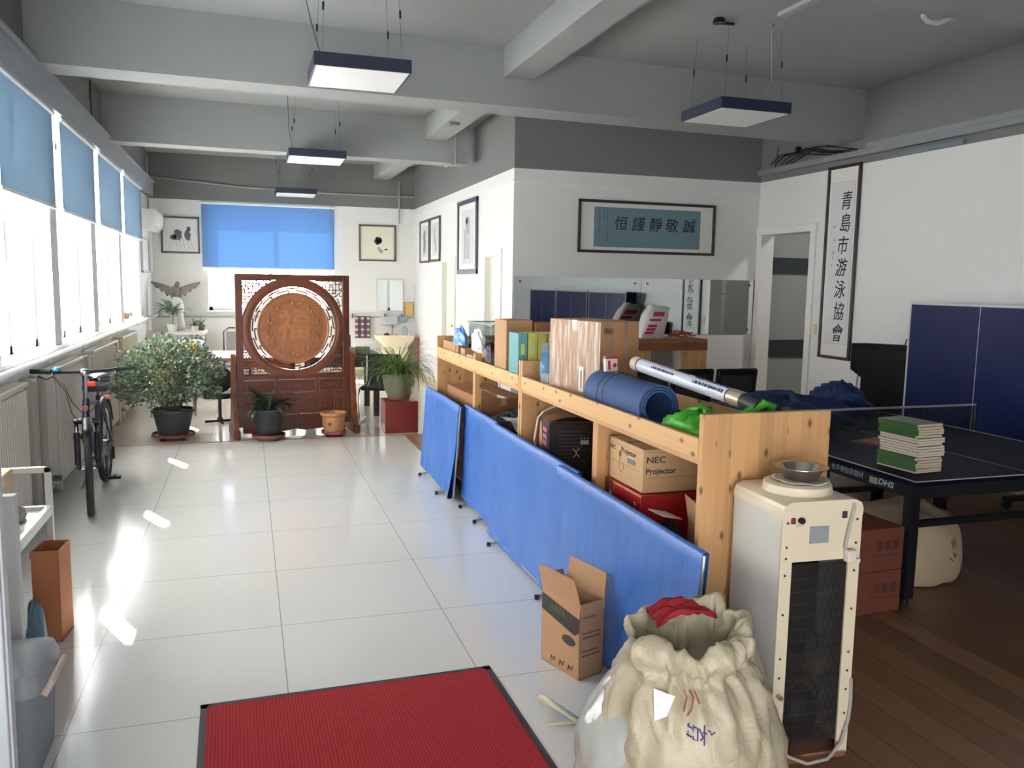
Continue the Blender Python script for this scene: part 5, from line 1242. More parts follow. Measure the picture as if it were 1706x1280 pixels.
ws = thing('canvas_sack', 'bulging off-white canvas sack on the floor under the ping-pong table', 'sack', (3.70, 3.86, 0))
def wsack(u, v):
    a = 2 * PI * u; P_ = [(0.0, 0.003), (0.26, 0.003), (0.315, 0.04), (0.325, 0.16), (0.31, 0.29), (0.26, 0.37), (0.16, 0.415), (0.07, 0.43), (0.0, 0.43)]
    r, z = catm(P_, v); c_, s_ = math.cos(a), math.sin(a)
    r = max(r, 0) * (1 + 0.07 * mn.noise(Vector((c_ * 2, s_ * 2, z * 4))) + 0.03 * mn.noise(Vector((c_ * 6, s_ * 6, z * 8))))
    return Vector((r * c_, r * s_ * 0.9, max(0.003, z + 0.03 * mn.noise(Vector((c_ * 2.5 * r * 4, s_ * 2.5 * r * 4, 4))) * (z > 0.3))))
MB().grid(wsack, 60, 30, True).build('sack_body', pm('canvas', rgb(184, 168, 138), 0.8, var=0.06, vscale=6), ws, smooth=True, angle=180)
mb = MB()
for seg in ([(285, .27), (287, .22)], [(290, .28), (289, .24), (292, .23)], [(286, .25), (293, .26)], [(287, .20), (290, .17), (292, .19)], [(284, .17), (288, .15)]):
    pts = []
    for a_, z_ in seg:
        best = min((wsack(a_ / 360, 0.25 + 0.4 * k / 120) for k in range(121)), key=lambda p: abs(p.z - z_)); pts.append(best * 1.008)
    mb.tube(pts, 0.004, 5)
mb.build('sack_marks', pm('sack ink', rgb(120, 96, 84), 0.7), ws)
# grey steel cabinet in the passage (seen in the mirror through the doorway)
gc = thing('steel_cabinet', 'grey steel cabinet with black handle in the passage beyond the doorway', 'cabinet', (7.3, 5.3, 0))
stl = pm('cabinet grey', rgb(150, 152, 150), 0.4)
MB().bb(-0.6, 0.6, -0.22, 0.22, 0, 2.1, bev=0.006).build('body', stl, gc)
for k, (z0, z1) in enumerate(((0.05, 1.55), (1.57, 2.07))):
    d = MB().bb(-0.58, 0.58, 0.22, 0.235, z0, z1, bev=0.004).build('door', stl, gc)
    MB().tube([(-0.5, 0.235, z0 + 0.9 if k == 0 else z0 + 0.2), (-0.5, 0.27, z0 + 0.95 if k == 0 else z0 + 0.22), (-0.5, 0.235, z0 + 1.15 if k == 0 else z0 + 0.3)], 0.008, 8).build('handle', blackp, d)
# ================================================================ left side: bicycle, trolley, door leaf
tyre = pm('tyre', rgb(38, 38, 38), 0.8); alu = pm('alloy', rgb(170, 172, 174), 0.25, 1.0)
bblk = pm('bike black', rgb(22, 22, 28), 0.3); bpur = pm('bike dark violet', rgb(40, 32, 58), 0.3)
B = thing('bicycle', 'black mountain bicycle with red saddle light parked beside the radiators', 'bicycle', (-1.128, 6.885, 0), R(1.5))
WR = 0.335
def wheel(y, nm):
    wl = MB().tube([(0, y + (WR - 0.045) * math.cos(2 * PI * k / 48), WR + (WR - 0.045) * math.sin(2 * PI * k / 48)) for k in range(48)], 0.012, 8, closed=True)
    for k in range(32):
        a = 2 * PI * k / 32 + 0.05; s = 0.022 if k % 2 else -0.022
        wl.tube([(s, y + 0.018 * math.cos(a + 0.7), WR + 0.018 * math.sin(a + 0.7)), (0, y + (WR - 0.045) * math.cos(a), WR + (WR - 0.045) * math.sin(a))], 0.0012, 4)
    wl.cyl((-0.045, y, WR), (0.045, y, WR), 0.016, n=14).cyl((-0.028, y, WR), (-0.022, y, WR), 0.028, n=14).cyl((0.022, y, WR), (0.028, y, WR), 0.028, n=14)
    o = wl.build(nm, alu, B, smooth=True)
    MB().tube([(0, y + (WR - 0.025) * math.cos(2 * PI * k / 56), WR + (WR - 0.025) * math.sin(2 * PI * k / 56)) for k in range(56)], 0.0255, 10, closed=True).build('tyre', tyre, o, smooth=True)
    return o
wheel(-0.525, 'front_wheel'); wheel(0.525, 'rear_wheel')
HT, HB = Vector((0, -0.335, 0.80)), Vector((0, -0.375, 0.68))
mb = MB()
for s in (-1, 1):
    mb.tube([(s * 0.065, -0.395, 0.655), (s * 0.065, -0.43, 0.56)], 0.014, 10)
f = mb.tube([HB + Vector((0, 0.01, 0.02)), HB + Vector((0, -0.02, -0.02))], 0.02, 10).box(0, -0.398, 0.655, 0.17, 0.045, 0.035, rot=(R(18), 0, 0), bev=0.012).build('fork', bblk, B, smooth=True)
for s in (-1, 1):
    MB().tube([(s * 0.065, -0.43, 0.575), (s * 0.065, -0.50, 0.36)], 0.021, 12).tube([(s * 0.065, -0.50, 0.37), (s * 0.055, -0.525, WR)], 0.014, 10).build('fork_slider', bblk, B, smooth=True)
    MB().tube([(s * 0.065, -0.39, 0.665), (s * 0.065, -0.437, 0.555)], 0.0125, 10).build('stanchion', alu, f, smooth=True)
mb = MB()
BBk = Vector((0, 0.10, 0.29)); ST = Vector((0, 0.24, 0.70)); RA = Vector((0, 0.525, WR))
mb.tube([HT, HB], 0.024, 12).tube([HT + Vector((0, 0.01, -0.03)), ST], 0.018, 10).tube([HB + Vector((0, 0.01, 0.01)), BBk], 0.022, 10).tube([BBk, ST + Vector((0, 0.015, 0.05))], 0.017, 10)
for s in (-1, 1):
    mb.tube([BBk + Vector((s * 0.03, 0.02, 0)), RA + Vector((s * 0.06, 0, 0))], 0.010, 8).tube([ST + Vector((s * 0.015, 0, -0.03)), RA + Vector((s * 0.06, 0, 0))], 0.009, 8)
mb.cyl(BBk + Vector((-0.04, 0, 0)), BBk + Vector((0.04, 0, 0)), 0.024, n=14)
fr = mb.build('frame', bpur, B, smooth=True)
MB().cyl((0, -0.362, 0.745), (0, -0.388, 0.74), 0.018, n=14).build('head_badge', pm('badge red', rgb(196, 110, 110), 0.4), fr)
st = MB().tube([HT, HT + Vector((0, -0.01, 0.14)), HT + Vector((0, -0.05, 0.20))], 0.016, 12).box(0, -0.385, 1.0, 0.05, 0.06, 0.05, bev=0.01).build('stem', alu, B, smooth=True)
hb = MB().tube([(-0.33, -0.345, 1.015), (-0.16, -0.375, 1.008), (0, -0.39, 1.005), (0.16, -0.375, 1.012), (0.33, -0.345, 1.025)], 0.012, 10).build('handlebar', bblk, B, smooth=True)
for s in (-1, 1):
    MB().tube([(s * 0.335, -0.343, 1.02 + s * 0.005), (s * 0.215, -0.366, 1.014 + s * 0.003)], 0.017, 10).build('grip', pm('grip dark green', rgb(34, 50, 42), 0.8), hb, smooth=True)
    MB().tube([(s * 0.20, -0.37, 1.01), (s * 0.20, -0.41, 0.985), (s * 0.235, -0.415, 0.965), (s * 0.285, -0.40, 0.985)], 0.007, 8).cyl((s * 0.20, -0.375, 1.03), (s * 0.20, -0.375, 0.99), 0.014, n=10).build('brake_lever', bblk, hb, smooth=True)
MB().lathe([(0.026, 0), (0.027, 0.012), (0.02, 0.026), (0, 0.031)], 18, (-0.17, -0.385, 1.018)).build('bell', pm('bell blue', rgb(60, 150, 190), 0.3, 0.3), hb, smooth=True)
mb = MB()
for s in (-1, 1):
    mb.tube([(s * 0.2, -0.41, 0.99), (s * 0.13, -0.47, 0.93), (s * 0.085, -0.46, 0.80), (s * 0.03, -0.41, 0.72)], 0.003, 6)
mb.tube([(-0.2, -0.41, 0.985), (-0.12, -0.48, 0.88), (-0.09, -0.45, 0.72), (-0.05, -0.42, 0.66)], 0.003, 6)
mb.build('brake_cable', blackp, B)
sa = MB()
def saddle(u, v):
    y = -0.14 + 0.28 * v; wd = 0.03 + 0.055 * max(0, min(1, (v - 0.3) / 0.5)) ** 1.2
    a = 2 * PI * u
    return Vector((wd * math.cos(a), 0.27 + y, 0.875 + 0.028 * math.sin(a) + 0.012 * v))
sa.grid(saddle, 20, 12, True).box(0, 0.40, 0.865, 0.15, 0.035, 0.05, bev=0.012)
sd_ = sa.build('saddle', bblk, B, smooth=True)
MB().bb(-0.09, 0.09, 0.08, 0.22, 0.80, 0.855, bev=0.02).build('frame_bag', pm('bag black', rgb(26, 26, 28), 0.7), B, smooth=True)
MB().tube([ST + Vector((0, 0.015, 0.03)), (0, 0.285, 0.855)], 0.0135, 10).build('seat_post', alu, B, smooth=True)
MB().bb(-0.05, 0.012, 0.055, 0.075, 0.845, 0.885, bev=0.008).build('red_light', pm('light red', rgb(226, 60, 50), 0.3), B)
MB().box(0.03, 0.53, 0.70, 0.05, 0.02, 0.03, bev=0.005).build('rear_reflector', pm('reflector pink', rgb(226, 120, 120), 0.3), B)
def fender(yc, a0, a1, nm):
    MB().grid(lambda u, v: Vector(((u - 0.5) * 0.062, yc + (WR + 0.02 + 0.012 * (1 - (2 * u - 1) ** 2)) * math.cos(R(a0 + (a1 - a0) * v)), WR + (WR + 0.02 + 0.012 * (1 - (2 * u - 1) ** 2)) * math.sin(R(a0 + (a1 - a0) * v)))), 7, 24).build(nm, bblk, B, smooth=True, solid=0.003)
fender(-0.525, 20, 125, 'front_fender'); fender(0.525, 20, 150, 'rear_fender')
cr = MB().cyl((-0.065, 0.10, 0.29), (0.065, 0.10, 0.29), 0.012, n=12).cyl((0.045, 0.10, 0.29), (0.050, 0.10, 0.29), 0.09, n=32).tube([(0.06, 0.10, 0.29), (0.075, 0.03, 0.14)], 0.010, 8).tube([(-0.06, 0.10, 0.29), (-0.075, 0.17, 0.44)], 0.010, 8).build('crankset', pm('crank grey', rgb(90, 90, 94), 0.35, 0.8), B, smooth=True)
for s, (y, z) in ((1, (0.03, 0.14)), (-1, (0.17, 0.44))):
    MB().box(s * 0.125, y, z, 0.09, 0.075, 0.022, bev=0.006).box(s * 0.125, y, z + 0.008, 0.02, 0.08, 0.02).build('pedal', bblk, B)
MB().tube([(0.048, 0.10, 0.38), (0.05, 0.525, WR + 0.04)], 0.004, 6).tube([(0.048, 0.10, 0.20), (0.05, 0.525, WR - 0.04)], 0.004, 6).cyl((0.035, 0.525, WR), (0.055, 0.525, WR), 0.042, n=20).build('chain', pm('chain dark', rgb(60, 56, 52), 0.5, 0.6), B)
MB().box(0.062, 0.535, 0.235, 0.02, 0.04, 0.10, bev=0.005).build('derailleur', bblk, B)
MB().tube([(-0.03, 0.2, 0.30), (-0.08, 0.26, 0.15), (-0.15, 0.30, 0.0)], 0.009, 8).build('kickstand', alu, B, smooth=True)

piv = Matrix.Translation((0, -0.36, 0)) @ Matrix.Rotation(R(8.5), 4, 'Z') @ Matrix.Translation((0, 0.36, 0))
for ch in B.children:
    if ch.name.split('.')[0] in ('front_wheel', 'fork', 'fork_slider', 'stem', 'handlebar', 'front_fender', 'brake_cable'):
        ch.matrix_local = piv @ ch.matrix_local
# ---- trolley with boxes at the left edge
chrome_w = pm('white steel', rgb(206, 206, 200), 0.3, 0.2)
T = thing('trolley', 'small white steel trolley at the left edge carrying a box, cut by the picture edge', 'trolley', (-1.12, 4.0, 0))
for (x, y) in ((-0.2, -0.4), (0.2, -0.4), (-0.2, 0.34), (0.2, 0.34)): MB().bb(x - 0.014, x + 0.014, y - 0.014, y + 0.014, 0.06, 0.78 if y > 0 else 0.60, bev=0.003).build('leg', chrome_w, T)
MB().bb(-0.214, 0.214, 0.326, 0.354, 0.752, 0.78, bev=0.003).build('push_bar', chrome_w, T)
for z in (0.56,):
    s_ = MB().bb(-0.2, 0.2, -0.4, 0.34, z, z + 0.012)
    for x in (-0.2, 0.2): s_.bb(x - 0.012, x + 0.012, -0.4, 0.34, z - 0.012, z + 0.035, bev=0.002)
    s_.bb(-0.2, 0.2, 0.328, 0.352, z - 0.012, z + 0.03).build('tray', chrome_w, T)
for (x, y) in ((-0.2, -0.38), (0.2, -0.38), (-0.2, 0.32), (0.2, 0.32)): MB().cyl((x - 0.012, y, 0.03), (x + 0.012, y, 0.03), 0.03, n=14).bb(x - 0.01, x + 0.01, y - 0.01, y + 0.01, 0.03, 0.07).build('caster', blackp, T)
cream_c = carton('cream_carton', 'cream carton standing on the trolley at the left edge', (-1.14, 3.86, 0.575), 0, 0.30, 0.34, 0.27, pm('carton cream', rgb(206, 186, 150), 0.7), 'x')
tag(MB().grid(blob((-1.07, 4.15, 0.576), 0.09, 0.09, 0.09, 71, 0.3), 30, 12, True).build('grey_bag', pm('grey film', rgb(150, 152, 150), 0.25), smooth=True, angle=180), 'crumpled grey plastic bag on the trolley tray beside the cream carton', 'bag')
tag(MB().bb(-0.955, -0.845, 3.44, 3.49, 0.0, 0.86, bev=0.004).build('foam_board', pm('foam white', rgb(206, 208, 206), 0.6)), 'white foam panel standing before the trolley at the left edge', 'panel')
oc2 = carton_open('tall_open_carton', 'tall orange brown open carton standing on the floor in front of the trolley', (-0.895, 4.20, 0), R(-6), 0.115, 0.17, 0.435, [('-x', -80, 0.04)], pm('kraft orange', rgb(190, 122, 82), 0.7, var=0.05, vscale=6))
tag(MB().grid(blob((-0.915, 3.95, 0), 0.045, 0.06, 0.26, 74, 0.2), 24, 12, True).build('blue_bottle_bag', pm('blue grey film', rgb(110, 136, 156), 0.3), smooth=True, angle=180), 'blue grey plastic bundle beside the tall orange brown carton', 'bag')
bn = thing('grey_bin', 'grey plastic bin with rounded lid and bar handle at the bottom left edge', 'bin', (-0.815, 3.10, 0))
def rr_loop(sx, sy, r, z, n=8):
    pts = []
    for (cx_, cy_, a0) in ((sx - r, sy - r, 0), (-sx + r, sy - r, 90), (-sx + r, -sy + r, 180), (sx - r, -sy + r, 270)):
        for k in range(n): a = R(a0 + 90 * k / (n - 1)); pts.append(Vector((cx_ + r * math.cos(a), cy_ + r * math.sin(a), z)))
    return pts
def loft(mb, loops):
    rows = [[mb.bm.verts.new(p) for p in L_] for L_ in loops]; n = len(rows[0])
    for a, b in zip(rows, rows[1:]):
        for k in range(n): mb.bm.faces.new((a[k], a[(k + 1) % n], b[(k + 1) % n], b[k]))
    mb.bm.faces.new(rows[0][::-1]); mb.bm.faces.new(rows[-1]); return mb
gpl = pm('bin grey', rgb(148, 152, 156), 0.4)
loft(MB(), [rr_loop(0.11, 0.15, 0.04, 0.0), rr_loop(0.125, 0.17, 0.045, 0.30)]).build('tub', pm('bin body grey', rgb(120, 128, 136), 0.45), bn, smooth=True)
loft(MB(), [rr_loop(0.135, 0.18, 0.05, 0.30), rr_loop(0.138, 0.183, 0.05, 0.33), rr_loop(0.125, 0.17, 0.05, 0.37), rr_loop(0.08, 0.11, 0.05, 0.385)]).build('lid', gpl, bn, smooth=True)
MB().tube([(0.145, -0.16, 0.30), (0.165, -0.14, 0.33), (0.165, 0.06, 0.33), (0.145, 0.08, 0.30)], 0.012, 10).build('bar_handle', pm('handle pinkish', rgb(196, 176, 164), 0.3), bn, smooth=True)
# ---- open door leaf at the far left of the frame
dl = MB().bb(-1.42, -0.62, 2.38, 2.42, 0.01, 2.15, bev=0.003)
o = struct('door_4', dl, pm('door leaf grey', rgb(188, 194, 196), 0.4))
MB().bb(-0.665, -0.625, 2.365, 2.435, 0.0, 2.16, bev=0.004).build('edge_profile', pm('alu profile', rgb(176, 182, 186), 0.3, 0.5), o)
MB().cyl((-0.70, 2.35, 1.0), (-0.70, 2.35, 1.25), 0.012, n=10).build('pull_bar', alu, o)
# ================================================================ carved screen and plants
rosew = wood('rosewood', rgb(118, 66, 42), 0.30, 'X', 'Z', knots=False, rough=0.32, contrast=0.28)
rosed = wood('rosewood dark', rgb(98, 52, 34), 0.30, 'X', 'Z', knots=False, rough=0.34, contrast=0.25)
rosel = wood('carved medallion wood', rgb(166, 108, 70), 0.16, 'X', 'Z', knots=False, rough=0.36, contrast=0.22)
S = thing('carved_screen', 'carved rosewood floor screen with a round carved character medallion standing behind the plants', 'screen', (0.475, 9.30, 0), R(7))
HW = 0.605
mb = MB()
for s in (-1, 1): mb.bb(s * (HW - 0.035) - 0.035, s * (HW - 0.035) + 0.035, -0.03, 0.03, 0.10, 1.735, bev=0.004)
for (z0, z1) in ((1.675, 1.735), (0.605, 0.655), (0.405, 0.455), (0.175, 0.215)): mb.bb(-HW + 0.06, HW - 0.06, -0.028, 0.028, z0, z1, bev=0.004)
mb.build('frame', rosed, S)
CZ = 1.155
def ring(mb, r0, r1, d, n=72, y=0.0):
    mb.lathe([(r0, -d), (r0, d), ((r0 + r1) / 2, d + (0.012 if r1 - r0 > 0.03 else 0.0)), (r1, d), (r1, -d), ((r0 + r1) / 2, -d - (0.012 if r1 - r0 > 0.03 else 0.0)), (r0, -d)], n, caps=False)
    return mb
M90 = Matrix.Translation((0, 0, CZ)) @ Matrix.Rotation(R(90), 4, 'X')
ring(ring(ring(MB(), 0.462, 0.545, 0.022), 0.452, 0.466, 0.030), 0.528, 0.548, 0.026).xf(M90).build('round_ring', rosew, S, smooth=True, angle=50)
mb = MB()
lathe_d = MB().lathe([(0.0, 0.012), (0.362, 0.012), (0.370, 0.020), (0.380, 0.020), (0.386, 0.010), (0.386, -0.012), (0.0, -0.012)], 72).xf(M90)
disc = lathe_d.build('medallion', rosel, S, smooth=True, angle=40)
# fretwork between medallion and ring: key pattern
mb = MB(); NK = 26
def arcbar(a0, a1, r, w_=0.011, n=5):
    mb.tube([(r * math.cos(a0 + (a1 - a0) * k / n), 0, CZ + r * math.sin(a0 + (a1 - a0) * k / n)) for k in range(n + 1)], w_ / 2 * 1.3, 4)
def rad(a, r0, r1, w_=0.011): mb.tube([(r0 * math.cos(a), 0, CZ + r0 * math.sin(a)), (r1 * math.cos(a), 0, CZ + r1 * math.sin(a))], w_ / 2 * 1.3, 4)
for k in range(NK):
    a = 2 * PI * k / NK; st_ = 2 * PI / NK
    if k % 2: rad(a, 0.384, 0.410); arcbar(a, a + st_ * 1.25, 0.410)
    else: rad(a, 0.432, 0.456); arcbar(a, a + st_ * 1.25, 0.432)
mb.build('fretwork', rosew, S)
fu = text('fu_character', '福', 0.36, pm('relief wood', rgb(176, 116, 74), 0.35, var=0.15, vscale=8), disc, (0.0, -0.016, CZ + 0.02), FACE_Y, 0.006, 0.005, 0.10)
rr = random.Random(3); mb = MB()
def swirl(cx, cz, r, a0, turns, s=1, y=-0.014, w_=0.006):
    mb.tube([(cx + s * r * (1 - 0.75 * t_) * math.cos(a0 + turns * 2 * PI * t_), y, cz + r * (1 - 0.75 * t_) * math.sin(a0 + turns * 2 * PI * t_)) for t_ in [q / 18 for q in range(19)]], w_, 5)
for k in range(10):
    a = 2 * PI * k / 10 + 0.31; cx, cz = 0.272 * math.cos(a), CZ + 0.272 * math.sin(a)
    for s in (-1, 1):
        swirl(cx + s * 0.035 * math.sin(a), cz - s * 0.035 * math.cos(a), 0.05, a + PI / 2 * s, 0.9, s)
        swirl(cx + s * 0.06 * math.sin(a), cz - s * 0.06 * math.cos(a), 0.028, a, 1.1, -s, w_=0.0045)
    mb.ball((cx, -0.012, cz), 0.022, (1, 0.4, 1.3), 10, 6)
for k in range(10):
    a = 2 * PI * k / 10; swirl(0.325 * math.cos(a), CZ + 0.325 * math.sin(a), 0.03, a, 1.2, 1, w_=0.005)
mb.build('bat_reliefs', rosel, disc, smooth=True)
# pierced corner lattices
for sx in (-1, 1):
    for sz in (-1, 1):
        mb = MB(); rr = random.Random(sx * 3 + sz * 7 + 20); nodes = {}
        zt = 1.672 if sz > 0 else 0.658
        N_ = 9; stp = 0.036
        for i in range(N_):
            for j in range(N_):
                x = 0.534 - i * stp + rr.uniform(-.007, .007) * (i > 0); z = zt - sz * j * stp * 0.95 + rr.uniform(-.007, .007) * (j > 0)
                if math.hypot(x, z - CZ) > 0.53: nodes[(i, j)] = Vector((sx * x, 0, z))
        for (i, j), p in nodes.items():
            for d in ((1, 0), (0, 1), (1, 1)):
                q = nodes.get((i + d[0], j + d[1]))
                if q is None or rr.random() < (0.32 if d != (1, 1) else 0.72): continue
                m_ = (p + q) / 2 + Vector((rr.uniform(-.006, .006), 0, rr.uniform(-.006, .006)))
                mb.tube([p, m_, q], 0.0052, 5)
            if rr.random() < 0.3: mb.ball(p, 0.011, (1, 0.6, 1), 8, 5)
        mb.tube([nodes[(0, j)] for j in range(N_) if (0, j) in nodes], 0.007, 5).tube([nodes[(i, 0)] for i in range(N_) if (i, 0) in nodes], 0.007, 5)
        mb.build('corner_lattice', rosed, S)
# lower panels
def lowpanel(x0, x1, z0, z1):
    p = MB().bb(x0, x1, -0.012, 0.012, z0, z1).build('lower_panel', rosed, S)
    m2 = MB()
    for (a, b, c, d) in ((x0, x1, z1 - 0.012, z1), (x0, x1, z0, z0 + 0.012), (x0, x0 + 0.012, z0, z1), (x1 - 0.012, x1, z0, z1)): m2.bb(a, b, -0.022, -0.010, c, d, bev=0.003)
    xs = (x0 + x1) / 2; w2 = (x1 - x0) / 2 - 0.03; zc = (z0 + z1) / 2
    for k in range(3):
        for s in (-1, 1):
            m2.tube([(xs + s * w2 * (0.1 + 0.3 * k + 0.02 * q), -0.014, zc + (z1 - z0) * 0.22 * math.sin(q * 0.9 + k)) for q in range(8)], 0.005, 5)
    m2.ball((xs, -0.012, zc), 0.03, (1.3, 0.4, 0.7), 10, 6)
    m2.build('panel_moulding', rosew, p, smooth=True)
for (a, b) in ((-0.545, -0.20), (-0.17, 0.23), (0.26, 0.545)): lowpanel(a, b, 0.46, 0.60)
for (a, b) in ((-0.545, -0.30), (-0.27, 0.02), (0.05, 0.545)): lowpanel(a, b, 0.22, 0.40)
mb = MB()
for x in (-0.185, 0.245): mb.bb(x - 0.015, x + 0.015, -0.02, 0.02, 0.455, 0.605)
for x in (-0.285, 0.035): mb.bb(x - 0.015, x + 0.015, -0.02, 0.02, 0.215, 0.405)
mb.build('muntin', rosed, S)
ap = [(-0.55, 0.175), (0.55, 0.175), (0.55, 0.03), (0.42, 0.025), (0.30, 0.05), (0.12, 0.035), (0.0, 0.055), (-0.12, 0.035), (-0.30, 0.05), (-0.42, 0.025), (-0.55, 0.03)]
MB().prism([(x, -0.02, z) for x, z in ap], (0, 0.04, 0)).build('apron', rosed, S)
for s in (-1, 1):
    x = s * (HW + 0.03)
    pr = [(0.0, 0.10), (0.20, 0.10), (0.19, 0.18), (0.14, 0.24), (0.15, 0.30), (0.11, 0.36), (0.12, 0.43), (0.085, 0.50), (0.095, 0.57), (0.06, 0.66), (0.065, 0.74), (0.04, 0.80), (0.045, 0.87), (0.0, 0.89)]
    full = [(x - 0.022, -y, z) for y, z in pr] + [(x - 0.022, y, z) for y, z in pr[::-1]]
    MB().prism(full, (0.044, 0, 0)).build('side_bracket', rosew, S)
    MB().bb(x - 0.035, x + 0.035, -0.245, 0.245, 0.0, 0.10, bev=0.012).build('foot', rosed, S)

# ---- plants
def leafmat(name, c1, c2, rough=0.35):
    if name in MATS: return MATS[name]
    m, nt, b = new_mat(name)
    g = node(nt, 'ShaderNodeTexCoord'); nz = node(nt, 'ShaderNodeTexNoise'); nz.inputs['Scale'].default_value = 25; nz.inputs['Detail'].default_value = 2
    nt.links.new(g.outputs['Object'], nz.inputs['Vector'])
    mr = node(nt, 'ShaderNodeMapRange'); mr.inputs[1].default_value = 0.3; mr.inputs[2].default_value = 0.7; nt.links.new(nz.outputs[0], mr.inputs[0])
    col = mixc(nt, mr.outputs[0], c1, c2)
    nt.links.new(col, b.inputs['Base Color']); b.inputs['Roughness'].default_value = rough
    tr = node(nt, 'ShaderNodeBsdfTranslucent'); nt.links.new(col, tr.inputs[0]); mx = node(nt, 'ShaderNodeMixShader'); mx.inputs[0].default_value = 0.25
    nt.links.new(b.outputs[0], mx.inputs[1]); nt.links.new(tr.outputs[0], mx.inputs[2]); nt.links.new(mx.outputs[0], nt.nodes['Material Output'].inputs[0])
    MATS[name] = m; return m
soil = pm('soil', rgb(62, 50, 40), 0.95, bump=0.5, bscale=60)
traym = pm('tray red brown', rgb(134, 70, 62), 0.5)
def wheeled_tray(par, r, z=0.03):
    MB().lathe([(r * 0.86, z), (r * 0.98, z + 0.008), (r, z + 0.035), (r * 0.96, z + 0.037), (r * 0.92, z + 0.014), (0, z + 0.012)], 32).build('tray', traym, par, smooth=True)
    for k in range(4):
        a = PI / 4 + k * PI / 2
        MB().cyl((r * 0.7 * math.cos(a) - 0.01, r * 0.7 * math.sin(a), 0.017), (r * 0.7 * math.cos(a) + 0.01, r * 0.7 * math.sin(a), 0.017), 0.017, n=10).build('caster', blackp, par)
# big bush
P_ = thing('potted_bush', 'large round bushy potted plant with small glossy leaves, left of the carved screen', 'plant', (-0.765, 9.25, 0))
wheeled_tray(P_, 0.215)
MB().lathe([(0.0, 0.044), (0.145, 0.044), (0.20, 0.29), (0.218, 0.295), (0.218, 0.32), (0.20, 0.322), (0.192, 0.29), (0.0, 0.28)], 32).build('pot', pm('pot charcoal', rgb(62, 66, 68), 0.45), P_, smooth=True, angle=35)
rr = random.Random(12)
br = MB(); tips = []
for k in range(46):
    a = rr.uniform(0, 2 * PI); el = rr.uniform(-0.15, 1.0) * PI / 2
    d = Vector((math.cos(a) * math.cos(el), math.sin(a) * math.cos(el), math.sin(el)))
    e = Vector((0, 0, 0.60)) + Vector((d.x * 0.50, d.y * 0.46, d.z * 0.40)) * rr.uniform(0.75, 1.0)
    mid = Vector((e.x * 0.4, e.y * 0.4, 0.30 + (e.z - 0.3) * 0.5)) + Vector((rr.uniform(-.05, .05), rr.uniform(-.05, .05), rr.uniform(0, .06)))
    br.tube([(rr.uniform(-.05, .05), rr.uniform(-.05, .05), 0.27), mid, e], [0.009, 0.006, 0.0025], 5)
    for q in range(3):
        e2 = e + Vector((rr.uniform(-.16, .16), rr.uniform(-.16, .16), rr.uniform(-.12, .12)))
        br.tube([mid.lerp(e, 0.5), e.lerp(e2, 0.4), e2], [0.004, 0.003, 0.0015], 4); tips.append(e2)
br.build('branches', pm('bark grey', rgb(110, 92, 74), 0.8), P_)
lf = MB(); bm = lf.bm
def leaf(bm, p, d, nrm, L, W):
    d = d.normalized(); s = d.cross(nrm)
    if s.length < 1e-4: s = d.orthogonal()
    s.normalize(); n = s.cross(d)
    v = [bm.verts.new(q) for q in (p, p + d * L * 0.45 + s * W / 2 + n * L * 0.04, p + d * L - n * L * 0.05, p + d * L * 0.45 - s * W / 2 + n * L * 0.04)]
    bm.faces.new((v[0], v[1], v[2])); bm.faces.new((v[0], v[2], v[3]))
cc = 0
while cc < 7600:
    a = rr.uniform(0, 2 * PI); cz = rr.uniform(-0.62, 1.0); q = math.sqrt(max(0, 1 - cz * cz))
    r_ = rr.uniform(0.12, 1.0) ** 0.42
    bump_ = 1 + 0.16 * mn.noise(Vector((math.cos(a) * q * 2.2, math.sin(a) * q * 2.2, cz * 2.2))) * 1.6
    p = Vector((math.cos(a) * q * (0.50 if math.cos(a) > 0 else 0.55), math.sin(a) * q * 0.52, cz * 0.42)) * r_ * bump_ + Vector((0, 0, 0.655))
    if mn.noise(p * 6.0) < -0.32: continue
    if p.z < 0.27: continue
    out = Vector((p.x, p.y, (p.z - 0.6) * 1.4)).normalized()
    d = (out + Vector((rr.uniform(-1, 1), rr.uniform(-1, 1), rr.uniform(-.7, 1)))).normalized()
    nn = (out + Vector((rr.uniform(-.8, .8), rr.uniform(-.8, .8), rr.uniform(.0, 1.2)))).normalized()
    leaf(bm, p, d, nn, rr.uniform(0.030, 0.052), rr.uniform(0.018, 0.030)); cc += 1
lf.build('foliage', leafmat('bush leaf', rgb(58, 84, 62), rgb(146, 166, 138), 0.25), P_)
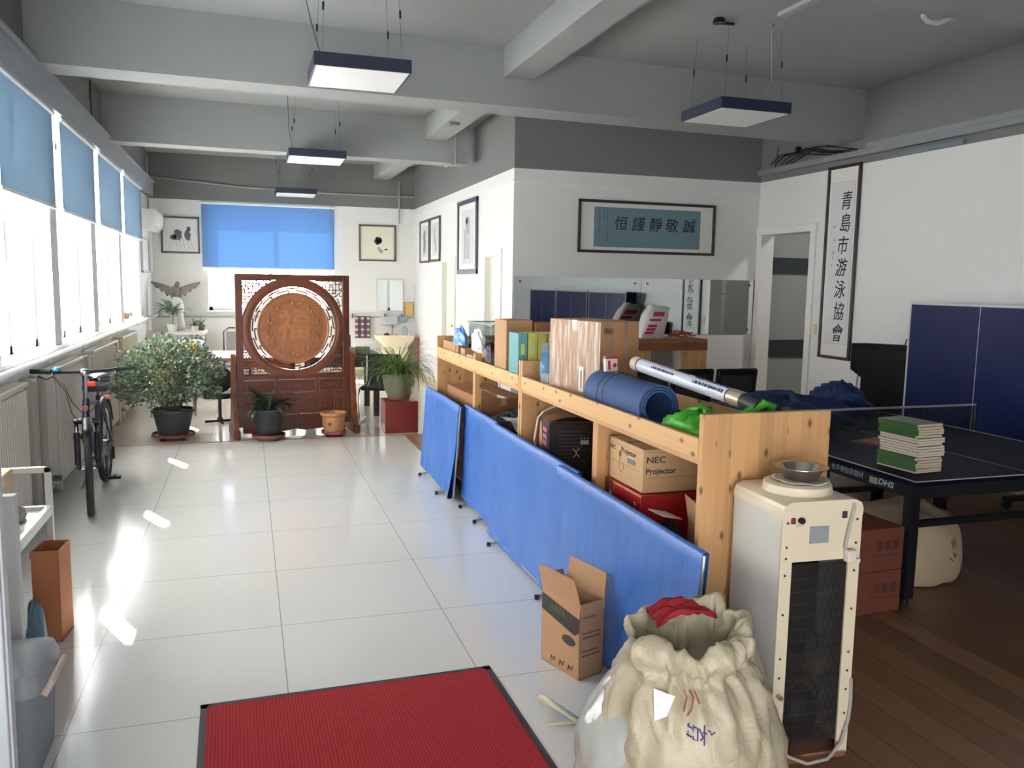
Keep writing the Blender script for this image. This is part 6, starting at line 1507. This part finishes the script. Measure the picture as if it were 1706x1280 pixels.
# blades helper
def blades(parent, base, n, lens, spread, wd, mat, droop=1.0, seed=1, rbase=0.06, name='foliage', up=(0.3, 1.2), ymax=9.0, xmin=-9.0):
    rr = random.Random(seed); mb = MB(); bm = mb.bm
    for k in range(n):
        a = rr.uniform(0, 2 * PI); L = rr.uniform(*lens); el = rr.uniform(*up); w_ = wd * rr.uniform(0.7, 1.15)
        p = Vector(base) + Vector((math.cos(a) * rr.uniform(0, rbase), math.sin(a) * rr.uniform(0, rbase), 0)); steps = 11
        prev = None; ang = el; da = droop * rr.uniform(0.6, 1.3) * (2.2) / steps; az = a; dz_ = rr.uniform(-.4, .4)
        for i in range(steps + 1):
            t_ = i / steps
            d = Vector((math.cos(az) * math.cos(ang) * spread, math.sin(az) * math.cos(ang) * spread, math.sin(ang)))
            sdir = Vector((-math.sin(az), math.cos(az), 0)); ww = w_ * (math.sin(PI * (0.12 + 0.88 * t_)) ** 0.6 if t_ < 1 else 0.03)
            cur = (bm.verts.new(p + sdir * ww / 2 + Vector((0, 0, 0.15 * ww))), bm.verts.new(p), bm.verts.new(p - sdir * ww / 2 + Vector((0, 0, 0.15 * ww))))
            if prev:
                bm.faces.new((prev[0], prev[1], cur[1], cur[0])); bm.faces.new((prev[1], prev[2], cur[2], cur[1]))
            prev = cur; p = p + d * (L / steps); ang -= da * (0.4 + 1.2 * t_); az += dz_ / steps
            if p.z < 0.02: p.z = 0.02
            if p.y > ymax: p.y = ymax
            if p.x < xmin: p.x = xmin
    return mb.build(name, mat, parent, smooth=True, angle=180)
A_ = thing('potted_aspidistra', 'dark broad-leaved plant in a black pot standing before the carved screen', 'plant', (0.188, 8.985, 0))
wheeled_tray(A_, 0.175)
MB().lathe([(0.0, 0.044), (0.118, 0.044), (0.160, 0.31), (0.176, 0.315), (0.176, 0.335), (0.160, 0.335), (0.152, 0.30), (0, 0.295)], 32).build('pot', pm('pot black', rgb(40, 46, 46), 0.35), A_, smooth=True, angle=35)
blades(A_, (0, 0, 0.29), 26, (0.30, 0.46), 1.0, 0.042, leafmat('dark leaf', rgb(28, 46, 30), rgb(62, 88, 58), 0.3), 0.95, 5, 0.05, up=(0.55, 1.35), ymax=0.19)
Tp = thing('terracotta_pot', 'small tan clay pot with a thin stick on a red wheeled tray before the screen', 'plant pot', (0.868, 9.05, 0))
wheeled_tray(Tp, 0.135, 0.028)
MB().lathe([(0.0, 0.042), (0.098, 0.042), (0.118, 0.12), (0.124, 0.22), (0.142, 0.235), (0.142, 0.262), (0.126, 0.264), (0.118, 0.235), (0, 0.23)], 32).build('pot', pm('tan clay', rgb(176, 126, 84), 0.55), Tp, smooth=True, angle=35)
MB().box(-0.05, -0.1165, 0.15, 0.03, 0.004, 0.034).build('stamp', pm('stamp brown', rgb(116, 76, 52), 0.6), Tp)
MB().tube([(0.01, 0, 0.22), (0.015, 0.01, 0.50)], 0.003, 5).build('stick', pm('stick brown', rgb(130, 100, 70), 0.7), Tp)
tag(MB().tube([(0.36, 8.985, 0.012), (0.46, 8.98, 0.016), (0.53, 8.985, 0.012)], [0.006, 0.018, 0.008], 8).build('white_cloth', pm('cloth white', rgb(230, 232, 236), 0.8), smooth=True), 'small white crumpled cloth on the floor before the screen', 'cloth')
tag(MB().bb(1.43, 1.80, 9.06, 9.42, 0.0, 0.355, bev=0.008).build('plant_stand', pm('stand red', rgb(118, 44, 42), 0.3, var=0.08, vscale=4)), 'glossy dark red cube stand carrying the spider plant', 'stand')
G_ = thing('spider_plant', 'long-leaved green spider plant in a glazed jar on the dark red cube stand', 'plant', (1.615, 9.24, 0.356))
MB().lathe([(0.0, 0.0), (0.105, 0.0), (0.125, 0.02), (0.165, 0.12), (0.178, 0.21), (0.170, 0.265), (0.176, 0.28), (0.176, 0.295), (0.160, 0.295), (0.155, 0.26), (0, 0.255)], 32).build('jar', pm('jar glaze', rgb(108, 112, 92), 0.25, var=0.3, vscale=6), G_, smooth=True, angle=40)
MB().lathe([(0.106, 0.0), (0.127, 0.02), (0.132, 0.045), (0.112, 0.044)], 32).build('jar_foot', pm('jar brown', rgb(150, 90, 64), 0.3), G_, smooth=True)
blades(G_, (0, 0, 0.27), 210, (0.34, 0.68), 1.0, 0.013, leafmat('spider leaf', rgb(70, 104, 44), rgb(132, 158, 84), 0.35), 1.15, 8, 0.10, up=(0.45, 1.5), xmin=-0.43)

# ================================================================ far room
redw = pm('desk red wood', rgb(150, 84, 62), 0.3)
dk = thing('desk', 'red brown desk partly hidden behind the carved screen', 'desk', (0.20, 10.85, 0))
MB().bb(-0.70, 0.38, -0.55, 0.55, 0.71, 0.75, bev=0.004).build('desktop', redw, dk)
MB().bb(-0.30, 0.34, -0.5, 0.5, 0.62, 0.71).build('apron', redw, dk)
MB().bb(-0.36, -0.32, -0.5, 0.5, 0.0, 0.71).bb(0.3, 0.34, -0.5, 0.5, 0.0, 0.71).build('side_panel', redw, dk)
bc_ = thing('round_back_chair', 'chair with round black backrest between the bushy plant and the carved screen', 'chair', (-0.31, 10.08, 0), R(10))
MB().ball((0, 0, 0.52), 0.135, (1.0, 0.35, 1.1), 24, 14).build('backrest', pm('chair round black', rgb(26, 26, 32), 0.6), bc_, smooth=True)
MB().cyl((0.0, 0.12, 0.30), (0.0, 0.12, 0.36), 0.19, n=24).build('seat', blackp, bc_, smooth=True)
MB().cyl((0, 0.12, 0.05), (0, 0.12, 0.30), 0.02, n=12).tube([(0, 0.03, 0.50), (0.0, 0.08, 0.34)], 0.012, 8).build('post', blackp, bc_)
MB().tube([(-0.17, 0.12, 0.02), (0.17, 0.12, 0.02)], 0.014, 8).tube([(0, -0.06, 0.02), (0, 0.30, 0.02)], 0.014, 8).cyl((0, 0.12, 0.02), (0, 0.12, 0.06), 0.03, n=12).build('base', blackp, bc_)
fc = thing('folding_chair', 'grey folding chair with metal frame behind the red brown desk', 'chair', (-0.16, 12.5, 0))
MB().bb(-0.14, 0.14, -0.012, 0.012, 0.66, 0.93, bev=0.02).build('backrest', pm('grey fabric', rgb(140, 140, 138), 0.8), fc)
MB().bb(-0.2, 0.2, -0.02, 0.38, 0.42, 0.45, bev=0.01).build('seat', MATS['grey fabric'], fc)
MB().tube([(-0.17, 0.36, 0), (-0.17, 0.0, 0.5), (-0.17, -0.02, 0.93), (-0.10, -0.02, 0.985), (0.10, -0.02, 0.985), (0.17, -0.02, 0.93), (0.17, 0.0, 0.5), (0.17, 0.36, 0)], 0.011, 8).build('frame', pm('frame dark metal', rgb(76, 74, 72), 0.3, 0.7), fc, smooth=True)
for s in (-1, 1): MB().tube([(s * 0.19, -0.05, 0), (s * 0.19, 0.34, 0.44)], 0.011, 8).build('rear_leg', MATS['frame dark metal'], fc, smooth=True)
# glass table and yellow cloth behind the bush
gt = thing('glass_table', 'rounded bluish glass table with white tube edge in the far left corner', 'table', (-1.02, 12.7, 0))
loft(MB(), [rr_loop(0.38, 0.62, 0.12, 0.735), rr_loop(0.38, 0.62, 0.12, 0.75)]).build('glass_top', pm('bluish glass', rgb(176, 192, 206), 0.1), gt)
MB().tube(rr_loop(0.39, 0.63, 0.12, 0.745), 0.014, 8, closed=True).build('edge_tube', pm('tube white', rgb(220, 222, 224), 0.25), gt, smooth=True)
for sx in (-1, 1):
    for sy in (-1, 1): MB().cyl((sx * 0.30, sy * 0.5, 0), (sx * 0.30, sy * 0.5, 0.735), 0.02, n=10).build('leg', MATS['tube white'], gt)
yc = thing('yellow_chair', 'chair with yellow back and seat showing through the bushy plant', 'chair', (-0.88, 10.75, 0), R(6))
ym = pm('yellow cloth', rgb(226, 176, 40), 0.7)
MB().bb(-0.29, 0.29, -0.02, 0.02, 0.50, 0.90, bev=0.02).build('backrest', ym, yc)
MB().bb(-0.27, 0.27, 0.03, 0.46, 0.43, 0.48, bev=0.02).build('seat', ym, yc)
for sx in (-0.25, 0.25):
    for sy in (0.0, 0.42): MB().cyl((sx, sy, 0), (sx, sy, 0.5 if sy == 0 else 0.44), 0.013, n=10).build('leg', alu, yc)
# small shelf in the corner with eagle and plants
cn = thing('corner_stand', 'low pale corner stand under the eagle sculpture', 'stand', (-1.08, 14.3, 0))
MB().bb(-0.36, 0.45, -0.47, 0.4, 0.80, 0.84, bev=0.004).build('top', pm('stand pale', rgb(196, 190, 180), 0.5), cn)
for sx in (-0.32, 0.41):
    for sy in (-0.43, 0.36): MB().bb(sx - 0.02, sx + 0.02, sy - 0.02, sy + 0.02, 0, 0.80).build('leg', MATS['stand pale'], cn)
eg = thing('eagle_sculpture', 'grey eagle sculpture with spread wings on a white rock in the far corner', 'sculpture', (-1.09, 14.42, 0.841))
MB().lathe([(0, 0), (0.13, 0), (0.12, 0.10), (0.10, 0.25), (0.115, 0.36), (0.09, 0.48), (0.05, 0.53), (0, 0.54)], 14).build('rock', pm('rock white', rgb(206, 206, 200), 0.7, bump=0.6, bscale=14), eg, smooth=True, angle=180)
egm = pm('eagle bronze', rgb(128, 120, 108), 0.5)
MB().ball((0, 0, 0.63), 0.075, (0.9, 1.2, 1.3), 14, 10).ball((0.03, -0.08, 0.74), 0.04, (1, 1.2, 1), 12, 8).cyl((0.035, -0.12, 0.735), (0.04, -0.165, 0.72), 0.016, 0.003, n=8).prism([(-0.05, 0.05, 0.58), (0.05, 0.05, 0.58), (0.08, 0.16, 0.46), (-0.08, 0.16, 0.46)], (0, 0.012, 0.004)).build('body', egm, eg, smooth=True)
for s in (-1, 1):
    def wing(u, v, s=s):
        x = 0.04 + 0.33 * u; top = 0.68 + 0.10 * u ** 1.3 + 0.02 * math.sin(u * 3); ch = (0.15 * (1 - u) ** 0.7 + 0.03) * (1 + 0.18 * math.sin(u * 26))
        return Vector((s * x, 0.03 + 0.02 * u, top - ch * v))
    MB().grid(wing, 26, 5).build('wing', egm, eg, smooth=True, solid=0.012)
def leafy(name, label, loc, n, lens, wd, pot_r, seed, potm, up=(0.4, 1.4), stem=0.0, lm=None):
    t = thing(name, label, 'plant', loc)
    MB().lathe([(0, 0), (pot_r * 0.75, 0), (pot_r, pot_r * 1.5), (pot_r * 0.88, pot_r * 1.5), (0, pot_r * 1.35)], 18).build('pot', potm, t, smooth=True, angle=40)
    if stem: MB().tube([(0, 0, pot_r * 1.3), (0.01, 0, pot_r * 1.4 + stem)], 0.008, 6).build('stem', pm('stem green', rgb(96, 110, 70), 0.7), t)
    blades(t, (0, 0, pot_r * 1.35 + stem), n, lens, 1.0, wd, lm or leafmat('mid leaf', rgb(78, 104, 76), rgb(136, 156, 128), 0.35), 0.8, seed, pot_r * 0.5, up=up)
    return t
potw = pm('pot white', rgb(214, 212, 206), 0.35)
leafy('potted_plant', 'broad-leaved plant in front of the eagle rock on the corner stand', (-1.12, 13.93, 0.841), 34, (0.2, 0.38), 0.055, 0.08, 31, potw, stem=0.16)
leafy('potted_plant', 'small drooping plant right of the eagle rock on the corner stand', (-0.80, 14.05, 0.841), 24, (0.10, 0.2), 0.035, 0.06, 32, potw)
leafy('potted_plant', 'tiny cactus-like plant at the right end of the corner stand', (-0.72, 14.42, 0.841), 14, (0.08, 0.18), 0.02, 0.06, 33, pm('pot brown', rgb(120, 96, 84), 0.5), up=(1.0, 1.5))
leafy('potted_plant', 'pale slender plant on the sill of the farthest left window', (-1.60, 12.55, ZS + 0.031), 16, (0.14, 0.26), 0.02, 0.05, 34, pm('pot clay', rgb(150, 110, 86), 0.6), lm=leafmat('yellow leaf', rgb(190, 200, 120), rgb(220, 220, 160), 0.4))
# dark table at the right of the screen
dt = thing('dark_table', 'dark wooden table right of the carved screen holding green boxes', 'table', (1.20, 10.75, 0))
drk = pm('dark wood', rgb(48, 42, 44), 0.35)
MB().bb(-0.55, 0.42, -0.5, 0.55, 0.71, 0.75, bev=0.004).build('top', drk, dt)
MB().bb(-0.5, 0.36, -0.46, 0.5, 0.62, 0.71).build('drawer_rail', drk, dt)
for sx in (-0.46, 0.32):
    for sy in (-0.42, 0.46): MB().bb(sx - 0.035, sx + 0.035, sy - 0.035, sy + 0.035, 0, 0.62).build('leg', drk, dt)
for k, x in enumerate((1.36, 1.45)):
    tag(MB().bb(x - 0.042, x + 0.042, 10.66, 10.80, 0.751, 0.84, bev=0.004).build('green_box', pm('box green', rgb(112, 140, 104), 0.5)), ['left green box on the dark table beside the screen', 'right green box on the dark table beside the screen'][k], 'box')
tag(MB().bb(1.22, 1.30, 10.62, 10.78, 0.751, 0.835, bev=0.004).build('tan_box', pm('box tan', rgb(170, 156, 130), 0.5)), 'tan box left of the green boxes on the dark table', 'box')
lp = thing('monitor', 'dark monitor seen from the side on the dark table by the screen edge', 'monitor', (1.17, 11.05, 0.751))
MB().box(0, 0, 0.12, 0.24, 0.02, 0.20, rot=(R(-8), 0, 0), bev=0.005).build('display', blackp, lp); MB().bb(-0.06, 0.06, -0.05, 0.05, 0, 0.012).bb(-0.015, 0.015, -0.01, 0.02, 0.01, 0.06).build('stand', blackp, lp)
ch2 = thing('cantilever_chair', 'black chair with chrome sled legs behind the spider plant', 'chair', (1.50, 9.86, 0), R(-20))
MB().bb(-0.2, 0.2, -0.2, 0.2, 0.40, 0.45, bev=0.015).build('seat', pm('chair dark', rgb(30, 32, 36), 0.6), ch2)
MB().bb(-0.2, 0.2, 0.19, 0.225, 0.44, 0.80, bev=0.012).build('backrest', MATS['chair dark'], ch2)
for s in (-1, 1): MB().tube([(s * 0.21, 0.21, 0.78), (s * 0.21, 0.2, 0.44), (s * 0.21, -0.2, 0.42), (s * 0.21, -0.22, 0.36), (s * 0.21, -0.2, 0.015), (s * 0.21, 0.22, 0.012)], 0.011, 8).build('sled_leg', MATS['chrome'], ch2, smooth=True)
# far right wash corner
rl = thing('towel_rail', 'thin metal rail along the far wall right of the carved screen', 'rail', (2.36, YF - 0.06, 1.04))
MB().cyl((-0.6, 0, 0), (0.55, 0, 0), 0.008, n=8).build('bar', alu, rl)
for x in (-0.58, 0.0, 0.3): MB().bb(x - 0.012, x + 0.012, -0.01, 0.055, -0.02, 0.06, bev=0.003).build('bracket', pm('bracket grey', rgb(120, 124, 126), 0.4, 0.4), rl)
tm, nt, b = new_mat('plaid towel')
tc = node(nt, 'ShaderNodeTexCoord'); s_ = node(nt, 'ShaderNodeSeparateXYZ'); nt.links.new(tc.outputs['Object'], s_.inputs[0])
def band(o, p, w_, off=0.0): return math_n(nt, 'LESS_THAN', math_n(nt, 'FRACT', math_n(nt, 'DIVIDE', math_n(nt, 'ADD', o, 20.0 + off), p)), w_)
bx_, bz_ = band(s_.outputs[0], 0.105, 0.42, 0.02), band(s_.outputs[2], 0.10, 0.36)
c = mixc(nt, bx_, rgb(78, 60, 100), rgb(112, 92, 104)); c2 = mixc(nt, bx_, rgb(104, 84, 104), rgb(216, 196, 166))
nt.links.new(mixc(nt, bz_, c, c2), b.inputs['Base Color']); b.inputs['Roughness'].default_value = 0.9
tw = tag(MB().grid(lambda u, v: Vector((1.82 + 0.265 * u, YF - 0.075 - 0.012 * math.sin(u * 9) * (1 - v), 0.67 + 0.385 * v)), 16, 12).build('towel', tm, smooth=True, solid=0.008), 'purple and cream plaid towel hanging on the far wall rail', 'towel')
tag(MB().grid(lambda u, v: Vector((2.25 + 0.33 * u, YF - 0.072 - 0.008 * math.sin(u * 7) * (1 - v), 0.90 + 0.15 * v)), 12, 8).build('towel', pm('towel pale', rgb(206, 208, 210), 0.9), smooth=True, solid=0.008), 'pale folded towel hanging on the far wall rail under the mirror', 'towel')
tag(MB().grid(lambda u, v: Vector((2.60 + 0.13 * u, YF - 0.072 - 0.008 * math.sin(u * 5) * (1 - v), 0.95 + 0.10 * v)), 8, 6).build('towel', pm('towel grey', rgb(168, 172, 170), 0.9), smooth=True, solid=0.008), 'small grey cloth hanging on the far wall rail at right', 'towel')
wm = thing('wash_mirror', 'tall rectangular mirror with pale frame on the far wall above the wash stand', 'mirror', (2.455, YF - 0.002, 1.43))
MB().bb(-0.245, 0.245, -0.018, 0, -0.295, 0.295, bev=0.004).build('frame', pm('mirror frame', rgb(214, 208, 204), 0.4), wm)
MB().bb(-0.225, 0.225, -0.021, -0.018, -0.275, 0.275).build('glass', MATS['mirror glass'], wm)
t, a = picture('small bright yellow picture in the far right corner above the rail', 2.795, YF - 0.003, 1.185, 0.17, 0.25, 0, pm('frame tan', rgb(186, 160, 120), 0.5), 0.012, inner=(-0.07, 0.07, -0.11, 0.11), inner_m=pm('yellow print', rgb(238, 200, 120), 0.5, var=0.25, vscale=14))
bs_ = thing('wash_stand', 'cream wash stand basin in the far right corner', 'basin', (2.46, 14.55, 0))
loft(MB(), [rr_loop(0.20, 0.16, 0.06, 0.0), rr_loop(0.22, 0.19, 0.07, 0.55), rr_loop(0.32, 0.24, 0.08, 0.66), rr_loop(0.34, 0.26, 0.08, 0.75), rr_loop(0.31, 0.23, 0.08, 0.75), rr_loop(0.24, 0.16, 0.07, 0.66)]).build('bowl', pm('cream ceramic', rgb(234, 222, 192), 0.2), bs_, smooth=True, angle=50)
MB().tube([(0, 0.21, 0.75), (0, 0.21, 0.87), (0, 0.16, 0.90), (0, 0.10, 0.87)], 0.012, 8).build('tap', alu, bs_, smooth=True)
for k, (x, h_, r_, c_, lb) in enumerate(((2.30, 0.035, 0.05, rgb(70, 62, 60), 'small dark dish on the wash stand rim'), (2.42, 0.02, 0.09, rgb(200, 170, 160), 'flat pinkish soap dish on the wash stand rim'), (2.62, 0.13, 0.055, rgb(140, 172, 180), 'bluish clear water jug on the wash stand'))):
    tag(MB().lathe([(0, 0), (r_, 0), (r_, h_ * 0.8), (r_ * 0.5, h_), (r_ * 0.45, h_ * 1.2), (0, h_ * 1.2)], 16, (x, 14.36 if k < 2 else 14.40, 0.751)).build(['dish', 'soap_dish', 'water_jug'][k], pm('wash%d' % k, c_, 0.2), smooth=True), lb, ['dish', 'soap dish', 'jug'][k])
tag(MB().cyl((2.848, 14.45, 0.0), (2.848, 14.45, 0.70), 0.035, n=12).build('pipe', pm('red pipe', rgb(170, 100, 84), 0.5)), 'short reddish standing pipe beside the wash stand', 'pipe')
# neighbouring building seen outside the far window
nb = thing('outside_building', 'low red-roofed building seen through the far window under the blind', 'building', (-3.0, 40.0, -1.0))
MB().bb(-6, 6, 0, 6, -2, 1.6).build('wall', pm('outside wall', rgb(220, 214, 206), 0.8), nb)
MB().prism([(-6.3, -0.4, 1.6), (-6.3, 6.4, 1.6), (-6.3, 3.0, 2.1)], (12.6, 0, 0)).build('roof', pm('roof red', rgb(214, 96, 80), 0.7), nb)
